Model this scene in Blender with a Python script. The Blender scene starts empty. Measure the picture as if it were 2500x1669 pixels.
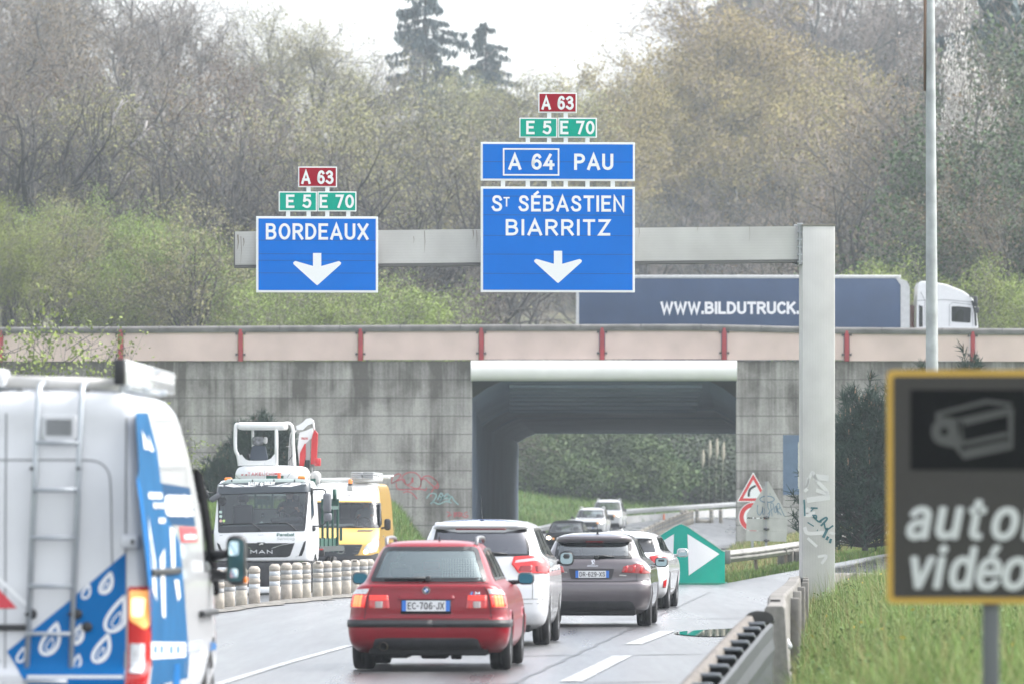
import bpy, bmesh, math, random
import numpy as np
from mathutils import Vector, Matrix

C = bpy.context.scene.collection
SC = bpy.context.scene
R = math.radians
rnd = random.Random(7)

# ------------------------------------------------------------------ camera, sky, sun, exposure
F = 15900.0                        # focal length in pixels of the 2500 wide photograph
CAMZ = 1.72
cam = bpy.data.cameras.new("camera")
cam.sensor_width = 36.0
cam.lens = F / 2500.0 * 36.0
cam.shift_y = (1261 - 834.5) / 2500.0
cam.clip_start = 1.0
cam.clip_end = 5000.0
cam.dof.use_dof = True
cam.dof.focus_distance = 116.0
cam.dof.aperture_fstop = 4.1
camo = bpy.data.objects.new("camera", cam)
camo.location = (0, 0, CAMZ)
camo.rotation_euler = (R(90), 0, 0)
C.objects.link(camo)
SC.camera = camo

SUN_EL, SUN_AZ = R(50), R(80)      # a veiled sun high on the right
world = bpy.data.worlds.new("World")
SC.world = world
world.use_nodes = True
nt = world.node_tree
nt.nodes.clear()
sky = nt.nodes.new("ShaderNodeTexSky")
sky.sky_type = 'NISHITA'
sky.sun_disc = False
sky.sun_elevation = SUN_EL
sky.sun_rotation = SUN_AZ
sky.air_density = 1.0
sky.dust_density = 4.0
sky.ozone_density = 1.0
hsv = nt.nodes.new("ShaderNodeHueSaturation")
hsv.inputs["Saturation"].default_value = 0.30
bg = nt.nodes.new("ShaderNodeBackground")
bg.inputs["Strength"].default_value = 0.15
wo = nt.nodes.new("ShaderNodeOutputWorld")
nt.links.new(sky.outputs[0], hsv.inputs["Color"])
nt.links.new(hsv.outputs[0], bg.inputs["Color"])
nt.links.new(bg.outputs[0], wo.inputs["Surface"])

sl = bpy.data.lights.new("sun", 'SUN')
sl.energy = 0.5
sl.angle = R(24)
sl.color = (1.0, 0.985, 0.96)
slo = bpy.data.objects.new("sun", sl)
slo.rotation_euler = (R(90) - SUN_EL, 0, R(180) - SUN_AZ)
C.objects.link(slo)

SC.view_settings.view_transform = 'Standard'
SC.view_settings.look = 'None'
SC.view_settings.exposure = 1.8
SC.view_settings.gamma = 1.0
SC.render.film_transparent = False
SC.cycles.volume_bounces = 1
SC.cycles.max_bounces = 8
SC.cycles.transparent_max_bounces = 24
SC.cycles.use_denoising = True

# ------------------------------------------------------------------ helpers
K = 1.06428 / F                    # radians per pixel of the 2349 wide view the photo was measured in
def PX(dx, D): return (dx - 1174.5) * K * D
def PZ(dy, D): return CAMZ - (dy - 1185.0) * K * D
def P(dx, dy, D): return Vector((PX(dx, D), D, PZ(dy, D)))

def sstep(a, b, x):
    t = np.clip((np.asarray(x, float) - a) / (b - a), 0, 1)
    return t * t * (3 - 2 * t)

class MB:
    """collects shapes; build() links them as one mesh object"""
    def __init__(s): s.v = []; s.f = []; s.m = []; s.s = []
    def add(s, verts, faces, mat=0, smooth=False):
        o = len(s.v)
        s.v.extend([tuple(p) for p in verts])
        for f in faces:
            s.f.append(tuple(i + o for i in f)); s.m.append(mat); s.s.append(smooth)
    def box(s, c, size, mat=0, r=0.0, seg=2, rot=None, smooth=None):
        bm = bmesh.new()
        bmesh.ops.create_cube(bm, size=1.0)
        bmesh.ops.scale(bm, vec=Vector(size), verts=bm.verts)
        if r > 0:
            bmesh.ops.bevel(bm, geom=list(bm.edges), offset=r, segments=seg, affect='EDGES', profile=0.5)
        M = Matrix.Translation(Vector(c))
        if rot is not None: M = M @ rot
        bm.verts.index_update()
        s.add([M @ v.co for v in bm.verts], [[v.index for v in f.verts] for f in bm.faces], mat, (r > 0) if smooth is None else smooth)
        bm.free()
    def tube(s, pts, r, n=8, mat=0, smooth=True, caps=True):
        pts = [Vector(p) for p in pts]
        rs = r if isinstance(r, (list, tuple)) else [r] * len(pts)
        vs = []; up = None
        for i, p in enumerate(pts):
            a = pts[max(0, i - 1)]; b = pts[min(len(pts) - 1, i + 1)]
            t = (b - a).normalized()
            if up is None:
                up = Vector((0, 0, 1)) if abs(t.z) < 0.9 else Vector((0, 1, 0))
            x = t.cross(up)
            if x.length < 1e-4: x = t.cross(Vector((1, 0, 0)))
            x.normalize(); y = x.cross(t).normalized(); up = y
            for k in range(n):
                w = 2 * math.pi * k / n
                vs.append(p + (x * math.cos(w) + y * math.sin(w)) * rs[i])
        fs = []
        for i in range(len(pts) - 1):
            for k in range(n):
                a = i * n + k; b = i * n + (k + 1) % n
                fs.append((a, b, b + n, a + n))
        if caps:
            fs.append(tuple(range(n - 1, -1, -1)))
            e = (len(pts) - 1) * n
            fs.append(tuple(e + k for k in range(n)))
        s.add(vs, fs, mat, smooth)
    def lathe(s, prof, n=24, mat=0, M=None, smooth=True, arc=2 * math.pi):
        """profile of (r, z) turned round z"""
        M = M or Matrix()
        vs = []; full = abs(arc - 2 * math.pi) < 1e-6
        nn = n if full else n + 1
        for (r, z) in prof:
            for k in range(nn):
                w = arc * k / n
                vs.append(M @ Vector((r * math.cos(w), r * math.sin(w), z)))
        fs = []
        for i in range(len(prof) - 1):
            for k in range(n):
                a = i * nn + k; b = i * nn + (k + 1) % nn
                fs.append((a, b, b + nn, a + nn))
        s.add(vs, fs, mat, smooth)
    def prism(s, poly, f, d0, d1, mat=0):
        """outline poly of (a, b); f(a, b, d) -> point; solid between depths d0 (front) and d1"""
        n = len(poly)
        vs = [f(a, b, d0) for a, b in poly] + [f(a, b, d1) for a, b in poly]
        fs = [tuple(range(n)), tuple(range(2 * n - 1, n - 1, -1))]
        for i in range(n):
            j = (i + 1) % n
            fs.append((i, i + n, j + n, j))
        s.add(vs, fs, mat, False)
    def grid(s, rows, mat=0, smooth=True):
        n = len(rows[0]); vs = [p for r in rows for p in r]; fs = []
        for i in range(len(rows) - 1):
            for k in range(n - 1):
                a = i * n + k
                fs.append((a, a + 1, a + 1 + n, a + n))
        s.add(vs, fs, mat, smooth)
    def build(s, name, mats, parent=None, bevel=0.0, weld=False):
        me = bpy.data.meshes.new(name)
        me.from_pydata(s.v, [], s.f)
        if not isinstance(mats, (list, tuple)): mats = [mats]
        for m in mats: me.materials.append(m)
        me.polygons.foreach_set("material_index", np.array(s.m, np.int32))
        me.polygons.foreach_set("use_smooth", np.array(s.s, bool))
        if weld or True:
            bm = bmesh.new(); bm.from_mesh(me)
            bmesh.ops.recalc_face_normals(bm, faces=bm.faces)
            bm.to_mesh(me); bm.free()
        me.update()
        o = bpy.data.objects.new(name, me)
        C.objects.link(o)
        if parent is not None: o.parent = parent
        if bevel > 0:
            b = o.modifiers.new("bevel", 'BEVEL'); b.width = bevel; b.segments = 2; b.limit_method = 'ANGLE'
        return o

def raw(name, V, Fa, mats, midx=None, smooth=False, parent=None):
    """mesh from numpy arrays (all faces with the same number of corners)"""
    me = bpy.data.meshes.new(name)
    V = np.asarray(V, np.float32); Fa = np.asarray(Fa, np.int32); k = Fa.shape[1]
    me.vertices.add(len(V)); me.vertices.foreach_set("co", V.ravel())
    me.loops.add(Fa.size); me.loops.foreach_set("vertex_index", Fa.ravel())
    me.polygons.add(len(Fa)); me.polygons.foreach_set("loop_start", np.arange(0, Fa.size, k, dtype=np.int32))
    for m in (mats if isinstance(mats, (list, tuple)) else [mats]): me.materials.append(m)
    if midx is not None: me.polygons.foreach_set("material_index", np.asarray(midx, np.int32))
    me.polygons.foreach_set("use_smooth", np.full(len(Fa), smooth))
    me.update(calc_edges=True)
    o = bpy.data.objects.new(name, me); C.objects.link(o)
    if parent is not None: o.parent = parent
    return o

def thing(name, label, cat, loc=(0, 0, 0), rz=0.0, group=None):
    o = bpy.data.objects.new(name, None); C.objects.link(o)
    o.empty_display_size = 0.2
    o.location = loc; o.rotation_euler = (0, 0, rz)
    o["label"] = label; o["category"] = cat
    if group: o["group"] = group
    return o
def tag(o, label=None, cat=None, group=None, kind=None):
    if label: o["label"] = label
    if cat: o["category"] = cat
    if group: o["group"] = group
    if kind: o["kind"] = kind
    return o
def kids(o): return [c for c in bpy.data.objects if c.parent == o]
def dup(o, loc, rz=0.0, label=None, scale=None, rx=0.0, ry=0.0):
    r = o.copy(); C.objects.link(r)
    r.location = loc; r.rotation_euler = (rx, ry, rz)
    if scale is not None: r.scale = scale
    if label: r["label"] = label
    for ch in KIDS.get(o.name) or KIDS.setdefault(o.name, kids(o)):
        c = ch.copy(); C.objects.link(c); c.parent = r
    return r
KIDS = {}

# ------------------------------------------------------------------ materials
MATS = {}
def mat(name, col=(0.5, 0.5, 0.5), rough=0.5, metal=0.0, spec=0.5, coat=0.0, var=0.0, vscale=6.0, bump=0.0, bscale=40.0, emit=None, estr=0.0, rvar=0.0, objrand=0.0, dirt=None):
    if name in MATS: return MATS[name]
    m = bpy.data.materials.new(name); m.use_nodes = True
    N = m.node_tree.nodes; L = m.node_tree.links
    b = N["Principled BSDF"]
    b.inputs["Base Color"].default_value = (*col, 1)
    b.inputs["Roughness"].default_value = rough
    b.inputs["Metallic"].default_value = metal
    b.inputs["Specular IOR Level"].default_value = spec
    b.inputs["Coat Weight"].default_value = coat
    b.inputs["Coat Roughness"].default_value = 0.06
    tc = N.new("ShaderNodeTexCoord")
    last = None
    if var > 0:
        no = N.new("ShaderNodeTexNoise"); no.inputs["Scale"].default_value = vscale; no.inputs["Detail"].default_value = 6
        L.new(tc.outputs["Object"], no.inputs["Vector"])
        mr = N.new("ShaderNodeMapRange"); mr.inputs[1].default_value = 0.3; mr.inputs[2].default_value = 0.7
        mr.inputs[3].default_value = 1 - var; mr.inputs[4].default_value = 1 + var
        L.new(no.outputs["Fac"], mr.inputs[0])
        hs = N.new("ShaderNodeHueSaturation"); hs.inputs["Color"].default_value = (*col, 1)
        L.new(mr.outputs[0], hs.inputs["Value"]); last = hs
        if rvar > 0:
            m2 = N.new("ShaderNodeMapRange"); m2.inputs[1].default_value = 0.3; m2.inputs[2].default_value = 0.7
            m2.inputs[3].default_value = max(0.02, rough - rvar); m2.inputs[4].default_value = rough + rvar
            L.new(no.outputs["Fac"], m2.inputs[0]); L.new(m2.outputs[0], b.inputs["Roughness"])
    if objrand > 0:
        oi = N.new("ShaderNodeObjectInfo")
        mr = N.new("ShaderNodeMapRange"); mr.inputs[3].default_value = 1 - objrand; mr.inputs[4].default_value = 1 + objrand
        L.new(oi.outputs["Random"], mr.inputs[0])
        hs = N.new("ShaderNodeHueSaturation")
        if last: L.new(last.outputs[0], hs.inputs["Color"])
        else: hs.inputs["Color"].default_value = (*col, 1)
        L.new(mr.outputs[0], hs.inputs["Value"])
        m3 = N.new("ShaderNodeMath"); m3.operation = 'MULTIPLY_ADD'; m3.inputs[1].default_value = 0.04 * objrand / 0.2; m3.inputs[2].default_value = 0.5 - 0.02 * objrand / 0.2
        L.new(oi.outputs["Random"], m3.inputs[0]); L.new(m3.outputs[0], hs.inputs["Hue"])
        last = hs
    if dirt:
        # road film that stays low on the body
        se = N.new("ShaderNodeSeparateXYZ"); L.new(tc.outputs["Object"], se.inputs[0])
        no = N.new("ShaderNodeTexNoise"); no.inputs["Scale"].default_value = 5.0; no.inputs["Detail"].default_value = 8
        L.new(tc.outputs["Object"], no.inputs["Vector"])
        ma = N.new("ShaderNodeMath"); ma.operation = 'MULTIPLY_ADD'; ma.inputs[1].default_value = 0.5; L.new(no.outputs["Fac"], ma.inputs[0])
        L.new(se.outputs["Z"], ma.inputs[2])
        mr = N.new("ShaderNodeMapRange"); mr.inputs[1].default_value = dirt[1] + 0.25; mr.inputs[2].default_value = dirt[1] - 0.25; mr.inputs[3].default_value = 0; mr.inputs[4].default_value = dirt[2]
        L.new(ma.outputs[0], mr.inputs[0])
        mx = N.new("ShaderNodeMix"); mx.data_type = 'RGBA'
        L.new(mr.outputs[0], mx.inputs[0])
        if last: L.new(last.outputs[0], mx.inputs[6])
        else: mx.inputs[6].default_value = (*col, 1)
        mx.inputs[7].default_value = (*dirt[0], 1)
        L.new(mx.outputs[2], b.inputs["Base Color"])
    elif last: L.new(last.outputs[0], b.inputs["Base Color"])
    if bump > 0:
        no = N.new("ShaderNodeTexNoise"); no.inputs["Scale"].default_value = bscale; no.inputs["Detail"].default_value = 4
        L.new(tc.outputs["Object"], no.inputs["Vector"])
        bp = N.new("ShaderNodeBump"); bp.inputs["Strength"].default_value = bump; bp.inputs["Distance"].default_value = 0.02
        L.new(no.outputs["Fac"], bp.inputs["Height"]); L.new(bp.outputs[0], b.inputs["Normal"])
    if emit:
        b.inputs["Emission Color"].default_value = (*emit, 1); b.inputs["Emission Strength"].default_value = estr
    MATS[name] = m
    return m

def glass_mat(name, tint, refl=(0.95, 0.98, 1.0), ior=1.55, rough=0.02):
    m = bpy.data.materials.new(name); m.use_nodes = True
    N = m.node_tree.nodes; L = m.node_tree.links; N.clear()
    out = N.new("ShaderNodeOutputMaterial"); mx = N.new("ShaderNodeMixShader"); fr = N.new("ShaderNodeFresnel")
    fr.inputs["IOR"].default_value = ior
    tr = N.new("ShaderNodeBsdfTransparent"); tr.inputs["Color"].default_value = (*tint, 1)
    gl = N.new("ShaderNodeBsdfGlossy"); gl.inputs["Color"].default_value = (*refl, 1); gl.inputs["Roughness"].default_value = rough
    L.new(fr.outputs[0], mx.inputs[0]); L.new(tr.outputs[0], mx.inputs[1]); L.new(gl.outputs[0], mx.inputs[2]); L.new(mx.outputs[0], out.inputs["Surface"])
    MATS[name] = m
    return m

WHITE = mat("white_sign_film", (0.80, 0.81, 0.82), 0.45)
BLACKP = mat("black_plastic", (0.02, 0.021, 0.023), 0.45, var=0.2, vscale=20)
RUBBER = mat("tyre_rubber", (0.014, 0.014, 0.015), 0.65, var=0.3, vscale=25)
RIM = mat("alloy_rim", (0.42, 0.43, 0.45), 0.3, metal=0.9, var=0.1)
CHROME = mat("chrome", (0.75, 0.76, 0.78), 0.12, metal=1.0)
GALV = mat("galvanised_steel", (0.36, 0.375, 0.39), 0.5, metal=0.35, var=0.22, vscale=4, bump=0.1)
UNDER = mat("underbody_black", (0.012, 0.012, 0.013), 0.7)
SEATM = mat("seat_cloth", (0.035, 0.036, 0.04), 0.9)
GLASS = glass_mat("car_glass", (0.30, 0.36, 0.36))
GLASS_DK = glass_mat("privacy_glass", (0.06, 0.07, 0.075))
GLASS_LT = glass_mat("clear_windscreen", (0.62, 0.68, 0.67))
FRIT = mat("window_black_edge", (0.012, 0.013, 0.015), 0.18)
MIRROR = mat("mirror_glass", (0.24, 0.30, 0.30), 0.05, metal=1.0)
LAMPRED = mat("lamp_red_lens", (0.42, 0.012, 0.015), 0.15, coat=0.6, emit=(1, 0.03, 0.02), estr=0.03)
LAMPLIT = mat("brake_lamp_lit", (0.6, 0.03, 0.02), 0.2, coat=0.6, emit=(1.0, 0.06, 0.04), estr=.22)
LAMPHOT = mat("brake_lamp_core", (0.8, 0.2, 0.08), 0.2, emit=(1.0, 0.24, 0.08), estr=.45)
LAMPCLR = mat("lamp_clear_lens", (0.62, 0.64, 0.66), 0.12, spec=0.8, coat=0.6, var=0.2, vscale=30)
HEADLIT = mat("headlamp_lit", (0.9, 0.88, 0.8), 0.2, emit=(1.0, 0.86, 0.62), estr=2.2)
AMBER = mat("amber_lens", (0.75, 0.20, 0.02), 0.2, coat=0.5, emit=(1.0, 0.30, 0.03), estr=0.06)
PLATE = mat("plate_white", (0.70, 0.71, 0.72), 0.4)
PLATEBLUE = mat("plate_blue", (0.03, 0.16, 0.55), 0.4)
PLATETXT = mat("plate_black_lettering", (0.015, 0.015, 0.02), 0.5)

# ------------------------------------------------------------------ lettering
_TX = {}
try:                                # Blender's own bundled sans serif, if it is there
    import os
    SANS = bpy.data.fonts.load(os.path.join(bpy.utils.system_resource('DATAFILES'), "fonts", "Inter.woff2"))
except Exception:
    SANS = None
def text2d(body, cap=1.0, width=None, bold=0.0, space=1.0, shear=0.0, align='CENTER'):
    """lettering as flat triangles: (list of (a, b, lift), faces); baseline at b=0; bold letters are thickened by a few shifted layers"""
    if shear == 0 and all(c in "ABCDEÉHIJKLMNOPRSTUVWXYZ0123456789-. " for c in body): return stroke_text(body, cap, width, .105 + 4.6 * bold, space, align)
    key = (body, space, shear)
    if key not in _TX:
        def mk(t):
            cu = bpy.data.curves.new("lettering", 'FONT'); cu.body = t; cu.space_character = space; cu.shear = shear
            cu.resolution_u = 3
            if SANS: cu.font = SANS
            ob = bpy.data.objects.new("lettering", cu); C.objects.link(ob)
            bpy.context.view_layer.update()
            me = bpy.data.meshes.new_from_object(ob.evaluated_get(bpy.context.evaluated_depsgraph_get()))
            vs = [(v.co.x, v.co.y) for v in me.vertices]; fs = [tuple(p.vertices) for p in me.polygons]
            bpy.data.objects.remove(ob); bpy.data.meshes.remove(me); bpy.data.curves.remove(cu)
            return vs, fs
        h, _ = mk("H"); ch = max(y for x, y in h) - min(y for x, y in h)
        _TX[key] = (*mk(body), ch, min(y for x, y in h))
    vs, fs, ch, y0 = _TX[key]
    k = cap / ch; d = bold * 1.6 * ch
    xs = [x for x, y in vs]; x0, x1 = min(xs) - d, max(xs) + d
    kx = k if width is None else width / (x1 - x0)
    sh = {'CENTER': (x0 + x1) / 2, 'LEFT': x0, 'RIGHT': x1}[align]
    offs = [(0, 0)] + ([(d * math.cos(a) * (k / kx if kx < k else 1), d * .8 * math.sin(a)) for a in np.linspace(0, 2 * math.pi, 9)[:-1]] if bold > 0 else [])
    V = []; Fs = []
    for n, (ox, oy) in enumerate(offs):
        o = len(V); V += [((x + ox - sh) * kx, (y + oy - y0) * k, .0002 * n) for x, y in vs]; Fs += [tuple(i + o for i in f) for f in fs]
    return V, Fs
def _arc(cx, cy, rx, ry, a0, a1, n=9):
    return [(cx + rx * math.cos(R(a0 + (a1 - a0) * k / n)), cy + ry * math.sin(R(a0 + (a1 - a0) * k / n))) for k in range(n + 1)]
def _cv(*p): return curve_pts(list(p), 4)
def glyphs():
    """uniform-stroke capitals and figures as on French road signs: advance width and centre lines in a box of height 1"""
    v = lambda x: [(x, 0), (x, 1)]
    S_ = _cv((.52, .80), (.44, .95), (.28, 1), (.12, .96), (.04, .8), (.1, .63), (.28, .53), (.46, .42), (.54, .24), (.46, .06), (.28, 0), (.1, .04), (.0, .2))
    E_ = [[(.5, 1), (0, 1), (0, 0), (.5, 0)], [(0, .52), (.42, .52)]]
    P_ = [v(0), [(0, 1), (.29, 1)] + _arc(.29, .74, .27, .26, 80, -80, 8) + [(.29, .48), (0, .48)]]
    six = _cv((.49, .87), (.42, .97), (.28, 1), (.12, .86), (.03, .5), (.06, .16), (.27, 0), (.47, .1), (.53, .3), (.45, .5), (.28, .58), (.10, .48), (.04, .36))
    return {"A": (.70, [[(0, 0), (.35, 1), (.70, 0)], [(.11, .28), (.59, .28)]]), "B": (.58, [v(0), [(0, 1), (.30, 1)] + _arc(.30, .765, .22, .235, 80, -80, 8) + [(.30, .53), (0, .53)], [(.3, .53)] + _arc(.31, .265, .27, .265, 85, -80, 8) + [(.31, 0), (0, 0)]]),
        "C": (.56, [_arc(.33, .5, .33, .5, 48, 312, 18)]), "D": (.60, [v(0), [(0, 1), (.2, 1)] + _arc(.2, .5, .40, .5, 80, -80, 14) + [(.2, 0), (0, 0)]]), "E": (.5, E_), "É": (.5, E_ + [[(.18, 1.17), (.36, 1.32)]]), "H": (.6, [v(0), v(.6), [(0, .52), (.6, .52)]]), "I": (0, [v(0)]),
        "J": (.42, [[(.42, 1), (.42, .24)] + _arc(.21, .22, .21, .22, -10, -180, 8)]), "K": (.58, [v(0), [(.54, 1), (.03, .42)], [(.2, .6), (.58, 0)]]), "L": (.46, [[(0, 1), (0, 0), (.46, 0)]]), "M": (.74, [[(0, 0), (0, 1), (.37, .3), (.74, 1), (.74, 0)]]), "N": (.60, [[(0, 0), (0, 1), (.60, 0), (.60, 1)]]),
        "O": (.66, [_arc(.33, .5, .33, .5, 90, 450, 26)]), "P": (.56, P_), "R": (.58, P_ + [[(.28, .48), (.58, 0)]]), "S": (.54, [S_]), "T": (.56, [[(0, 1), (.56, 1)], v(.28)]), "U": (.58, [[(0, 1), (0, .3)] + _arc(.29, .29, .29, .29, 190, 350, 9) + [(.58, .3), (.58, 1)]]),
        "V": (.64, [[(0, 1), (.32, 0), (.64, 1)]]), "W": (.9, [[(0, 1), (.22, 0), (.45, .9), (.68, 0), (.9, 1)]]), "X": (.6, [[(0, 0), (.6, 1)], [(0, 1), (.6, 0)]]), "Z": (.54, [[(0, 1), (.54, 1), (0, 0), (.54, 0)]]), "Y": (.6, [[(0, 1), (.3, .45), (.6, 1)], [(.3, .45), (.3, 0)]]),
        "0": (.56, [_arc(.28, .5, .28, .5, 90, 450, 24)]), "2": (.54, [_cv((.03, .78), (.1, .95), (.28, 1), (.46, .92), (.5, .72), (.36, .44), (.02, 0)), [(.02, 0), (.54, 0)]]), "3": (.54, [_cv((.03, .86), (.24, 1), (.46, .88), (.46, .66), (.22, .54)), _cv((.22, .54), (.46, .46), (.54, .24), (.42, .04), (.22, 0), (.0, .14))]),
        "4": (.56, [[(.36, 1), (0, .27), (.56, .27)], [(.41, .52), (.41, 0)]]), "5": (.52, [[(.48, 1), (.08, 1), (.05, .56)], _cv((.05, .56), (.26, .64), (.46, .54), (.52, .32), (.42, .06), (.22, 0), (.0, .12))]), "6": (.53, [six]), "7": (.50, [[(0, 1), (.50, 1), (.17, 0)]]), "9": (.53, [[(.53 - x, 1 - y) for x, y in six]]),
        "8": (.52, [_arc(.26, .76, .22, .24, 90, 450, 16), _arc(.26, .27, .26, .27, 90, 450, 16)]), "1": (.2, [[(0, .8), (.2, 1), (.2, 0)]]), "-": (.22, [[(0, .47), (.22, .47)]]), ".": (.0, [[(0, 0), (0, .07)]]), " ": (.22, [])}
_GL = {}
def stroke_text(body, cap, width, weight, space, align):
    if not _GL: _GL.update(glyphs())
    w = weight * cap; gap = .17 + .16 * space; x = 0; items = []
    for ch in body:
        a, st = _GL[ch]; items.append((x, st)); x += a + gap
    tot = x - gap; kx = (cap - w) if width is None else (width - w) / tot; ky = cap - w
    W = tot * kx + w; x0 = {'CENTER': -W / 2, 'LEFT': 0, 'RIGHT': -W}[align] + w / 2
    V = []; Fs = []; n = 0
    for gx_, st in items:
        for pts in st:
            q = [(x0 + (gx_ + a) * kx, w / 2 + b * ky) for a, b in pts]; m = len(q); closed = m > 4 and abs(q[0][0] - q[-1][0]) + abs(q[0][1] - q[-1][1]) < 1e-6
            if closed: q = q[:-1]; m -= 1
            Lf = []; Rt = []
            for i in range(m):
                a = q[i - 1] if (closed or i) else None; b = q[(i + 1) % m] if (closed or i < m - 1) else None
                d1 = np.array(q[i]) - np.array(a) if a else None; d2 = np.array(b) - np.array(q[i]) if b else None
                if d1 is None: d1 = d2
                if d2 is None: d2 = d1
                d1 = d1 / np.linalg.norm(d1); d2 = d2 / np.linalg.norm(d2); n1 = np.array((-d1[1], d1[0])); n2 = np.array((-d2[1], d2[0])); nn = n1 + n2; ln = np.linalg.norm(nn); nn = nn / ln if ln > .1 else n1
                k = 1 / max(.42, float(nn @ n1)); e = np.zeros(2)
                if a is None: e = -d1 * w * .5
                elif b is None: e = d1 * w * .5
                Lf.append(np.array(q[i]) + e + nn * k * w / 2); Rt.append(np.array(q[i]) + e - nn * k * w / 2)
            o = len(V); V += [(*p, .0002 * (n % 9)) for p in Lf] + [(*p, .0002 * (n % 9)) for p in Rt]; n += 1
            Fs += [(o + i, o + (i + 1) % m, o + (i + 1) % m + m, o + i + m) for i in range(m if closed else m - 1)]
    return V, Fs
def put_text(mb, f, body, a, b, cap, width=None, mat=0, off=0.004, **kw):
    vs, fs = text2d(body, cap, width, **kw)
    mb.add([f(a + x, b + y, off + l) for x, y, l in vs], fs, mat)
def plane(o=(0, 0, 0), y=0.0):
    """facing the camera: (a, b, off) -> (a, y - off, b)"""
    return lambda a, b, off=0.0: Vector((o[0] + a, o[1] + y - off, o[2] + b))
def stroke(mb, f, pts, w, mat=0, off=0.004, closed=False):
    """a flat painted line along points (a, b)"""
    n = len(pts); L = []; Rr = []
    for i in range(n):
        a = pts[(i - 1) % n] if closed else pts[max(0, i - 1)]
        b = pts[(i + 1) % n] if closed else pts[min(n - 1, i + 1)]
        dx, dy = b[0] - a[0], b[1] - a[1]; d = math.hypot(dx, dy) or 1
        ww = w[i] if isinstance(w, (list, tuple)) else w
        nx, ny = -dy / d * ww / 2, dx / d * ww / 2
        L.append((pts[i][0] + nx, pts[i][1] + ny)); Rr.append((pts[i][0] - nx, pts[i][1] - ny))
    vs = [f(a, b, off) for a, b in L] + [f(a, b, off) for a, b in Rr]
    fs = [(i, (i + 1) % n, (i + 1) % n + n, i + n) for i in range(n if closed else n - 1)]
    mb.add(vs, fs, mat)
def flat(mb, f, poly, mat=0, off=0.004):
    mb.add([f(a, b, off) for a, b in poly], [tuple(range(len(poly)))], mat)
def curve_pts(pts, n=6, closed=False):
    """Catmull-Rom through 2D or 3D points"""
    out = []; m = len(pts); P_ = [np.array(p, float) for p in pts]
    for i in range(m if closed else m - 1):
        p0 = P_[(i - 1) % m] if closed or i > 0 else 2 * P_[0] - P_[1]
        p1 = P_[i]; p2 = P_[(i + 1) % m]
        p3 = P_[(i + 2) % m] if closed or i + 2 < m else 2 * P_[-1] - P_[-2]
        for k in range(n):
            t = k / n
            out.append(tuple(0.5 * ((2 * p1) + (-p0 + p2) * t + (2 * p0 - 5 * p1 + 4 * p2 - p3) * t * t + (-p0 + 3 * p1 - 3 * p2 + p3) * t ** 3)))
    if not closed: out.append(tuple(P_[-1]))
    return out
def rpoly(pts, r=0.03, n=4):
    """outline with rounded corners"""
    out = []; m = len(pts)
    for i in range(m):
        p = np.array(pts[i], float); a = np.array(pts[i - 1], float); b = np.array(pts[(i + 1) % m], float)
        rr = r[i] if isinstance(r, (list, tuple)) else r
        da, db = np.linalg.norm(a - p), np.linalg.norm(b - p)
        k = min(rr, da * 0.45, db * 0.45)
        if k < 1e-5: out.append(tuple(p)); continue
        pa = p + (a - p) / da * k; pb = p + (b - p) / db * k
        for j in range(n + 1):
            t = j / n
            out.append(tuple((1 - t) ** 2 * pa + 2 * t * (1 - t) * p + t * t * pb))
    return out
def inset(pts, d):
    """shift an outline inward by d"""
    m = len(pts); A = sum(pts[i][0] * pts[(i + 1) % m][1] - pts[(i + 1) % m][0] * pts[i][1] for i in range(m))
    sg = 1 if A > 0 else -1; out = []
    for i in range(m):
        p = np.array(pts[i], float); a = p - np.array(pts[i - 1], float); b = np.array(pts[(i + 1) % m], float) - p
        la, lb = np.linalg.norm(a), np.linalg.norm(b)
        if la < 1e-9: a = b; la = lb
        if lb < 1e-9: b = a; lb = la
        na = np.array((-a[1], a[0])) / la; nb = np.array((-b[1], b[0])) / lb
        q = na + nb; q /= max(1e-6, np.linalg.norm(q))
        q = q / max(0.45, float(q @ na))
        out.append(tuple(p + sg * d * q))
    return out
def inside(poly, x, y):
    c = False; n = len(poly); j = n - 1
    for i in range(n):
        xi, yi = poly[i]; xj, yj = poly[j]
        if (yi > y) != (yj > y) and x < (xj - xi) * (y - yi) / (yj - yi) + xi: c = not c
        j = i
    return c
# ------------------------------------------------------------------ vehicle bodies: stacked plan outlines
def pchip(xs, ys):
    xs = np.array(xs, float); ys = np.array(ys, float); h = np.diff(xs); d = np.diff(ys) / h; m = np.zeros(len(xs))
    for i in range(1, len(xs) - 1):
        if d[i - 1] * d[i] > 0:
            w1 = 2 * h[i] + h[i - 1]; w2 = h[i] + 2 * h[i - 1]; m[i] = (w1 + w2) / (w1 / d[i - 1] + w2 / d[i])
    m[0], m[-1] = d[0], d[-1]
    def f(x):
        x = min(max(x, xs[0]), xs[-1]); i = min(len(xs) - 2, max(0, int(np.searchsorted(xs, x) - 1)))
        t = (x - xs[i]) / h[i]
        return ((2 * t ** 3 - 3 * t * t + 1) * ys[i] + (t ** 3 - 2 * t * t + t) * h[i] * m[i] + (-2 * t ** 3 + 3 * t * t) * ys[i + 1] + (t ** 3 - t * t) * h[i] * m[i + 1])
    return f

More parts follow.
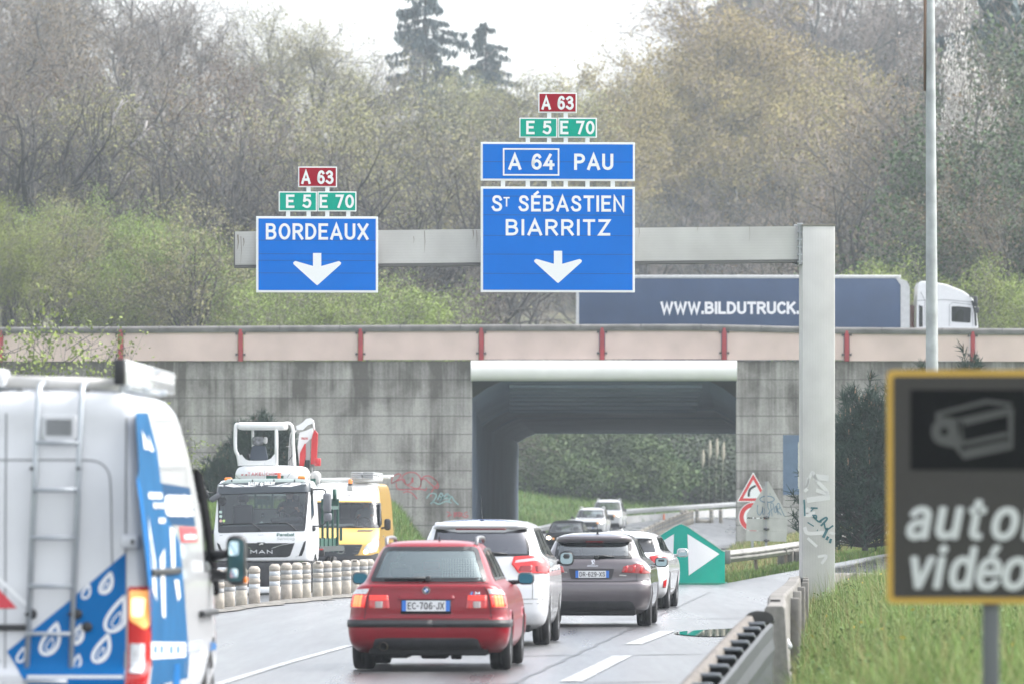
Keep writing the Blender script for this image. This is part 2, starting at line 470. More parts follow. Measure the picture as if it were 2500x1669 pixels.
class Shape:
    """x across, y away from the near end (y=0), z up. table rows: z, half width, near end y, far end y"""
    def __init__(s, table, bow=0.07, rc=0.18, rcf=0.25, bowf=0.15):
        t = np.array(table, float); s.zs = t[:, 0]
        s.w = pchip(t[:, 0], t[:, 1]); s.yn = pchip(t[:, 0], t[:, 2]); s.yf = pchip(t[:, 0], t[:, 3])
        s.bow, s.rc, s.rcf, s.bowf = bow, rc, rcf, bowf
    def _near(s, x, z):
        w = s.w(z); rc = min(s.rc, w * 0.6); a = min(abs(x), w * 0.9999)
        y = s.yn(z) + s.bow * (a / w) ** 2
        if a > w - rc:
            q = (a - (w - rc)) / rc; y += rc * (1 - math.sqrt(max(0, 1 - q * q)))
        return y
    def _off(s, f, a, b, off):
        p = f(a, b); e = 0.004
        n = (f(a + e, b) - f(a - e, b)).cross(f(a, b + e) - f(a, b - e))
        if n.length < 1e-12: return p
        n.normalize()
        c = Vector((0, (s.yn(p.z) + s.yf(p.z)) / 2, p.z))
        if n.dot(p - c) < 0: n = -n
        return p + n * off
    def near(s, x, z, off=0.0):
        f = lambda a, b: Vector((a, s._near(a, b), b))
        return f(x, z) if off == 0 else s._off(f, x, z, off)
    def far(s, x, z, off=0.0):
        def f(a, b):
            w = s.w(b); return Vector((a, s.yf(b) - s.bowf * (a / w) ** 2, b))
        return f(x, z) if off == 0 else s._off(f, x, z, off)
    def side(s, sg):
        def f0(y, z): return Vector((sg * s.w(z), y, z))
        def f(y, z, off=0.0):
            return f0(y, z) + Vector((sg * off, 0, 0))
        return f
    def wrap(s, sg):
        """t runs round the near corner: below -rc it lies on the near end, then round the corner and along the side"""
        def f0(t, z):
            w = s.w(z); rc = min(s.rc, w * 0.6); base = s.yn(z) + s.bow
            if t < -rc: return Vector((sg * (w + t), s._near(w + t, z), z))
            a = (t + rc) / rc
            if a < math.pi / 2:
                x = w - rc + rc * math.sin(a); return Vector((sg * x, s.yn(z) + s.bow * (x / w) ** 2 + rc * (1 - math.cos(a)), z))
            return Vector((sg * w, base + rc + (t - (-rc + rc * math.pi / 2)), z))
        return lambda t, z, off=0.0: f0(t, z) if off == 0 else s._off(f0, t, z, off)
    def ring(s, z):
        w, yn, yf = s.w(z), s.yn(z), s.yf(z)
        rc = min(s.rc, w * 0.6, (yf - yn) * 0.3); rf = min(s.rcf, w * 0.6, (yf - yn) * 0.3)
        half = []
        for u in np.linspace(0, 1, 13)[:-1]:
            x = (w - rc) * u; half.append((x, yn + s.bow * (x / w) ** 2, 'n'))
        for a in np.linspace(0, math.pi / 2, 8):
            x = w - rc + rc * math.sin(a); half.append((x, yn + s.bow * (x / w) ** 2 + rc * (1 - math.cos(a)), 'c'))
        y0 = yn + s.bow + rc; y1 = yf - s.bowf - rf
        for u in np.linspace(0, 1, 42)[1:-1]: half.append((w, y0 + (y1 - y0) * u, 's'))
        for a in np.linspace(math.pi / 2, 0, 6):
            x = w - rf + rf * math.sin(a); half.append((x, yf - s.bowf * (x / w) ** 2 - rf * (1 - math.cos(a)), 'f'))
        for u in np.linspace(1, 0, 8)[1:]:
            x = (w - rf) * u; half.append((x, yf - s.bowf * (x / w) ** 2, 'f'))
        return half + [(-x, y, k) for x, y, k in half[-2:0:-1]]
    def body(s, name, m, parent, near_holes=(), side_holes=(), far_holes=(), arches=(), zstep=0.035, mat2=None, split=None):
        zz = []
        for a, b in zip(s.zs[:-1], s.zs[1:]):
            k = max(1, int(math.ceil((b - a) / zstep))); zz += list(np.linspace(a, b, k + 1)[:-1])
        zz.append(s.zs[-1])
        rings = [s.ring(z) for z in zz]; n = len(rings[0])
        V = []
        for z, rg in zip(zz, rings):
            for x, y, k in rg:
                q = z
                if k in 'sc' and abs(x) > 0.8 * s.w(z):
                    for yw, zc, ra in arches:
                        if abs(y - yw) < ra: q = max(q, zc + math.sqrt(ra * ra - (y - yw) ** 2))
                V.append((x, y, q))
        Fs = []; mi = []
        for i in range(len(zz) - 1):
            zc = (zz[i] + zz[i + 1]) / 2
            for k in range(n):
                k2 = (k + 1) % n; a, b, c, d = i * n + k, i * n + k2, (i + 1) * n + k2, (i + 1) * n + k
                cx = (V[a][0] + V[b][0] + V[c][0] + V[d][0]) / 4; cy = (V[a][1] + V[b][1] + V[c][1] + V[d][1]) / 4
                kk = rings[i][k][2]
                sd = kk
                if sd in 'nc' and any(inside(h, cx, zc) for h in near_holes) and cy < 0.45 * (s.yn(zc) + s.yf(zc)): continue
                if sd in 'sc' and any(inside(h, cy, zc) for h in side_holes) and abs(cx) > 0.75 * s.w(zc): continue
                if sd == 'f' and any(inside(h, cx, zc) for h in far_holes): continue
                Fs.append((a, b, c, d)); mi.append(0 if split is None else split(cx, cy, zc))
        Fs.append(tuple((len(zz) - 1) * n + k for k in range(n))); mi.append(0)
        Fs.append(tuple(range(n - 1, -1, -1))); mi.append(0)
        mb = MB(); mb.v = V
        mb.f = Fs; mb.m = mi; mb.s = [True] * (len(Fs) - 2) + [True, False]
        return mb.build(name, [m] if mat2 is None else [m, mat2], parent)

def patch(mb, f, poly, off=0.006, mat=0, skirt=0.012, step=0.04):
    """a panel with outline poly lying on the surface f, proud of it by off"""
    bs = sorted(set(round(b, 5) for a, b in poly)); rows = []
    zz = []
    for p, q in zip(bs[:-1], bs[1:]):
        k = max(1, int(math.ceil((q - p) / step))); zz += list(np.linspace(p, q, k + 1)[:-1])
    zz.append(bs[-1]); e = 1e-6
    spans = []
    for i, z in enumerate(zz):
        zc = min(max(z, bs[0] + e), bs[-1] - e); xs = []
        m = len(poly)
        for j in range(m):
            (x1, y1), (x2, y2) = poly[j], poly[(j + 1) % m]
            if (y1 <= zc < y2) or (y2 <= zc < y1): xs.append(x1 + (zc - y1) / (y2 - y1) * (x2 - x1))
        spans.append((min(xs), max(xs)) if xs else None)
    spans = [(z, sp) for z, sp in zip(zz, spans) if sp]
    wmax = max(b - a for z, (a, b) in spans); k = max(3, int(math.ceil(wmax / step)))
    rows = []
    for z, (a, b) in spans:
        r = [f(a, z, -skirt)] if skirt else []
        r += [f(a + (b - a) * u, z, off) for u in np.linspace(0, 1, k + 1)]
        if skirt: r.append(f(b, z, -skirt))
        rows.append(r)
    if skirt:
        n = len(rows[0])
        z, (a, b) = spans[0]; us = [0] + list(np.linspace(0, 1, k + 1)) + [1]
        rows.insert(0, [f(a + (b - a) * u, z, -skirt) for u in us])
        z, (a, b) = spans[-1]
        rows.append([f(a + (b - a) * u, z, -skirt) for u in us])
    mb.grid(rows, mat, True)
def band(mb, f, outer, d, off=0.008, mat=0):
    """a frame d wide inside an outline on the surface f"""
    def dense(p):
        out = []
        for i in range(len(p)):
            a, b = np.array(p[i], float), np.array(p[(i + 1) % len(p)], float); k = max(1, int(np.linalg.norm(b - a) / 0.08))
            out += [tuple(a + (b - a) * j / k) for j in range(k)]
        return out
    o = dense(outer); i_ = inset(o, d); n = len(o)
    vs = [f(a, b, -0.012) for a, b in o] + [f(a, b, off) for a, b in o] + [f(a, b, off) for a, b in i_] + [f(a, b, -0.012) for a, b in i_]
    fs = []
    for L in range(3):
        for k in range(n):
            k2 = (k + 1) % n; fs.append((L * n + k, L * n + k2, (L + 1) * n + k2, (L + 1) * n + k))
    mb.add(vs, fs, mat, False)
def window(s, parent, name, f, outer, d, glass, off=0.007, frit=None, step=0.06):
    g = MB(); patch(g, f, inset(outer, d * 0.5), off=0.003, skirt=0, step=step); go = g.build(name, glass, parent)
    b = MB(); band(b, f, outer, d, off); b.build("window_frame", frit or FRIT, go)
    return go
def mirrorpts(poly): return [(-a, b) for a, b in poly]

def make_wheel(parent, x, y, r, w, sg, spokes=5, rim=None, rimr=0.66):
    """a road wheel whose outer face looks to sg*x"""
    e = bpy.data.objects.new("wheel", None); C.objects.link(e); e.parent = parent
    e.location = (x, y, r); e.empty_display_size = 0.1
    M = Matrix.Rotation(R(90), 4, 'Y') if sg > 0 else Matrix.Rotation(R(-90), 4, 'Y')
    h = w / 2; t = MB(); ri = r * rimr
    t.lathe([(ri, -h * 0.8), (r * 0.86, -h), (r * 0.96, -h * 0.9), (r, -h * 0.6), (r, -h * 0.22), (r * .985, -h * 0.2), (r * .985, -h * .14), (r, -h * .12), (r, h * .12), (r * .985, h * .14), (r * .985, h * 0.2), (r, h * 0.22), (r, h * 0.6), (r * 0.96, h * 0.9), (r * 0.86, h), (ri, h * 0.8)], 36, 0, M)
    t.build("tyre", RUBBER, e)
    t = MB()
    t.lathe([(ri * 1.0, -h * .8), (ri * .95, h * .1), (ri * .93, h * .5), (ri * 1.0, h * 0.84), (ri * .97, h * .86), (ri * .9, h * .5)], 36, 0, M)
    t.lathe([(0.0, h * .55), (r * .12, h * .6), (r * .14, h * .4)], 16, 0, M)
    t.lathe([(0.0, h * .1), (ri * .9, h * .05)], 24, 1, M)
    for k in range(spokes):
        a = 2 * math.pi * k / spokes
        for q in (-0.12, 0.12):
            t.tube([M @ Vector((math.cos(a) * r * .1, math.sin(a) * r * .1, h * .5)), M @ Vector((math.cos(a + q) * ri * .93, math.sin(a + q) * ri * .93, h * .62))], [r * .055, r * .05], 6, 0)
    t.build("rim", [rim or RIM, UNDER], e)
    return e

def side_mirror(parent, sg, x, y, z, w=0.2, h=0.14, arm=0.08, housing=None, glassm=None, near_glass=True, blob=True):
    """door mirror: housing with its glass on the near (camera) side when near_glass"""
    o = MB()
    o.box((sg * (x + arm + w / 2), y + 0.05, z), (w, 0.12, h), 0, r=min(w, h) * 0.38, seg=4)
    o.tube([(sg * (x - 0.05), y + .07, z - h * .35), (sg * (x + arm + .05), y + .05, z - h * .25)], [0.03, 0.022], 8, 0)
    ho = o.build("mirror", housing or BLACKP, parent)
    if near_glass:
        g = MB(); pts = rpoly([(-w * .42, -h * .38), (w * .42, -h * .38), (w * .42, h * .38), (-w * .42, h * .38)], min(w, h) * .3, 5)
        g.add([Vector((sg * (x + arm + w / 2) + a, y - .022 + .16 * (b + h * .4), z + b)) for a, b in pts], [tuple(range(len(pts)))], 0)
        g.build("mirror_glass", glassm or MIRROR, ho)
    return ho

def seats(parent, w, y, z, n=2, h=0.62, m=None):
    for i in range(n):
        x = (-w + 2 * w * i / (n - 1)) if n > 1 else 0
        o = MB()
        o.box((x, y, z + h / 2), (0.46, 0.12, h), 0, r=0.05)
        o.box((x, y - .01, z + h + 0.14), (0.25, 0.10, 0.17), 0, r=0.045)
        o.tube([(x - .06, y, z + h - .05), (x - .06, y, z + h + .1)], .008, 5, 0); o.tube([(x + .06, y, z + h - .05), (x + .06, y, z + h + .1)], .008, 5, 0)
        o.box((x, y + .27, z + .04), (0.46, 0.5, 0.14), 0, r=0.05)
        o.build("seat", m or SEATM, parent)

def plate(parent, f, a, b, w=0.52, h=0.11, text="", blue=True, holder=True, off=0.01):
    mb = MB()
    if holder: patch(mb, f, [(a - w / 2 - .012, b - h / 2 - .03), (a + w / 2 + .012, b - h / 2 - .03), (a + w / 2 + .012, b + h / 2 + .01), (a - w / 2 - .012, b + h / 2 + .01)], off, 3, 0.004, 0.2)
    def q(x0, x1, z0, z1, m, o): patch(mb, f, [(x0, z0), (x1, z0), (x1, z1), (x0, z1)], o, m, 0, 0.2)
    q(a - w / 2, a + w / 2, b - h / 2, b + h / 2, 0, off + .004)
    if blue:
        q(a - w / 2, a - w / 2 + .045, b - h / 2, b + h / 2, 1, off + .007); q(a + w / 2 - .045, a + w / 2, b - h / 2, b + h / 2, 1, off + .007)
    if text: put_text(mb, f, text, a, b - h * .33, h * .66, w * .76, 2, off + .010, bold=0.005)
    return mb.build("number_plate", [PLATE, PLATEBLUE, PLATETXT, BLACKP], parent)

def common_car(root, S, paint, L, w, near_win, side_wins, far_win, glass_near, glass_side, wheels, wr, ww, nframe=0.05, body_name="body", split=None, mat2=None, underz=(0.2, 0.6), far_glass=None, arch_r=None):
    """body with openings, panes, underbody and wheels"""
    ar = [(yw, wr, (arch_r or wr * 1.12)) for yw in wheels]
    S.body(body_name, paint, root, [inset(near_win, nframe * .6)] if near_win else [], [inset(p, 0.03) for p in side_wins], [inset(far_win, .05)] if far_win else [], ar, split=split, mat2=mat2)
    if near_win: window(S, root, "rear_window", S.near, near_win, nframe, glass_near)
    for sg in (1, -1):
        for p in side_wins:
            window(S, root, "side_window", S.side(sg), p, 0.03, glass_side, step=0.25)
    if far_win: window(S, root, "windscreen", S.far, far_win, 0.05, far_glass or GLASS_LT, step=0.2)
    u = MB(); u.box((0, L / 2, (underz[0] + underz[1]) / 2), (2 * (w - 0.24), L - 0.35, underz[1] - underz[0]), 0, r=0.03)
    u.build("underbody", UNDER, root)
    for yw in wheels:
        for sg in (1, -1): make_wheel(root, sg * (w - ww / 2 - 0.015), yw, wr, ww, sg)
# ================================================================== the place
def zbase(y): return np.interp(y, [0, 215, 260, 290, 318, 350, 386, 450, 520], [0, 0, .1, .3, .65, .95, 1.2, 1.5, 1.8])
RX = ([0, 235, 285, 295, 330, 400, 450, 500, 600], [-3.0, -1.6, 0.2, 0.6, 1.5, 6.3, 15.4, 30, 75])
def xrail(y): return np.interp(y, *RX)
BARX = ([0, 40, 66, 92, 118, 128, 136], [-.4, 1.25, 2.74, 3.92, 5.05, 5.9, 8.2])    # right-hand barrier line, x for y
def barx(y): return np.interp(y, *BARX)
def hgt(x, y):
    x = np.asarray(x, float); y = np.asarray(y, float)
    z = zbase(y) + 0.09 * np.clip(x - 7, -5, 3) * sstep(255, 300, y) * (1 - sstep(430, 470, y))
    z = z - 0.05 * np.clip(-4.6 - x, 0, 6) * (1 - sstep(190, 215, y))
    # the slip road climbs to the right
    z = z + 0.185 * np.clip(x - 5.2, 0, 30) * sstep(126, 150, y) * (1 - sstep(225, 300, y))
    # grass bank on the right in front of the barrier
    d = x - barx(y) - 0.25
    z = z + np.where(d > 0, 0.36 * sstep(0, 1.2, d) + 0.05 * np.clip(d, 0, 6), 0) * (1 - sstep(122, 134, y))
    # bank against the wall left of the underpass
    z = z + 1.9 * sstep(0, 1.9, -2.5 - x) * sstep(203, 222, y) * (1 - sstep(236, 240, y))
    # hillside beyond the bridge, outside the curve of the road
    dl = xrail(y) - 1.2 - x
    hill = 0.24 * np.clip(dl, 0, 12) + 0.48 * np.clip(dl - 12, 0, 52)
    z = z + hill * sstep(286, 296, y)
    dr = x - (xrail(y) + 13.5)
    z = z + (0.3 * np.clip(dr, 0, 40)) * sstep(286, 300, y)
    return z
def gz(x, y): return float(hgt(x, y))

# ---- materials of the ground
def ground_mat(name, cols, scale, rough=0.9, bump=0.6):
    m = bpy.data.materials.new(name); m.use_nodes = True; N = m.node_tree.nodes; L = m.node_tree.links; b = N["Principled BSDF"]
    tc = N.new("ShaderNodeTexCoord"); no = N.new("ShaderNodeTexNoise"); no.inputs["Scale"].default_value = scale; no.inputs["Detail"].default_value = 10; no.inputs["Roughness"].default_value = .65
    L.new(tc.outputs["Object"], no.inputs["Vector"]); cr = N.new("ShaderNodeValToRGB"); L.new(no.outputs["Fac"], cr.inputs[0])
    cr.color_ramp.elements.remove(cr.color_ramp.elements[1])
    for i, (p, c) in enumerate(cols):
        e = cr.color_ramp.elements[0] if i == 0 else cr.color_ramp.elements.new(p)
        e.position = p; e.color = (*c, 1)
    L.new(cr.outputs[0], b.inputs["Base Color"]); b.inputs["Roughness"].default_value = rough; b.inputs["Specular IOR Level"].default_value = .2
    n2 = N.new("ShaderNodeTexNoise"); n2.inputs["Scale"].default_value = scale * 14; n2.inputs["Detail"].default_value = 5; L.new(tc.outputs["Object"], n2.inputs["Vector"])
    bp = N.new("ShaderNodeBump"); bp.inputs["Strength"].default_value = bump; bp.inputs["Distance"].default_value = .05; L.new(n2.outputs["Fac"], bp.inputs["Height"]); L.new(bp.outputs[0], b.inputs["Normal"])
    return m
SOIL = ground_mat("turf_and_leaf_litter", [(.3, (.035, .05, .018)), (.45, (.07, .12, .03)), (.58, (.10, .16, .045)), (.72, (.13, .12, .06))], .35)
LITTER = ground_mat("woodland_floor", [(.3, (.05, .05, .04)), (.5, (.11, .10, .075)), (.7, (.12, .14, .07))], .2)

def road_mat():
    m = bpy.data.materials.new("wet_asphalt"); m.use_nodes = True; N = m.node_tree.nodes; L = m.node_tree.links; b = N["Principled BSDF"]
    tc = N.new("ShaderNodeTexCoord")
    mp = N.new("ShaderNodeMapping"); mp.inputs["Scale"].default_value = (1.0, .035, 1); mp.inputs["Rotation"].default_value = (0, 0, R(3.2)); L.new(tc.outputs["Object"], mp.inputs[0])
    no = N.new("ShaderNodeTexNoise"); no.inputs["Scale"].default_value = .95; no.inputs["Detail"].default_value = 9; no.inputs["Roughness"].default_value = .6; L.new(mp.outputs[0], no.inputs["Vector"])
    gr = N.new("ShaderNodeTexNoise"); gr.inputs["Scale"].default_value = 90; gr.inputs["Detail"].default_value = 3; L.new(tc.outputs["Object"], gr.inputs["Vector"])
    cr = N.new("ShaderNodeValToRGB"); cr.color_ramp.elements[0].position = .3; cr.color_ramp.elements[0].color = (.022, .023, .025, 1); cr.color_ramp.elements[1].position = .70; cr.color_ramp.elements[1].color = (.10, .10, .102, 1); L.new(no.outputs["Fac"], cr.inputs[0])
    mx = N.new("ShaderNodeMix"); mx.data_type = 'RGBA'; mx.blend_type = 'OVERLAY'; mx.inputs[0].default_value = .5; L.new(cr.outputs[0], mx.inputs[6]); L.new(gr.outputs["Fac"], mx.inputs[7]); L.new(mx.outputs[2], b.inputs["Base Color"])
    mr = N.new("ShaderNodeMapRange"); mr.inputs[1].default_value = .35; mr.inputs[2].default_value = .68; mr.inputs[3].default_value = .22; mr.inputs[4].default_value = .52; L.new(no.outputs["Fac"], mr.inputs[0]); L.new(mr.outputs[0], b.inputs["Roughness"])
    b.inputs["Specular IOR Level"].default_value = .8; b.inputs["Coat Weight"].default_value = .4; b.inputs["Coat Roughness"].default_value = .24
    bp = N.new("ShaderNodeBump"); bp.inputs["Strength"].default_value = .25; bp.inputs["Distance"].default_value = .006; L.new(gr.outputs["Fac"], bp.inputs["Height"]); L.new(bp.outputs[0], b.inputs["Normal"])
    return m
ROAD = road_mat()

# ---- ground, road, markings
xs = np.unique(np.concatenate([np.arange(-150, -14, 4.0), np.arange(-14, 16, .4), np.arange(16, 150.1, 4.0)]))
ys = np.unique(np.concatenate([np.arange(8, 130, 2.0), np.arange(130, 300, 1.5), np.arange(300, 720, 5.0)]))
X, Y = np.meshgrid(xs, ys)
def is_road(x, y):
    left = np.where(y < 203, -12.0, np.interp(y, [203, 215, 234, 285, 600], [-12, -2.6, -1.5, .1, 75])) 
    left = np.where(y > 286, xrail(y) - .9, left)
    right = np.where(y < 128, barx(y) + .1, 40.0)
    right = np.where((y >= 166) & (y < 286), np.interp(y, [166, 185, 200, 218, 235, 286], [5.2, 5.6, 6.2, 7.0, 7.9, 10.4]), right)
    right = np.where(y >= 286, xrail(y) + 12.5, right)
    return (x > left) & (x < right)
rm = is_road(X, Y)
H = hgt(X, Y)
ny, nx = X.shape
idx = np.arange(ny * nx).reshape(ny, nx)
quad = np.stack([idx[:-1, :-1], idx[:-1, 1:], idx[1:, 1:], idx[1:, :-1]], -1).reshape(-1, 4)
# sink the earth well below the asphalt where the road runs
er = rm.copy()
er[1:-1, 1:-1] = rm[1:-1, 1:-1] & rm[:-2, 1:-1] & rm[2:, 1:-1] & rm[1:-1, :-2] & rm[1:-1, 2:]
Hg = np.where(er, H - .25, H)
cx = X[:-1, :-1].ravel(); cy = Y[:-1, :-1].ravel()
wood = ((cy > 290) & (cx < np.interp(cy, *RX) - 12)).astype(int)
g = raw("ground", np.stack([X, Y, Hg], -1).reshape(-1, 3), quad, [SOIL, LITTER], wood, True); tag(g, kind="structure")
rq = rm[:-1, :-1] & rm[:-1, 1:] & rm[1:, 1:] & rm[1:, :-1]
rv = np.stack([X, Y, H + .012], -1).reshape(-1, 3)
road = raw("road", rv, quad[rq.ravel()], ROAD, None, True); tag(road, kind="structure")

def paint_mat():
    m = bpy.data.materials.new("worn_road_paint"); m.use_nodes = True; N = m.node_tree.nodes; L = m.node_tree.links; b = N["Principled BSDF"]
    tc = N.new("ShaderNodeTexCoord"); no = N.new("ShaderNodeTexNoise"); no.inputs["Scale"].default_value = 7; no.inputs["Detail"].default_value = 8; no.inputs["Roughness"].default_value = .7; L.new(tc.outputs["Object"], no.inputs["Vector"])
    cr = N.new("ShaderNodeValToRGB"); cr.color_ramp.elements[0].position = .40; cr.color_ramp.elements[0].color = (.07, .07, .072, 1); cr.color_ramp.elements[1].position = .56; cr.color_ramp.elements[1].color = (.50, .51, .51, 1); L.new(no.outputs["Fac"], cr.inputs[0])
    L.new(cr.outputs[0], b.inputs["Base Color"]); b.inputs["Roughness"].default_value = .4
    return m
MARK = paint_mat()
mk = MB()
def mark_line(pts, w=.18):
    L_ = []
    for (x0, y0), (x1, y1) in zip(pts[:-1], pts[1:]):
        n = max(1, int(abs(y1 - y0) / 3))
        for i in range(n): L_.append((x0 + (x1 - x0) * i / n, y0 + (y1 - y0) * i / n))
    L_.append(pts[-1])
    rows = [[Vector((x - w / 2, y, gz(x - w / 2, y) + .02)), Vector((x + w / 2, y, gz(x + w / 2, y) + .02))] for x, y in L_]
    mk.grid(rows, 0, False)
def gp(dx, dy):
    """the flat road point seen at a place of the photograph"""
    D = CAMZ / ((dy - 1185) * K); return (PX(dx, D), D)
mark_line([gp(500, 1572), gp(660, 1522), gp(806, 1481)], .12)
mark_line([gp(1310, 1566), gp(1428, 1506)], .24)
mark_line([gp(1452, 1480), gp(1532, 1449)], .24)
mark_line([gp(1150, 1640), gp(1215, 1606)], .24)
for y in np.arange(300, 420, 9):
    x = float(xrail(y)) + 1.3; mark_line([(x, y), (float(xrail(y + 4)) + 1.3, y + 4)], .16)
mk_o = mk.build("road_marking", MARK); tag(mk_o, kind="structure")

# tarred joints in the asphalt
sj = MB()
def joint(pts, w):
    rows = []
    for i, (x, y) in enumerate(pts): jx = .025 * math.sin(i * 2.1); rows.append([Vector((x - w / 2 + jx, y, gz(x, y) + .016)), Vector((x + w / 2 + jx, y, gz(x, y) + .016))])
    sj.grid(rows, 0, False)
for xo in (-.35, 3.1): joint([(xo + .055 * (y - 60), y) for y in np.arange(44, 150, 1.5)], .05)
for y0 in (66, 79.5, 108): joint([(-2.2 + .055 * (y0 - 60) + 1.2 * t, y0 + .5 * t + .12 * math.sin(5 * t)) for t in np.linspace(0, 3, 14)], .3)
tag(sj.build("road_joint", mat("tar_joint", (.025, .025, .027), .35)), kind="structure")
# puddle by the barrier
WATER = mat("puddle_water", (.02, .025, .025), .01, spec=.6)
pu = MB(); a0 = gp(1640, 1455); 
pts = [(1546, 1455), (1578, 1449.5), (1640, 1446), (1700, 1443.5), (1722, 1447), (1694, 1456), (1652, 1462), (1592, 1461)]
pg = [gp(x, y) for x, y in curve_pts(pts, 5, True)]
pu.add([Vector((x, y, gz(x, y) + .026)) for x, y in pg], [tuple(range(len(pg)))], 0)
tag(pu.build("puddle", WATER), kind="structure")

# gravel strip under the bollards
GRAV = ground_mat("gravel", [(.3, (.10, .095, .085)), (.5, (.22, .21, .19)), (.7, (.35, .33, .30))], 6.0)
BOLL_ROW = [(500.9, 1397.6), (525.8, 1393.9), (553.8, 1391.4), (583.4, 1388.3), (630.2, 1381.4), (656.7, 1378.9), (681.6, 1377.7), (701.8, 1376.4), (728.4, 1373.3),
            (750.2, 1371.7), (771, 1369.6), (793.1, 1367.4), (812.5, 1365.5), (832.7, 1364), (846.7, 1362.7)]
bgp = gp
def row_x(y): return np.interp(y, [115, 121, 145, 212, 300, 362, 400], [-6.0, -5.45, -3.17, 1.1, 5.9, 9.9, 12.8])
gv = MB(); rows = []
for y in np.arange(112, 262, 2.0):
    x = float(row_x(y)); jw = .42 + .12 * math.sin(y * 1.7) + .08 * math.sin(y * 4.1)
    rows.append([Vector((x + jw * u, y, gz(x + jw * u, y) + .03 + .035 * (1 - u * u))) for u in (-1, -.5, 0, .5, 1)])
gv.grid(rows, 0, True)
tag(gv.build("gravel_strip", GRAV), kind="structure")
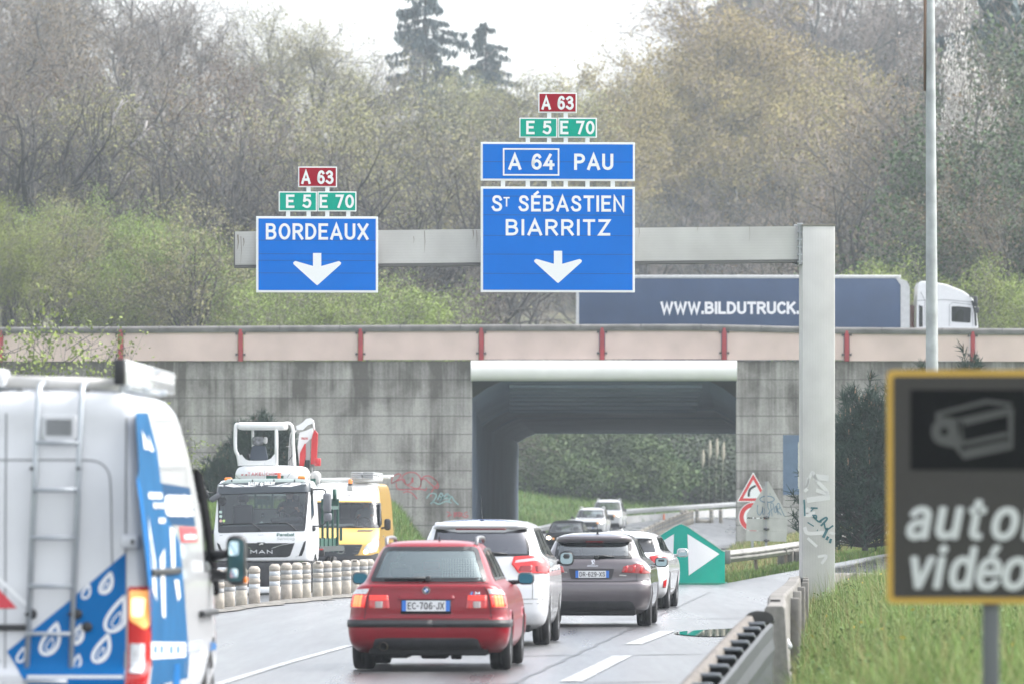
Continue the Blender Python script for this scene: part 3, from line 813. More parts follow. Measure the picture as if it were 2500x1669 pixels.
# ------------------------------------------------------------------ the overpass
YB = 235.0
def concrete_mat(name, joints=True, base=(.395, .38, .36), stain=(.115, .105, .095), px=2.16, pz=.657, z0=7.33, x0=-1.44, vband=1.0):
    m = bpy.data.materials.new(name); m.use_nodes = True; N = m.node_tree.nodes; L = m.node_tree.links; b = N["Principled BSDF"]
    def node(t, **kw):
        n = N.new(t)
        for k, v in kw.items():
            if k.startswith("i"): n.inputs[int(k[1:])].default_value = v
            else: setattr(n, k, v)
        return n
    def mth(op, a, b_=None, c=None):
        n = node("ShaderNodeMath", operation=op)
        for i, q in enumerate((a, b_, c)):
            if q is None: continue
            if isinstance(q, (int, float)): n.inputs[i].default_value = q
            else: L.new(q, n.inputs[i])
        return n.outputs[0]
    tc = node("ShaderNodeTexCoord"); se = node("ShaderNodeSeparateXYZ"); L.new(tc.outputs["Object"], se.inputs[0])
    u = mth('DIVIDE', mth('SUBTRACT', se.outputs[0], x0), px); v = mth('DIVIDE', mth('SUBTRACT', se.outputs[2], z0), pz)
    fu, fv = mth('FLOOR', u), mth('FLOOR', v)
    cb = node("ShaderNodeCombineXYZ"); L.new(fu, cb.inputs[0]); L.new(fv, cb.inputs[1])
    wn = node("ShaderNodeTexWhiteNoise"); L.new(cb.outputs[0], wn.inputs[0])
    # streaks, long in z
    mp = node("ShaderNodeMapping"); mp.inputs["Scale"].default_value = (1.3, 1.3, .22); L.new(tc.outputs["Object"], mp.inputs[0])
    n1 = node("ShaderNodeTexNoise"); n1.inputs["Scale"].default_value = .75; n1.inputs["Detail"].default_value = 9; n1.inputs["Roughness"].default_value = .62; L.new(mp.outputs[0], n1.inputs["Vector"])
    n2 = node("ShaderNodeTexNoise"); n2.inputs["Scale"].default_value = .62; n2.inputs["Detail"].default_value = 10; n2.inputs["Roughness"].default_value = .6; n2.inputs["Distortion"].default_value = .6; L.new(tc.outputs["Object"], n2.inputs["Vector"])
    n3 = node("ShaderNodeTexNoise"); n3.inputs["Scale"].default_value = 14; n3.inputs["Detail"].default_value = 6; L.new(tc.outputs["Object"], n3.inputs["Vector"])
    st = node("ShaderNodeTexNoise"); st.inputs["Scale"].default_value = 1; st.inputs["Detail"].default_value = 5
    m2 = node("ShaderNodeMapping"); m2.inputs["Scale"].default_value = (9, 9, .25); L.new(tc.outputs["Object"], m2.inputs[0]); L.new(m2.outputs[0], st.inputs["Vector"])
    # stain amount: blotches + streaks, heavier at the top course
    top = node("ShaderNodeMapRange"); top.inputs[1].default_value = z0 - 1.9; top.inputs[2].default_value = z0; top.inputs[3].default_value = 0; top.inputs[4].default_value = .16 * vband; L.new(se.outputs[2], top.inputs[0])
    a = mth('ADD', mth('MULTIPLY', n1.outputs["Fac"], .75), mth('MULTIPLY', n2.outputs["Fac"], .55))
    a = mth('ADD', a, mth('MULTIPLY', mth('SUBTRACT', st.outputs["Fac"], .5), .26))
    a = mth('ADD', a, top.outputs[0])
    if joints: a = mth('ADD', a, mth('MULTIPLY', mth('SUBTRACT', wn.outputs[0], .5), .09))
    mr = node("ShaderNodeMapRange"); mr.inputs[1].default_value = .575; mr.inputs[2].default_value = .82; L.new(a, mr.inputs[0])
    mx = node("ShaderNodeMix", data_type='RGBA'); L.new(mr.outputs[0], mx.inputs[0]); mx.inputs[6].default_value = (*base, 1); mx.inputs[7].default_value = (*stain, 1)
    # pale bloom
    pl = node("ShaderNodeMapRange"); pl.inputs[1].default_value = .56; pl.inputs[2].default_value = .72; pl.inputs[4].default_value = .55; L.new(n2.outputs["Fac"], pl.inputs[0])
    mw = node("ShaderNodeMix", data_type='RGBA'); L.new(mth('MULTIPLY', pl.outputs[0], mth('SUBTRACT', 1.0, mr.outputs[0])), mw.inputs[0]); L.new(mx.outputs[2], mw.inputs[6]); mw.inputs[7].default_value = (.58, .57, .55, 1)
    g = node("ShaderNodeMix", data_type='RGBA', blend_type='OVERLAY'); g.inputs[0].default_value = .35; L.new(mw.outputs[2], g.inputs[6]); L.new(n3.outputs["Fac"], g.inputs[7])
    col = g.outputs[2]
    if joints:
        fr = mth('SUBTRACT', v, fv); fx = mth('SUBTRACT', u, fu)
        jh = mth('MAXIMUM', mth('LESS_THAN', fr, .035), mth('GREATER_THAN', fr, .972)); jv = mth('LESS_THAN', fx, .014)
        j = mth('MAXIMUM', mth('MULTIPLY', jh, .55), mth('MULTIPLY', jv, .22))
        mj = node("ShaderNodeMix", data_type='RGBA'); L.new(j, mj.inputs[0]); L.new(col, mj.inputs[6]); mj.inputs[7].default_value = (.05, .048, .045, 1); col = mj.outputs[2]
    L.new(col, b.inputs["Base Color"]); b.inputs["Roughness"].default_value = .85; b.inputs["Specular IOR Level"].default_value = .25
    bp = node("ShaderNodeBump"); bp.inputs["Strength"].default_value = .3; bp.inputs["Distance"].default_value = .02; L.new(n3.outputs["Fac"], bp.inputs["Height"]); L.new(bp.outputs[0], b.inputs["Normal"])
    return m
CONC = concrete_mat("stained_concrete_panels")
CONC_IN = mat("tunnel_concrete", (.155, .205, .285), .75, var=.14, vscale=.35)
CONC_RAW = concrete_mat("old_barrier_concrete", False, (.22, .21, .195), (.085, .08, .072), vband=0)
PINK = mat("parapet_panel_render", (.62, .485, .445), .8, var=.10, vscale=.9, bump=.15, bscale=8)
REDP = mat("dark_red_post_paint", (.36, .035, .045), .5, var=.2, vscale=3)
COPING = mat("coping_dark_stone", (.13, .125, .12), .8, var=.35, vscale=2)
BEAMW = mat("white_edge_beam_paint", (.80, .80, .78), .5, var=.05, vscale=1.5)
STEELD = mat("dark_bolt_steel", (.05, .05, .055), .5, metal=.4)

br = thing("overpass", "concrete motorway overpass with pink parapet panels, red posts and one road opening", "bridge", (0, YB, 0))
def bl(name, mb, m, parent=None, **kw): return mb.build(name, m, parent or br, **kw)
o = MB(); o.box(((-60 - 1.44) / 2, .35, 3.17), (60 - 1.44, .7, 8.32)); wall_l = bl("abutment_wall", o, CONC)
o = MB(); o.box(((60 + 8.1) / 2, .35, 3.17), (60 - 8.1, .7, 8.32)); wall_r = bl("abutment_wall", o, CONC)
# graffiti on the left wall, painted shapes on the right pier
SPRAYR = mat("red_spray_paint", (.50, .10, .12), .7); SPRAYC = mat("turquoise_spray_paint", (.26, .40, .40), .7); BLUEP = mat("slate_blue_wall_paint", (.10, .15, .23), .75, var=.12, vscale=3); CREAM = mat("cream_wall_paint", (.72, .69, .58), .75, var=.06)
def wp(dx, dy): return (PX(dx, YB), PZ(dy, YB))
fw = plane((0, 0, 0), 0.0)
def c3(x, y): return wp((770 + x / 5.227) / 1.06428, (1130 + y / 5.227) / 1.06428)
o = MB()
for pts in ([(970, 250), (985, 180), (1050, 135), (1090, 150), (1060, 200), (1000, 245), (975, 255), (1120, 200), (1150, 270)],
            [(1100, 190), (1130, 145), (1200, 115), (1290, 130), (1345, 200), (1335, 300), (1280, 320), (1170, 275), (1100, 200)],
            [(1180, 275), (1220, 250), (1240, 180), (1245, 250)],
            [(1345, 300), (1360, 190), (1440, 160), (1520, 200), (1568, 270), (1540, 320), (1400, 200), (1350, 215)],
            [(1030, 250), (1040, 310), (1090, 335), (1340, 330), (1400, 345), (1420, 310)], [(1500, 190), (1560, 250), (1490, 350), (1470, 425)],
            [(1120, 375), (1180, 360), (1240, 385), (1300, 455)]):
    stroke(o, fw, curve_pts([c3(*p) for p in pts], 5), .035, 0, .006)
def c5(x, y): return wp((1000 + x / 5.8725) / 1.06428, (1180 + y / 5.8725) / 1.06428)
for pts in ([(530, 400), (580, 420), (545, 470), (600, 440)], [(640, 400), (640, 480), (680, 410), (650, 430), (700, 470)], [(720, 480), (700, 410), (760, 430), (720, 445), (780, 475)], [(830, 400), (790, 420), (800, 450), (840, 455), (820, 480), (780, 480)]):
    stroke(o, fw, curve_pts([c5(*p) for p in pts], 4), .03, 0, .006)
for pts in ([(240, 210), (300, 140), (380, 150), (360, 220), (300, 290)], [(400, 230), (450, 130), (480, 200), (420, 260), (540, 140), (560, 220)], [(560, 250), (600, 180), (640, 240), (700, 300)], [(330, 250), (420, 290), (520, 250), (600, 270)], [(430, 180), (520, 210), (580, 160)]):
    stroke(o, fw, curve_pts([c5(*p) for p in pts], 4), .05, 1, .007)
o.build("graffiti", [SPRAYR, SPRAYC], wall_l)
o = MB()
def rect(x0, y0, x1, y1, m, off): 
    a, b = wp(x0, y1), wp(x1, y0); flat(o, fw, [(a[0], a[1]), (b[0], a[1]), (b[0], b[1]), (a[0], b[1])], m, off)
rect(1796, 997, 1925, 1134, 0, .005); rect(1831, 1013, 1935, 1120, 1, .009); rect(1850, 1013, 1905, 1120, 0, .012)
o.build("painted_patch", [BLUEP, CREAM], wall_r)
# tunnel walls: left leans right with the road, right stays hidden behind the pier
def tri_wall(x0, x1, th, ztop0, ztop1, y0=.7, y1=50.0, n=12):
    o = MB(); rows = []
    for i in range(n + 1):
        t = i / n; x = x0 + (x1 - x0) * t; y = y0 + (y1 - y0) * t; zt = ztop0 + (ztop1 - ztop0) * t
        rows.append([Vector((x, y, -1)), Vector((x, y, zt)), Vector((x + th, y, zt)), Vector((x + th, y, -1)), Vector((x, y, -1))])
    o.grid(rows, 0, False); o.add(rows[0][:4], [(0, 1, 2, 3)]); o.add(rows[-1][:4], [(0, 1, 2, 3)]); return o
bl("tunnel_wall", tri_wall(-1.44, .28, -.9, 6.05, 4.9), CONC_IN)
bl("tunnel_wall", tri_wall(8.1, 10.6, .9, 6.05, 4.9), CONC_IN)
# ceiling: cross section with haunches; a ribbed step near the mouth, then the lower slab
def ceil_rows():
    prof = [(0.0, 6.62), (1.5, 6.45), (3.0, 6.20), (3.1, 6.28), (6.0, 5.98), (6.1, 6.06), (9.0, 5.78), (9.1, 5.70), (20, 5.62), (20.1, 5.56), (35, 5.46), (50, 5.36)]
    rows = []
    for y, z in prof:
        t = max(0, (y - .7) / 49.3); xl = -1.44 + 1.72 * t - .02; xr = 8.1 + 2.5 * t + .02; h = .62 - .25 * t; wl = 1.1 - .3 * t
        rows.append([Vector((xl, y, z - h - .02)), Vector((xl + wl * .5, y, z - h * .42)), Vector((xl + wl, y, z)), Vector((xr - wl * .9, y, z)), Vector((xr - wl * .45, y, z - h * .42)), Vector((xr, y, z - h - .02))])
    return rows
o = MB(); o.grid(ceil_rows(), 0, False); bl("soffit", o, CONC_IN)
# ribs across the ceiling near the mouth
o = MB()
for k in range(7):
    y = 1.0 + k * 1.25; z = 6.62 - .105 * y
    o.box((3.4, y, z - .06), (7.0, .5, .12), 0, r=.02)
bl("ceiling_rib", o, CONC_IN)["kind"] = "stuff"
o = MB()
o.box((0, 25.4, 7.04), (240, 50, .56)); bl("bridge_deck", o, mat("deck_asphalt", (.07, .07, .072), .6, var=.2))
# white rounded edge beam over the opening
o = MB(); xl, xr = PX(1080, YB), PX(1690, YB); zt, zb = PZ(826, YB), PZ(873, YB)
pr = [(.02, zt)] + [(-.10 - .30 * math.sin(a) , (zt + zb) / 2 + (zt - zb) / 2 * math.cos(a)) for a in np.linspace(.25, math.pi - .25, 12)] + [(.02, zb)]
pr = [(y, z) for y, z in pr]
o.grid([[Vector((x, y, z)) for y, z in pr] for x in np.linspace(xl, xr, 6)], 0, True)
for x in (xl, xr): o.add([Vector((x, y, z)) for y, z in pr], [tuple(range(len(pr)))])
bl("edge_beam", o, BEAMW)
# parapet: panels between red posts, coping
def ptop(dx): return np.interp(dx, [-300, 0, 1100, 1600, 1700, 1900, 2349, 2600], [752, 751, 745, 744, 746, 751, 754, 755])
def pbot(dx): return np.interp(dx, [-300, 0, 280, 1090, 1690, 1950, 2349], [832, 831, 830, 826, 825, 829, 831])
posts = [-552, -275, 2, 277, 552, 827, 1104, 1381, 1661, 1942, 2231, 2512, 2790]
for a, b in zip(posts[:-1], posts[1:]):
    x0, x1 = PX(a + 7, YB), PX(b - 7, YB); zb_ = PZ((pbot(a) + pbot(b)) / 2, YB) + .03
    o = MB(); n = 2
    vs = [Vector((x0, -.10, zb_)), Vector((x1, -.10, zb_)), Vector((x1, -.10, PZ(ptop(b) + 8, YB))), Vector((x0, -.10, PZ(ptop(a) + 8, YB)))]
    vs += [v + Vector((0, .16, 0)) for v in vs]
    o.add(vs, [(0, 1, 2, 3), (7, 6, 5, 4), (0, 4, 5, 1), (1, 5, 6, 2), (2, 6, 7, 3), (3, 7, 4, 0)]); bl("parapet_panel", o, PINK)
for a in posts:
    o = MB(); x = PX(a, YB); z0, z1 = PZ(pbot(a) - .5, YB), PZ(ptop(a) + 7, YB)
    o.box((x, -.06, (z0 + z1) / 2), (.17, .2, z1 - z0), 0); o.box((x, -.17, (z0 + z1) / 2), (.10, .05, z1 - z0 - .02), 0)
    for z in (z0 + .24, z1 - .16):
        for s_ in (-1, 1): o.box((x + s_ * .125, -.13, z), (.09, .07, .05), 1); o.tube([(x + s_ * .16, -.13, z - .045), (x + s_ * .16, -.13, z + .045)], .018, 6, 1)
    bl("parapet_post", o, [REDP, STEELD])
px_ = np.linspace(-700, 2950, 60); rows = []
prof = [(-.16, -.16), (-.2, -.02), (-.16, .04), (-.06, .075), (.10, .075), (.18, .04), (.2, -.06), (.18, -.16), (-.16, -.16)]
for d in px_: rows.append([Vector((PX(d, YB), y, PZ(ptop(d), YB) - .07 + z)) for y, z in prof])
o = MB(); o.grid(rows, 0, True); bl("coping", o, COPING)
o = MB()
for d in np.arange(-600, 2900, 138): o.box((PX(d, YB), -.19, PZ(ptop(d), YB) - .07), (.02, .03, .16), 0)
bl("coping_joint", o, STEELD)["kind"] = "stuff"
# far parapet
o = MB(); o.box((0, 50.2, 7.75), (240, .2, .9)); bl("parapet_panel", o, PINK)

# ------------------------------------------------------------------ lorry on the overpass
NAVY = mat("lorry_curtain_navy", (.022, .052, .12), .55, var=.12, vscale=.8, bump=.2, bscale=2.5)
WPAINT = mat("white_lorry_paint", (.74, .75, .76), .3, coat=.5, var=.03, dirt=((.35, .33, .30), .5, .35))
D2 = 262.0
lor = thing("lorry", "white tractor pulling a long navy curtain-sided trailer across the overpass", "lorry", (0, D2, 7.33))
def lx(d): return PX(d, D2)
def lz(d): return PZ(d, D2) - 7.33
o = MB(); x0, x1 = lx(1327), lx(2066); zt = lz(637); 
o.box(((x0 + x1) / 2, 1.27, (zt + 1.15) / 2), (x1 - x0, 2.5, zt - 1.15), 0, r=.02); 
trl = o.build("trailer_curtain", NAVY, lor)
o = MB(); put_text(o, plane((0, 0, 0), .02), "WWW.BILDUTRUCK.COM", lx(1515), lz(721), .50, lx(1908) - lx(1515), 0, .012, bold=.022, space=.8, align='LEFT'); o.build("lettering", WHITE, trl)
o = MB()
o.box(((x0 + x1) / 2, 1.27, zt + .03), (x1 - x0 + .02, 2.54, .14), 0, r=.03)
o.box((x0 - .03, 1.27, (zt + 1.1) / 2), (.10, 2.54, zt - 1.0), 0)
xs2 = lx(2087); z2 = lz(645)
o.prism([(x1, 1.1), (xs2, 1.1), (xs2, z2 - .25), (xs2 - .12, z2), (x1 - .25, zt + .05), (x1, zt - .3)], lambda a, b, d: Vector((a, d, b)), 0.0, 2.54, 0)
o.build("trailer_frame", mat("trailer_grey_frame", (.52, .53, .53), .5, var=.1), lor)
o = MB(); o.box(((x0 + x1) / 2, 1.27, 1.0), (x1 - x0, 2.4, .2), 0); o.build("trailer_chassis", UNDER, lor)
# cab, front to the right: outline in (x, z) swept across its width
cb0 = lx(2102); roof = [(lx(2102), 1.0), (lx(2103), lz(700)), (lx(2107), lz(652)), (lx(2112), lz(645)), (lx(2135), lz(646)), (lx(2170), lz(652)), (lx(2210), lz(668)), (lx(2232), lz(684)), (lx(2240), lz(712)), (lx(2244), lz(750)), (lx(2246), 1.0), (lx(2246), .5), (lx(2102), .5)]
roof = rpoly(roof, .15, 3)
o = MB(); o.prism(roof, lambda a, b, d: Vector((a, d, b)), .05, 2.45, 0); cabm = o.build("cab", WPAINT, lor, bevel=.06)
o = MB(); fl = plane((0, 0, 0), .045); q = rpoly([(lx(2183), lz(738)), (lx(2226), lz(741)), (lx(2228), lz(706)), (lx(2200), lz(703)), (lx(2183), lz(703))], .05); flat(o, fl, q, 0, .006); o.build("side_window", GLASS_DK, cabm)
o = MB()
for pts in ([(2178, 748), (2178, 700), (2186, 694), (2232, 700)], [(2232, 748), (2230, 715)], [(2122, 748), (2122, 690), (2112, 670)], [(2104, 690), (2170, 688), (2236, 694)]): stroke(o, fl, [(lx(a), lz(b)) for a, b in pts], .02, 0, .008)
o.build("door_seam", mat("grey_panel_gap", (.2, .21, .22), .7), cabm)
o = MB(); stroke(o, fl, [(lx(2239), lz(748)), (lx(2237), lz(715)), (lx(2230), lz(690))], .09, 0, .009); o.build("windscreen_edge", FRIT, cabm)
o = MB(); q = rpoly([(lx(2108), lz(750)), (lx(2117), lz(750)), (lx(2117), lz(703)), (lx(2108), lz(700))], .03); flat(o, fl, q, 0, .006); o.build("cab_vent", FRIT, cabm)
o = MB(); flat(o, fl, rpoly([(lx(2190), lz(737)), (lx(2210), lz(737)), (lx(2212), lz(714)), (lx(2203), lz(708)), (lx(2192), lz(720))], .08), 0, .003); o.build("jacket_shape", mat("yellow_green_jacket", (.25, .32, .12), .8), cabm).name = "jacket_patch"  # flat yellow-green jacket shape laid just under the side window glass
for zz in (.0, .34):
    o = MB(); o.box((lx(2238) + zz * .15, -.10, lz(692) - zz), (.16, .14, .42 - zz * .5), 0, r=.05); o.build("mirror", BLACKP, lor)
o = MB(); o.tube([(lx(2224), .05, lz(680)), (lx(2236), -.05, lz(682))], .03, 6, 0); o.build("mirror_arm", BLACKP, lor)
o = MB(); o.tube([(lx(2094), .6, .9), (lx(2094), .6, lz(700))], .1, 10, 0); o.build("exhaust", mat("rusty_exhaust", (.16, .07, .05), .7, var=.3), lor)
for wx in (x0 + 2.6, x0 + 3.9, x0 + 5.2, lx(2130), lx(2228)):
    for wy in (.2, 2.3):
        o = MB(); o.lathe([(.0, -.15), (.45, -.15), (.5, -.1), (.5, .1), (.45, .15), (0, .15)], 24, 0, Matrix.Translation((wx, wy, .5)) @ Matrix.Rotation(R(90), 4, 'X')); o.build("wheel", RUBBER, lor)

# ------------------------------------------------------------------ sign gantry
YG = 118.0; ROTG = R(3.4)
ALU = bpy.data.materials.new("ribbed_aluminium"); ALU.use_nodes = True
def _alu(m, axis):
    N = m.node_tree.nodes; L = m.node_tree.links; b = N["Principled BSDF"]
    tc = N.new("ShaderNodeTexCoord"); w = N.new("ShaderNodeTexWave"); w.wave_type = 'BANDS'; w.bands_direction = axis; w.inputs["Scale"].default_value = 11; w.inputs["Distortion"].default_value = 0
    L.new(tc.outputs["Object"], w.inputs["Vector"])
    cr = N.new("ShaderNodeValToRGB"); cr.color_ramp.elements[0].position = 0; cr.color_ramp.elements[0].color = (.42, .412, .40, 1); cr.color_ramp.elements[1].position = .15; cr.color_ramp.elements[1].color = (.51, .502, .488, 1); L.new(w.outputs["Fac"], cr.inputs[0])
    no = N.new("ShaderNodeTexNoise"); no.inputs["Scale"].default_value = 1.2; no.inputs["Detail"].default_value = 8; L.new(tc.outputs["Object"], no.inputs["Vector"])
    mx = N.new("ShaderNodeMix"); mx.data_type = 'RGBA'; mx.blend_type = 'OVERLAY'; mx.inputs[0].default_value = .35; L.new(cr.outputs[0], mx.inputs[6]); L.new(no.outputs["Fac"], mx.inputs[7])
    L.new(mx.outputs[2], b.inputs["Base Color"]); b.inputs["Roughness"].default_value = .5; b.inputs["Metallic"].default_value = .12
_alu(ALU, 'Z')
ALUX = bpy.data.materials.new("ribbed_aluminium_upright"); ALUX.use_nodes = True; _alu(ALUX, 'X')
def gx(d): return PX(d, YG)
def gzv(d): return PZ(d, YG)
XM = gx(1878)
gan = thing("sign_gantry", "grey cantilever sign gantry with one upright mast and a long beam over the road", "sign gantry", (XM, YG, 0), ROTG)
zg0 = gz(XM, YG) - .3
def GX(d): return (gx(d) - XM) / math.cos(ROTG)
mast_w = GX(1915) - GX(1840)
o = MB(); zt = gzv(518); o.box((0, .3, (zt + zg0) / 2), (mast_w, .6, zt - zg0), 0, r=.012); mast = o.build("mast", ALUX, gan)
o = MB(); o.box((0, .3, zt + .012), (mast_w + .03, .64, .025), 0); o.build("mast_cap", mat("weathered_brown_cap", (.22, .2, .17), .7), mast)
# graffiti on the mast
TEAL = mat("dark_teal_marker", (.04, .13, .15), .6); WSMEAR = mat("white_spray_smear", (.56, .56, .55), .8)
fm = plane((0, 0, 0), 0.0)
def c4(x, y): return (GX((1780 + x / 5.225) / 1.06428), gzv((1140 + y / 5.225) / 1.06428))
o = MB()
for pts, w in (([(1060, 610), (1110, 615), (1110, 650), (1070, 625), (1140, 690), (1180, 690)], .03), ([(1150, 690), (1230, 640), (1245, 665), (1170, 745)], .035), ([(1210, 700), (1240, 790), (1330, 740)], .03), ([(1260, 770), (1200, 895)], .05), ([(1265, 880), (1240, 925)], .045), ([(1300, 910), (1285, 965)], .045), ([(1040, 515), (1130, 520)], .03), ([(1000, 700), (1080, 750)], .02), ([(955, 410), (960, 480), (965, 620)], .03), ([(1040, 560), (1090, 510)], .02), ([(1120, 800), (1130, 805)], .03)):
    stroke(o, fm, curve_pts([c4(*p) for p in pts], 5), w, 0, .008)
for pts, w in (([(1010, 130), (990, 250), (1060, 60), (1120, 180)], .05), ([(1080, 120), (1270, 140)], .11), ([(1130, 180), (1260, 330), (1110, 290)], .07), ([(1000, 270), (960, 310)], .06), ([(990, 420), (1290, 380)], .10), ([(1020, 520), (980, 600), (1100, 590)], .09), ([(960, 760), (1010, 840), (1240, 830)], .07), ([(1280, 830), (1350, 850)], .05), ([(1130, 1140), (1240, 1130), (1180, 1230)], .05), ([(1000, 900), (1120, 1010)], .05)):
    stroke(o, fm, curve_pts([c4(*p) for p in pts], 5), w, 1, .005)
o.build("graffiti", [TEAL, WSMEAR], mast)
# beam, slightly drooping to its free end
xa, xb = GX(543), GX(1835)
tilt = .012
def bz(x, up): return (gzv(519) if up else gzv(595)) + (x - xb) * tilt
o = MB(); rows = []
for x in np.linspace(xa, xb, 3):
    rows.append([Vector((x, .1, bz(x, 0))), Vector((x, .1, bz(x, 1))), Vector((x, .52, bz(x, 1))), Vector((x, .52, bz(x, 0))), Vector((x, .1, bz(x, 0)))])
o.grid(rows, 0, False); o.add(rows[0][:4], [(0, 1, 2, 3)]); o.add(rows[-1][:4], [(0, 1, 2, 3)])
beam = o.build("beam", ALU, gan)
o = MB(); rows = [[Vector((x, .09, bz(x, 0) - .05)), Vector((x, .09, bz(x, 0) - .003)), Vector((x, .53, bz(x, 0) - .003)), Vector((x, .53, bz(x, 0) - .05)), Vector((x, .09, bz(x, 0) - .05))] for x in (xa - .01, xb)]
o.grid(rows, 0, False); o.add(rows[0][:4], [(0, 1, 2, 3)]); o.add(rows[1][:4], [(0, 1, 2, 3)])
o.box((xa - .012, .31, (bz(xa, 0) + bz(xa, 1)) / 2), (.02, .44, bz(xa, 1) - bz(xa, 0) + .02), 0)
o.build("beam_edge", mat("painted_shade_grey", (.12, .12, .12), .6), beam)  # beam underside and free end, their shade painted in as dark grey
o = MB(); fb = plane((0, 0, 0), .1)
for dx, y0, y1, w_ in ((549, 532, 566, .03), (556, 536, 600, .012), (562, 540, 560, .02), (975, 527, 578, .012), (950, 540, 556, .01), (1086, 526, 548, .018), (1094, 527, 570, .012), (1466, 522, 548, .012), (1600, 521, 535, .01), (1720, 524, 560, .008)):
    x = GX(dx); stroke(o, fb, [(x, bz(x, 1) - (y0 - 525) * K * YG), (x + .01, bz(x, 1) - (.5 * (y0 + y1) - 525) * K * YG), (x - .005, max(bz(x, 0) + .01, bz(x, 1) - (y1 - 525) * K * YG))], [w_, w_ * .8, w_ * .2], 0, .004)
o.build("dirt_streak", mat("brown_dirt_streak", (.25, .22, .19), .8), beam)["kind"] = "stuff"
xp = GX(1835.5)
o = MB(); o.box((xp - .012, .31, gzv(560)), (.02, .62, gzv(512) - gzv(606)), 0); o.box((xp + .014, .31, gzv(560)), (.02, .62, gzv(512) - gzv(606)), 0); o.prism([(xp - .03, gzv(597)), (xp - .22, gzv(597)), (xp - .03, gzv(606))], lambda a, b, d: Vector((a, d, b)), .28, .34, 1)
o.build("flange_plate", [GALV, STEELD], gan)
for dy in (515, 533, 550, 567, 585, 601):
    z = gzv(dy)
    for yy in (.03, .58): o = MB(); o.lathe([(0, -.05), (.022, -.05), (.022, .05), (0, .05)], 6, 0, Matrix.Translation((xp, yy, z)) @ Matrix.Rotation(R(90), 4, 'Y'), smooth=False); o.build("bolt", GALV, gan)

# sign panels on the gantry
SBLUE = mat("motorway_sign_blue", (.0, .155, .62), .6, spec=.05, var=.05, vscale=1.2)
SRED = mat("route_sign_red", (.34, .008, .025), .6, spec=.05, var=.04); SGREEN = mat("route_sign_green", (.0, .35, .255), .6, spec=.05, var=.04)
SBACK = mat("sign_back_aluminium", (.45, .46, .47), .5, metal=.3)
def gantry_sign(name, label, x0, y0, x1, y1, m, frame=5.0, stems=(), stem_y=None, depth=.07, front=0.0, letters=(), arrow=None, box=None, seams=()):
    xm = (x0 + x1) / 2; L0 = Vector((gx(xm), YG, 0))
    # the whole panel turns with the gantry about the mast
    c = Vector(((gx(xm) - XM) / math.cos(ROTG), front, 0)); c = Matrix.Rotation(ROTG, 4, 'Z') @ c + Vector((XM, YG, 0))
    zb = gzv(y1); sc = c.y / YG
    s = thing(name, label, "road sign", (c.x * 1.0, c.y, zb), ROTG)
    s.location.x = PX(xm, c.y)
    def f(dx, dy, off=0.0): return Vector(((dx - xm) * K * c.y / math.cos(ROTG), -off, PZ(dy, c.y) - zb))
    fr = frame
    o = MB(); q = [f(x0, y1), f(x1, y1), f(x1, y0), f(x0, y0)]
    o.add(q + [v + Vector((0, depth, 0)) for v in q], [(0, 1, 2, 3), (7, 6, 5, 4), (0, 4, 5, 1), (1, 5, 6, 2), (2, 6, 7, 3), (3, 7, 4, 0)])
    pn = o.build("panel_frame", WHITE, s, bevel=.006)
    o = MB(); q = [f(x0 + fr, y1 - fr, .004), f(x1 - fr, y1 - fr, .004), f(x1 - fr, y0 + fr, .004), f(x0 + fr, y0 + fr, .004)]; o.add(q, [(0, 1, 2, 3)])
    for sy in seams: o.add([f(x0 + fr, sy + .5, .0055), f(x1 - fr, sy + .5, .0055), f(x1 - fr, sy - .5, .0055), f(x0 + fr, sy - .5, .0055)], [(0, 1, 2, 3)], 1)
    pf = o.build("panel_face", [m, mat("sign_seam", (.01, .06, .22), .6)], s)
    o = MB()
    for (t, cx, yb, cap, w, kw) in letters:
        vs, fs = text2d(t, cap, w, **kw); o.add([f(cx + a, yb - b, .008 + l * 2) for a, b, l in vs], fs, 0)
    if arrow:
        ax, ay, s_ = arrow; pts = [(-9.5, 0), (9.5, 0), (9.5, 30), (50, 18.5), (55, 22), (54, 26), (4, 71), (0, 74), (-4, 71), (-54, 26), (-55, 22), (-50, 18.5), (-9.5, 30)]
        o.add([f(ax + a * s_, ay + b * s_, .008) for a, b in pts], [tuple(range(len(pts)))], 0)
    if box:
        bx0, by0, bx1, by1, t = box; ou = [(bx0, by1), (bx1, by1), (bx1, by0), (bx0, by0)]; i_ = [(bx0 + t, by1 - t), (bx1 - t, by1 - t), (bx1 - t, by0 + t), (bx0 + t, by0 + t)]
        o.add([f(a, b, .008) for a, b in ou + i_], [(k, (k + 1) % 4, (k + 1) % 4 + 4, k + 4) for k in range(4)], 0)
    o.build("lettering", WHITE, s)
    for sx in stems:
        o = MB(); a, b = f(sx, y1), f(sx, stem_y); o.box((a.x, depth * .5, (a.z + b.z) / 2), (.075, .05, abs(a.z - b.z)), 0); o.build("stem", WHITE, s)
    o = MB(); 
    for k in (.25, .75): o.box((0, depth + .025, (gzv(y0) - zb) * k), ((x1 - x0) * K * c.y * .96, .045, .06), 0)
    o.build("back_rail", SBACK, s)
    return s
B = dict(bold=.013, space=1.12)
FS = -.10
gantry_sign("road_sign", "large blue BORDEAUX sign with a down arrow on the left of the gantry", 588, 497, 867, 671.5, SBLUE, 5.2, (), None, letters=[("BORDEAUX", 727.5, 550.5, 37.5, 235, B)], arrow=(727.5, 581, 1), front=FS, seams=(552, 583, 598, 627))
gantry_sign("road_sign", "green E 5 plate, left one of the pair above the BORDEAUX sign", 639.5, 440, 727, 485.5, SGREEN, 2.6, (661, 708), 497, letters=[("E 5", 685, 478, 31, 58, dict(bold=.016, space=1.0))], front=FS)
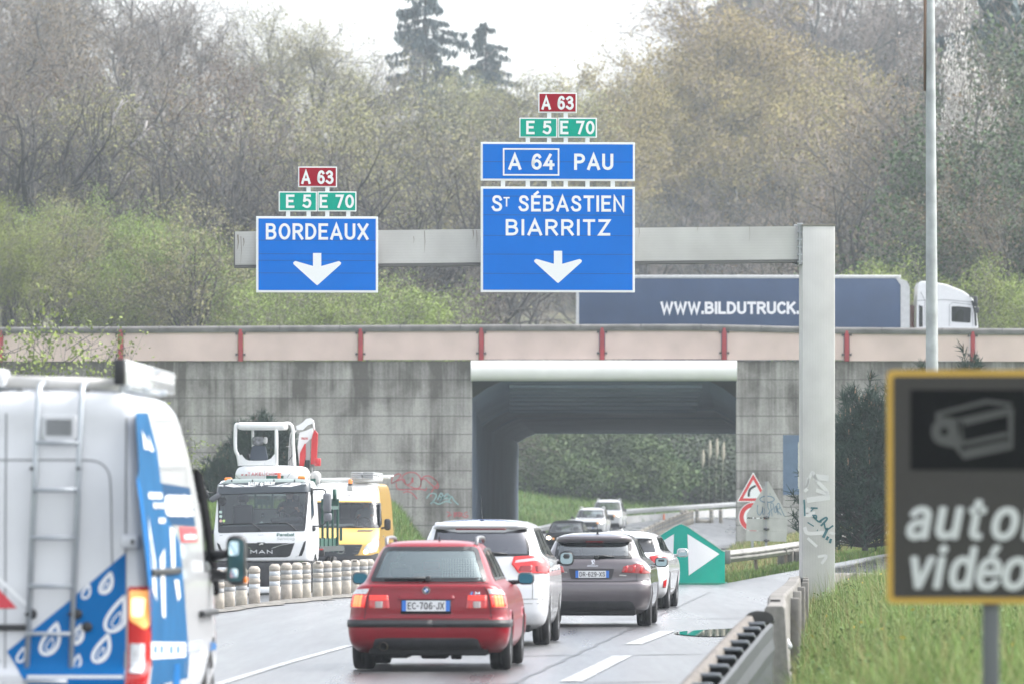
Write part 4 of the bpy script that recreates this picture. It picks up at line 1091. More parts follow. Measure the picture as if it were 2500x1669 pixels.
gantry_sign("road_sign", "green E 70 plate, right one of the pair above the BORDEAUX sign", 728.5, 440, 817.5, 485.5, SGREEN, 2.6, (751, 799), 497, letters=[("E 70", 772.5, 478, 31, 79, dict(bold=.016, space=1.0))], front=FS)
gantry_sign("road_sign", "red A 63 plate at the top of the BORDEAUX signs", 684, 383, 773, 430, SRED, 2.6, (708, 751), 440, letters=[("A 63", 728, 423, 31.5, 74, dict(bold=.016, space=1.0))], front=FS)
stg = gantry_sign("road_sign", "largest blue sign, ST SEBASTIEN BIARRITZ with a down arrow, right half of gantry", 1103, 429, 1456.5, 671, SBLUE, 5.2, (), None, letters=[("S", 1140, 486, 37, 24, B), ("T", 1162, 475, 22, 14, dict(bold=.01)), ("SÉBASTIEN", 1311, 486, 37, 243, B), ("BIARRITZ", 1280, 541, 37.5, 240, B)], arrow=(1280, 576, 1), front=FS, seams=(451, 494, 541, 584, 628))
gantry_sign("road_sign", "blue A 64 PAU sign mounted above the ST SEBASTIEN sign", 1103, 327, 1456.5, 415.5, SBLUE, 4.6, (1154, 1211, 1260, 1298, 1348, 1406), 429, letters=[("A 64", 1219, 390.5, 37, 106, dict(bold=.016, space=1.0)), ("PAU", 1362, 390.5, 37.5, 90, dict(bold=.016, space=1.15))], box=(1153.5, 341, 1283, 404, 3.6), front=FS, seams=(372,))
gantry_sign("road_sign", "green E 5 plate, left one of the pair above the A 64 PAU sign", 1191.5, 271, 1278.5, 316.5, SGREEN, 2.6, (1211, 1260), 327, letters=[("E 5", 1236, 309, 31, 58, dict(bold=.016, space=1.0))], front=FS)
gantry_sign("road_sign", "green E 70 plate, right one of the pair above the A 64 PAU sign", 1280.5, 271, 1369, 316.5, SGREEN, 2.6, (1298, 1348), 327, letters=[("E 70", 1324.5, 309, 31, 79, dict(bold=.016, space=1.0))], front=FS)
gantry_sign("road_sign", "red A 63 plate highest of all, above the A 64 PAU sign", 1235, 213.5, 1323, 259.5, SRED, 2.6, (1260, 1298), 271, letters=[("A 63", 1279, 252.5, 31.5, 74, dict(bold=.016, space=1.0))], front=FS)
# ------------------------------------------------------------------ concrete bollards (lane separators)
BOLLC = mat("cream_bollard_concrete", (.44, .40, .345), .8, var=.22, vscale=9, bump=.3, bscale=60, objrand=.1)
BANDG = mat("worn_grey_reflective_band", (.28, .285, .285), .5, var=.22, vscale=14)
BANDW = mat("white_reflective_band", (.55, .58, .61), .4, var=.08, vscale=14)
def bollard(label, loc, bandm, chipped=False, group=None):
    t = thing("bollard", label, "bollard", loc, rnd.uniform(-.3, .3), group)
    o = MB(); r = .112
    o.lathe([(0, .80), (.055, .80), (.075, .792), (r - .005, .755), (r, .742), (r, .655), (r - .006, .65), (r - .006, .56), (r, .555), (r, .455), (r - .006, .45), (r - .006, .36), (r - .002, .352), (r + .002, .0), (0, 0)], 20, 0)
    if chipped: o.box((0, -r * .82, .775), (.10, .07, .03), 1, r=.012)
    o.build("post", [BOLLC, mat("chipped_dark_hole", (.10, .09, .08), .9)], t)
    for z0, z1 in ((.562, .648), (.362, .448)):
        o = MB(); o.lathe([(r - .007, z0), (r - .003, z0 + .003), (r - .003, z1 - .003), (r - .007, z1)], 20, 0); o.build("reflective_band", bandm, t)
    o = MB(); o.lathe([(r + .004, .74), (r + .004, .7), (r - .004, .652), (r - .004, .74)], 20, 0, arc=math.pi, M=Matrix.Rotation(R(180), 4, 'Z')); o.lathe([(r + .004, .54), (r + .004, .5), (r - .004, .452), (r - .004, .54)], 20, 0, arc=math.pi, M=Matrix.Rotation(R(180), 4, 'Z'))
    o.build("moulded_collar", BOLLC, t)
    return t
kinds = {}
def place_bollard(x, y, kind, label, group, sc=1.0):
    loc = (x, y, gz(x, y) - .01)
    if kind not in kinds:
        kinds[kind] = bollard(label, loc, {"w": BANDW, "g": BANDG, "c": BANDG}[kind], kind == "c"); t = kinds[kind]
        KIDS[t.name] = kids(t)
    else: t = dup(kinds[kind], loc, rnd.uniform(-.4, .4), label, rx=rnd.gauss(0, .008), ry=rnd.gauss(0, .012))
    t["group"] = group; t.scale = (sc, sc, sc); return t
desc = [("c", "chipped cream bollard nearest the van's mirror, half hidden behind the white van"), ("g", "grey banded bollard showing below the van's mirror, second from the van"), ("g", "grey banded bollard below the mirror's orange lamp, third from the van"),
        ("w", "white banded bollard just right of the van mirror, before the gap"), ("w", "white banded bollard right of the gap under the truck's number plate"), ("g", "grey banded bollard, second right of the gap under the truck"),
        ("w", "white banded bollard third right of the gap, under the truck's grille end"), ("c", "chipped grey banded bollard fourth right of the gap in the row"), ("c", "chipped bollard in front of the truck's right corner, after a narrow slit"),
        ("g", "grey banded bollard just right of the truck's corner"), ("g", "grey banded bollard under the yellow van's star grille"), ("g", "grey banded bollard under the right of the yellow van's grille"),
        ("c", "chipped bollard under the yellow van's headlamp"), ("g", "bollard close to the red car's left mirror"), ("g", "last bollard before the red car hides the row")]
for (dx, dy), (k, d) in zip(BOLL_ROW, desc):
    x, y = bgp(dx, dy); place_bollard(x, y, k, d, "bollards beside the oncoming truck")
for i, y in enumerate((203, 206, 209)):
    place_bollard(float(row_x(y)), y, "c", ["pale bollard between the white people carrier and the grey car, nearest one", "pale bollard between the white people carrier and the grey car, middle one", "pale bollard under the dark oncoming car, farthest of its three"][i], "bollards between the white car and the grey car")
ys_ = np.linspace(290, 364, 27)
lab2 = "small weathered bollard in the tight far row between white car roof and green marker"
for i, y in enumerate(ys_):
    place_bollard(float(row_x(y)), float(y), "c" if i % 2 else "g", lab2, "far bollards in the tight curving row")
for (fx, dl) in ((1665, "far bollard first right of the tight far row"), (1675.5, "far bollard second right of the tight far row"), (1702, "lone far bollard standing left of the toppled stump"), (1736.5, "lone far bollard right of the toppled stump"), (1760, "rightmost far bollard, nearest the pier edge")):
    D = 372.0; place_bollard((fx - 1250) / F * D, D, "g", dl, "far single bollards before the pier")
D = 372.0; x = (1718 - 1250) / F * D
t = thing("broken_bollard", "toppled broken bollard stump lying on the far road between single bollards", "bollard", (x, D, gz(x, D) + .1), R(25))
o = MB(); o.lathe([(0, -.3), (.10, -.28), (.115, .1), (.09, .3), (0, .26)], 14, 0, Matrix.Rotation(R(90), 4, 'Y')); o.box((.38, .05, -.03), (.2, .2, .12), 0, r=.05); o.build("stump", BOLLC, t)
for (fx, fy, D, dl) in ((1327.5, 1272, 300, "tiny orange marker post on the far grass edge left of the dark car"), (1621, 1260, 380, "tiny orange scrap on the far verge beneath the steel rail")):
    x = (fx - 1250) / F * D; t = thing("orange_marker", dl, "marker", (x, D, gz(x, D)))
    o = MB(); o.lathe([(.05, 0), (.07, .1), (.05, .55), (0, .62)], 10, 0); o.build("marker_post", mat("orange_plastic", (.65, .16, .04), .5), t)

# ------------------------------------------------------------------ guardrails
WPROF = [(-.04, .0), (.0, .02), (.02, .055), (.05, .09), (.05, .12), (.0, .15), (.0, .165), (.05, .195), (.05, .225), (.02, .26), (.0, .295), (-.04, .315)]
RAILM = mat("weathered_rail_steel", (.27, .265, .25), .55, metal=.25, var=.28, vscale=2.5, bump=.1)
def guardrail(root, pts, side=1, name="rail", m=RAILM, double=False, flip=False):
    """pts: list of (x, y, z of the rail's lower edge)"""
    P_ = [Vector(p) for p in pts]; rows = []
    for i, p in enumerate(P_):
        t = (P_[min(i + 1, len(P_) - 1)] - P_[max(0, i - 1)]); t.z = 0; t.normalize(); nrm = Vector((t.y, -t.x, 0)) * side
        rows.append([p + nrm * a + Vector((0, 0, b)) for a, b in WPROF] + [p + nrm * (a - .006) + Vector((0, 0, b)) for a, b in WPROF[::-1]])
    o = MB(); o.grid(rows, 0, False)
    return o.build(name, m, root)
# rail from the green marker to behind the mast and on
g1 = thing("guardrail", "weathered steel guardrail running from the green marker past the gantry mast", "guardrail", (0, 0, 0))
pr = []
for dx, dyb, D in ((1664, 1291, 166), (1700, 1287, 167), (1735, 1283, 168), (1790, 1275, 169.5), (1838, 1268, 171), (1900, 1256, 173), (1955, 1243, 176), (2060, 1222, 181), (2200, 1196, 188)):
    pr.append((PX(dx, D), D, PZ(dyb, D)))
guardrail(g1, pr, 1)
o = MB(); a = Vector(pr[0]); o.box((a.x + .02, a.y - .06, a.z + .16), (.22, .14, .36), 0, r=.03); o.build("rail_end", RAILM, g1)
POSTM = mat("rusty_rail_post", (.22, .18, .15), .7, var=.3)
for dx, D, lean in ((1732, 168.1, .12), (1800, 169.8, .0), (1880, 172.4, 0), (1948, 175.8, 0), (2050, 180.6, 0)):
    x = PX(dx, D); z1 = float(np.interp(x, [p[0] for p in pr], [p[2] for p in pr])) + .22; z0 = gz(x, D) - .2
    o = MB(); dyy = .12; n = 6
    o.box((x - .0, D + dyy - .05, (z0 + z1) / 2), (.02, .10, z1 - z0), 0, rot=Matrix.Rotation(-lean, 4, 'Y')); o.box((x + .04, D + dyy, (z0 + z1) / 2), (.08, .015, z1 - z0), 0, rot=Matrix.Rotation(-lean, 4, 'Y')); o.build("rail_post", POSTM, g1)
    o = MB(); o.box((x + .02, D + .02, z1 - .08), (.09, .12, .10), 0, r=.01); o.build("rail_spacer", RAILM, g1)
t = thing("concrete_block", "squat concrete block under the guardrail beside the gantry mast", "concrete block", (PX(1806, 170.5), 170.5, gz(PX(1806, 170.5), 170.5) - .1), R(-8))
o = MB(); o.box((-.03, 0, .32), (.42, .5, .64), 0, r=.05); o.box((.33, .12, .28), (.3, .45, .56), 0, r=.04); o.build("block", CONC_RAW, t)
# rail beyond the underpass on its low wall
g2 = thing("guardrail", "long steel guardrail curving along the far road beyond the underpass", "guardrail", (0, 0, 0))
pr2 = []
for y in np.arange(296, 500, 6.0):
    x = float(xrail(y)); dxp = x / (K * y) + 1174.5
    top = np.interp(dxp, [1180, 1235, 1410, 1687, 1900], [1212, 1206, 1168, 1150, 1135]); pr2.append((x, y, PZ(top, y) - .33))
guardrail(g2, pr2, 1, m=mat("pale_far_rail", (.28, .29, .30), .5, metal=.2, var=.12, vscale=1))
o = MB(); rows = []
for x, y, z in pr2: rows.append([Vector((x - .1, y, gz(x + .5, y) - .3)), Vector((x - .1, y, z - .12)), Vector((x + .1, y, z - .12)), Vector((x + .16, y, gz(x + .5, y) - .3))])
o.grid(rows, 0, False); tw = thing("low_wall", "low pale concrete wall under the far guardrail beyond the underpass", "wall", (0, 0, 0)); o.build("wall", mat("pale_wall_concrete", (.34, .345, .35), .8, var=.2, vscale=.6), tw)
for i, (x, y, z) in enumerate(pr2[::2]):
    o = MB(); o.box((x - .08, y, z), (.08, .08, .6), 0); o.build("rail_post", GALV, g2)
# near rail: seen from its end, an upturned channel with ribs, at the lower right
g3 = thing("guardrail", "dark grey ribbed steel crash barrier in the near foreground beside the concrete wall", "guardrail", (0, 0, 0))
DARKST = mat("dark_barrier_steel", (.045, .05, .056), .6, metal=.0, var=.25, vscale=5); RIBST = mat("barrier_rib_steel", (.17, .185, .205), .55, metal=.2, var=.2, vscale=6); MUD = mat("dry_mud_edge", (.15, .135, .12), .9, var=.4, vscale=9, bump=.5, bscale=30)
path = [(1712, 1416, 64.0), (1693, 1432, 61.5), (1668, 1459, 58.8), (1640, 1488, 56.2), (1610, 1521, 53.6), (1580, 1553, 51.3), (1545, 1592, 48.8), (1480, 1665, 45)]
NP = [P(*p) for p in path]
NP = [Vector(p) for p in curve_pts([tuple(p) for p in NP], 5)]
def off_rows(prof):
    rows = []
    for i, p in enumerate(NP):
        t = NP[min(i + 1, len(NP) - 1)] - NP[max(0, i - 1)]; t.z = 0; t.normalize(); nrm = Vector((-t.y, t.x, 0))
        if nrm.x < 0: nrm = -nrm
        rows.append([p + nrm * a + Vector((0, 0, b)) for a, b in prof])
    return rows
o = MB(); o.grid(off_rows([(.0, -.85), (.0, -.02), (.04, .0), (.07, -.05), (.07, -.30)]), 0, False); o.build("traffic_side_rail", DARKST, g3)
o = MB(); o.grid(off_rows([(-.015, -.10), (-.02, .0), (.01, .025), (.06, .02), (.08, -.02), (.075, -.07)]), 0, True); o.build("muddy_rail_edge", MUD, g3)
o = MB(); o.grid(off_rows([(.22, -.85), (.22, -.07), (.24, -.045), (.265, -.07), (.26, -.2), (.28, -.3), (.26, -.42), (.26, -.85)]), 0, False); o.build("rear_rail", DARKST, g3)
o = MB(); o.grid(off_rows([(.06, -.16), (.14, -.2), (.23, -.16)]), 0, False); o.build("trough", mat("dirty_trough", (.13, .14, .15), .8), g3)  # dark floor added between the two rails, beneath the ribs
# cross ribs between the two rails, each its own part
cum = [0]
for a, b in zip(NP[:-1], NP[1:]): cum.append(cum[-1] + (b - a).length)
def at_len(s_):
    i = min(len(NP) - 2, max(0, int(np.searchsorted(cum, s_) - 1))); t = (s_ - cum[i]) / (cum[i + 1] - cum[i]); d = (NP[i + 1] - NP[i]).normalized(); nrm = Vector((-d.y, d.x, 0)).normalized()
    if nrm.x < 0: nrm = -nrm
    return NP[i].lerp(NP[i + 1], t), nrm, d
s_ = 1.2
while s_ < cum[-1] - .5:
    p, nrm, d = at_len(s_); o = MB()
    a = p + nrm * .05 + Vector((0, 0, -.05)); b = p + nrm * .36 + Vector((0, 0, -.17))
    o.box(p + nrm * .145 + Vector((0, 0, -.065)), (.17, 1.15, .03), 0, r=.008, rot=Matrix.Rotation(math.atan2(-d.x, d.y), 4, 'Z') @ Matrix.Rotation(R(5), 4, 'X')); o.build("cross_rib", RIBST, g3)
    o = MB(); o.box(p + nrm * .03 + Vector((0, 0, -.015)), (.05, .10, .05), 0, r=.015); o.build("bolt_hole", UNDER, g3)
    s_ += 1.5
p, nrm, d = at_len(.1)
o = MB(); q = [(-.02, -.02), (.03, .05), (.13, .07), (.24, .045), (.27, -.03), (.14, -.06), (.03, -.08)]
vs = [p + nrm * a + Vector((0, .0, b)) for a, b in curve_pts(q, 4, True)]; vs2 = [v + Vector((.03, .45, -.02)) for v in vs]; n = len(vs)
o.add(vs + vs2, [tuple(range(n)), tuple(range(2 * n - 1, n - 1, -1))] + [(i, i + n, (i + 1) % n + n, (i + 1) % n) for i in range(n)], 0); o.build("dark_end_cap", mat("dark_end_rubber", (.03, .03, .028), .7, var=.4), g3)

# ------------------------------------------------------------------ concrete barrier with its curved near end
cb = thing("concrete_barrier", "old concrete road barrier along the grass bank with its blunt near end", "barrier", (0, 0, 0))
cpath = [(2.62, 65.0), (2.79, 68.5), (3.01, 74), (3.31, 80), (3.62, 86), (3.98, 93), (4.35, 101), (4.72, 109), (4.98, 115), (5.25, 120), (5.7, 125.5), (6.5, 130), (8.0, 134), (11.0, 137), (16, 139), (26, 141)]
tops = [.83, .83, .83, .82, .80, .78, .74, .70, .66, .62, .60, .60, .58, .56, .6, .7]
cp3 = curve_pts([(x, y, z) for (x, y), z in zip(cpath, tops)], 5)
rows = []
for i, (x, y, zt) in enumerate(cp3):
    a = Vector(cp3[max(0, i - 1)]); b = Vector(cp3[min(len(cp3) - 1, i + 1)]); t = (b - a); t.z = 0; t.normalize(); nrm = Vector((t.y, -t.x, 0)); c = Vector((x, y, 0))
    rows.append([c + nrm * a_ + Vector((0, 0, b_)) for a_, b_ in ((-.24, -.2), (-.22, .08), (-.14, .28), (-.10, zt - .03), (-.08, zt), (.08, zt), (.10, zt - .03), (.13, .28), (.18, -.2))])
o = MB(); o.grid(rows, 0, False); o.add(rows[0], [tuple(range(9))]); o.add(rows[-1], [tuple(range(9))])
cbo = o.build("barrier_wall", CONC_RAW, cb, bevel=.012)
for i in range(8, len(cp3) - 3, 6):
    x, y, zt = cp3[i]; a = Vector(cp3[i - 1]); b = Vector(cp3[i + 1]); t = (b - a); t.z = 0; t.normalize(); nrm = Vector((t.y, -t.x, 0)); o = MB()
    o.box(Vector((x, y, zt / 2)) + nrm * .20, (.10, .35, zt + .0), 0, rot=Matrix.Rotation(math.atan2(-t.x, t.y), 4, 'Z'), r=.01); o.build("buttress", CONC_RAW, cb)
o = MB(); x, y, zt = cp3[5]; o.box((x - .02, y, zt + .012), (.10, .14, .02), 0); o.build("lifting_slot", UNDER, cb)
st = thing("marker_stake", "thin pale stake leaning against the concrete barrier over the grass", "stake", P(1770, 1414, 68.0))
o = MB(); a = Vector((0, 0, 0)); b = P(1811, 1482, 66.5) - P(1770, 1414, 68.0); o.tube([a, b * .5, b], .032, 8, 0); o.build("stake_pole", mat("pale_galvanised_stake", (.55, .57, .60), .5, metal=.2), st)

# ------------------------------------------------------------------ green divergence marker
DV = 165.0
dvx, dvz = PX(1562, DV), gz(PX(1600, DV), DV)
dv = thing("divergence_marker", "green pointed road divergence marker with two white triangles on the nose", "road marker", (dvx, DV, dvz - .02), R(0))
MGREEN = mat("marker_green", (.0, .36, .275), .55, spec=.15, var=.10, vscale=1.5)
def mf(dx, dy): return (PX(dx, DV) - dvx, PZ(dy, DV) - dvz)
ol = [(1457, 1333), (1457, 1262), (1500, 1235), (1548, 1205), (1562, 1199), (1576, 1205), (1620, 1235), (1661, 1263), (1664, 1333)]
pts = [mf(*p) for p in ol]
def cyl(a, b, d): return Vector((a, .38 * (a / 1.15) ** 2 + d, b))
o = MB(); n = len(pts)
k_ = 40; xs_ = np.linspace(min(p[0] for p in pts), max(p[0] for p in pts), k_)
topz = np.interp(xs_, [p[0] for p in pts[1:8]], [p[1] for p in pts[1:8]])
rows = [[cyl(x, b_, d) for x, tz in zip(xs_, topz) for b_ in [bb if bb is not None else tz]] for bb, d in ((.02, 0), (None, 0), (None, .12), (.02, .12), (.02, 0))]
o.grid(rows, 0, False); o.add([r[0] for r in rows[:4]], [(0, 1, 2, 3)]); o.add([r[-1] for r in rows[:4]], [(0, 1, 2, 3)])
mb_ = o.build("marker_shell", MGREEN, dv)
o = MB(); rows = [[cyl(x, b_, d) for x in np.linspace(xs_[0] - .03, xs_[-1] + .06, 20)] for b_, d in ((-.05, -.05), (.07, -.05), (.09, .14), (-.05, .14))]; o.grid(rows, 0, False); o.build("marker_base", mat("marker_dark_green", (.02, .20, .14), .6, var=.15), dv)
o = MB(); o.grid([[cyl(x, tz + dz, d) for x, tz in zip(xs_, topz)] for dz, d in ((.0, -.012), (.022, -.012), (.022, .13), (.0, .13))], 0, False); o.build("marker_rim", mat("marker_pale_rim", (.40, .55, .47), .5), dv)
for tri in ([(1577, 1222), (1651, 1268), (1580, 1317)], [(1546, 1222), (1472, 1268), (1543, 1317)]):
    q = [mf(*p) for p in tri]; o = MB(); rows = []
    for u in np.linspace(0, 1, 14):
        xa_ = q[0][0] + (q[1][0] - q[0][0]) * u; zt_ = q[0][1] + (q[1][1] - q[0][1]) * u; xb_ = q[2][0] + (q[1][0] - q[2][0]) * u; zb__ = q[2][1] + (q[1][1] - q[2][1]) * u
        rows.append([cyl(xa_, zt_, -.008), cyl(xb_, zb__, -.008)])
    o.grid(rows, 0, False); o.build("white_triangle", WHITE, dv)

# ------------------------------------------------------------------ roadside signs before the right pier
SR = mat("sign_red_film", (.62, .045, .05), .4, var=.04); SGREY = mat("sign_back_grey", (.43, .43, .41), .55, metal=.1, var=.12, vscale=3); MARKER = mat("blue_grey_marker_ink", (.12, .20, .28), .6)
DS = 206.0
sx = PX(1726, DS)
ws = thing("warning_sign", "red bordered triangle warning of a right bend, over a round no overtaking sign", "road sign", (sx, DS, gz(sx, DS)))
def sf(dx, dy, off=0.0): return Vector((PX(dx, DS) - sx, -off, PZ(dy, DS) - ws.location.z))
def s4(x, y): return ((1780 + x / 5.225) / 1.06428, (1140 + y / 5.225) / 1.06428)
def solid(o, f, poly, th, mat_=0):
    n = len(poly); vs = [f(a, b, 0) for a, b in poly]; vs += [v + Vector((0, th, 0)) for v in vs]
    o.add(vs, [tuple(range(n)), tuple(range(2 * n - 1, n - 1, -1))] + [(i, i + n, (i + 1) % n + n, (i + 1) % n) for i in range(n)], mat_)
tri = [s4(97, 440), s4(308, 57), s4(519, 440)]
o = MB(); solid(o, sf, rpoly(tri, 3, 4), .03); o.build("triangle_plate", WHITE, ws)
t1 = rpoly(inset(tri, 2.2), 3, 4); t2 = rpoly(inset(tri, 8.5), 1.2, 4); t1 = rpoly(inset(tri, 2.2), 1.2, 4)
o = MB(); n = len(t1); o.add([sf(a, b, .004) for a, b in t1 + t2], [(i, (i + 1) % n, (i + 1) % n + n, i + n) for i in range(n)], 0); o.build("red_border", SR, ws)
o = MB(); stroke(o, sf, curve_pts([s4(252, 372), s4(253, 320), s4(275, 270), s4(345, 230)], 6), [5.2] * 18 + [1.0], 0, .006); o.build("bend_arrow", PLATETXT, ws)
cc = s4(308, 632)
o = MB(); cir = [(cc[0] + 33.5 * math.cos(a), cc[1] + 34 * math.sin(a)) for a in np.linspace(0, 2 * math.pi, 40)[:-1]]; solid(o, sf, cir, .03); o.build("round_plate", WHITE, ws)
o = MB(); c1 = [(cc[0] + 32 * math.cos(a), cc[1] + 32.5 * math.sin(a)) for a in np.linspace(0, 2 * math.pi, 40)[:-1]]; c2 = [(cc[0] + 22 * math.cos(a), cc[1] + 22.5 * math.sin(a)) for a in np.linspace(0, 2 * math.pi, 40)[:-1]]; n = len(c1)
o.add([sf(a, b, .004) for a, b in c1 + c2], [(i, (i + 1) % n, (i + 1) % n + n, i + n) for i in range(n)], 0); o.build("red_ring", SR, ws)
o = MB(); q = [(-14, 2), (-14, -4), (-10, -4), (-8, -8), (-2, -8), (0, -4), (2, -4), (2, 2)]; o.add([sf(cc[0] + a, cc[1] + b, .006) for a, b in q], [tuple(range(8))], 0); o.build("car_symbol", PLATETXT, ws)
o = MB(); q = [(3, 2), (3, -4), (5, -4), (7, -8), (13, -8), (15, -4), (16, 2)]; o.add([sf(cc[0] + a, cc[1] + b, .006) for a, b in q], [tuple(range(7))], 0); o.build("car_symbol", SR, ws)
o = MB(); z1 = sf(0, s4(0, 100)[1]).z; o.box((0, .07, z1 / 2 - .2), (.08, .05, z1 + .4), 0); o.build("sign_post", GALV, ws)
# back of another sign in front
DB = 196.0; bx = PX(1758, DB)
bs = thing("road_sign", "grey back of a triangular sign with two plates under it and scrawled graffiti", "road sign", (bx, DB, gz(bx, DB)), 0)
def bf(dx, dy, off=0.0): return Vector((PX(dx, DB) - bx, -off, PZ(dy, DB) - bs.location.z))
o = MB(); solid(o, bf, rpoly([s4(222, 635), s4(228, 590), s4(497, 170), s4(755, 622), s4(752, 655)], 1.0, 2), .03); tp = o.build("triangle_plate", SGREY, bs)
for a in (([(225, 645), (742, 662), (738, 818), (218, 800)]), ([(216, 806), (738, 820), (730, 948), (214, 935)])):
    o = MB(); solid(o, bf, [s4(*p) for p in a], .03); o.build("plate", SGREY, bs)
o = MB()
for pts in ([(365, 480), (358, 560), (385, 610), (420, 560), (425, 500), (430, 590), (455, 580), (445, 520)], [(465, 520), (470, 610), (510, 620), (520, 560), (495, 600)], [(490, 430), (500, 520), (530, 560)], [(550, 620), (530, 470), (560, 460), (565, 520), (540, 540)], [(590, 500), (575, 560), (600, 570), (605, 500), (585, 495)], [(625, 605), (610, 480), (640, 460), (645, 520), (615, 540), (670, 610)], [(650, 500), (705, 620)], [(520, 330), (522, 345)]):
    stroke(o, bf, curve_pts([s4(*p) for p in pts], 5), 1.7, 0, .004)
stroke(o, bf, [s4(485 + 92 * math.cos(a), 405 + 40 * math.sin(a)) for a in np.linspace(-.1, math.pi * 1.95, 26)], 2.4, 0, .004)
o.build("graffiti", MARKER, tp)
o = MB()
for (x0, y0, x1, y1, m) in ((228, 640, 480, 652, 0), (300, 637, 318, 650, 1), (345, 641, 392, 654, 1), (420, 645, 440, 656, 1), (440, 647, 470, 658, 2)):
    a = s4(x0, y0); b = s4(x1, y1); o.add([bf(a[0], b[1], .006 + .002 * m), bf(b[0], b[1], .006 + .002 * m), bf(b[0], a[1], .006 + .002 * m), bf(a[0], a[1], .006 + .002 * m)], [(0, 1, 2, 3)], m)
o.build("striped_edge", [UNDER, WHITE, SR], bs)
o = MB(); a = s4(472, 640); zt_ = bf(*s4(497, 180)).z; px0 = bf(a[0], 0).x; o.box((px0, -.035, zt_ / 2 - .1), (.075, .05, zt_ + .2), 0); o.build("sign_post", mat("post_grey", (.30, .305, .31), .5, metal=.2), bs)
for yy in (787, 935, 640):
    o = MB(); q = bf(*s4(475, yy)); o.box((q.x, -.05, q.z), (.17, .06, .05), 0); o.lathe([(.0, .04), (.05, .03), (.05, -.03)], 10, 0, Matrix.Translation((q.x, -.08, q.z)) @ Matrix.Rotation(R(90), 4, 'X')); o.build("clamp", STEELD, bs)

# ------------------------------------------------------------------ lamp post
DL = 100.0
lp = thing("lamp_post", "tall slim galvanised lamp post at the right, rising out of the picture", "lamp post", (PX(2140, DL), DL, gz(PX(2140, DL), DL)))
o = MB(); b0 = Vector((0, 0, 0)); tops_ = P(2134, 0, DL) - Vector(lp.location); h1 = tops_.z
o.tube([(0, 0, -.3), (0, 0, .9), (tops_.x, 0, h1), (tops_.x - .05, 0, h1 + 3.0)], [.115, .108, .068, .055], 16, 0); o.build("pole", GALV, lp)
o = MB(); o.tube([(tops_.x - .085, 0, h1 - 1.4), (tops_.x - .07, -.01, h1 + .3)], [.02, .033], 6, 0); o.build("rust_streak", mat("rusty_brown_streak", (.16, .10, .07), .8), lp)
o = MB(); o.tube([(tops_.x - .05, 0, h1 + 3.0), (tops_.x - .5, 0, h1 + 3.5), (tops_.x - 1.5, 0, h1 + 3.7)], .03, 8, 0); o.box((tops_.x - 1.8, 0, h1 + 3.7), (.7, .3, .12), 0, r=.04); o.build("lamp_arm", GALV, lp)

# ------------------------------------------------------------------ video surveillance sign in the foreground
DC = 33.0
xc = PX(2275, DC)
vs_ = thing("surveillance_sign", "yellow bordered dark surveillance camera sign on a grey post in the near foreground", "road sign", (xc, DC, gz(xc, DC)))
def vf(dx, dy, off=0.0): return Vector((PX(dx, DC) - xc, -off, PZ(dy, DC) - vs_.location.z))
YEL = mat("retroreflective_yellow", (.50, .31, .065), .6, spec=.2, var=.06); DKB = bpy.data.materials.new("dark_brown_grey_sheeting"); DKB.use_nodes = True
N = DKB.node_tree.nodes; L = DKB.node_tree.links; b = N["Principled BSDF"]; tc = N.new("ShaderNodeTexCoord"); vo = N.new("ShaderNodeTexVoronoi"); vo.inputs["Scale"].default_value = 180; L.new(tc.outputs["Object"], vo.inputs["Vector"])
cr = N.new("ShaderNodeValToRGB"); cr.color_ramp.elements[0].color = (.055, .048, .044, 1); cr.color_ramp.elements[1].color = (.026, .023, .022, 1); cr.color_ramp.elements[1].position = .6; L.new(vo.outputs["Distance"], cr.inputs[0]); L.new(cr.outputs[0], b.inputs["Base Color"]); b.inputs["Roughness"].default_value = .7
X0, X1, Y0, Y1 = 2035, 2515, 848, 1383
o = MB(); solid(o, vf, rpoly([(X0, Y1), (X1, Y1), (X1, Y0), (X0, Y0)], 14, 5), .03); o.build("yellow_border", YEL, vs_)
o = MB(); o.add([vf(a, b_, .003) for a, b_ in rpoly([(X0 + 14, Y1 - 14), (X1 - 14, Y1 - 14), (X1 - 14, Y0 + 14), (X0 + 14, Y0 + 14)], 6, 4)], [tuple(range(20))], 0); fa = o.build("sign_face", DKB, vs_)
def c2(x, y): return ((2080 + x / 2.5286) / 1.06428, (880 + y / 2.5286) / 1.06428)
o = MB(); q = [c2(362, 672), c2(1090, 672), c2(1090, 178), c2(362, 178)]; o.add([vf(a, b_, .006) for a, b_ in q], [(0, 1, 2, 3)], 0); sq = o.build("black_square", mat("sign_black_film", (.006, .006, .007), .7, spec=.1), vs_)
o = MB()
ICON = mat("dull_grey_icon_film", (.06, .06, .06), .6)
for pts, w in (([(520, 330), (830, 250), (985, 270), (960, 300), (650, 370), (520, 350)], 9), ([(650, 375), (655, 540), (690, 590), (980, 530), (980, 290)], 13), ([(690, 385), (960, 320)], 10), ([(690, 510), (960, 450)], 10), ([(690, 560), (960, 500)], 9), ([(660, 380), (680, 520)], 10)):
    stroke(o, vf, [c2(*p) for p in pts], w, 0, .010)
flat(o, vf, [c2(565 + 78 * math.cos(a), 435 + 85 * math.sin(a)) for a in np.linspace(0, 2 * math.pi, 26)[:-1]], 0, .009)
flat(o, vf, [c2(x, y) for x, y in ((510, 330), (650, 375), (655, 540), (560, 520))], 0, .0085)
flat(o, vf, [c2(570 + 22 * math.cos(a), 435 + 24 * math.sin(a)) for a in np.linspace(0, 2 * math.pi, 18)[:-1]], 1, .012)
o.build("camera_icon", [ICON, MATS["sign_black_film"]], sq)
o = MB()
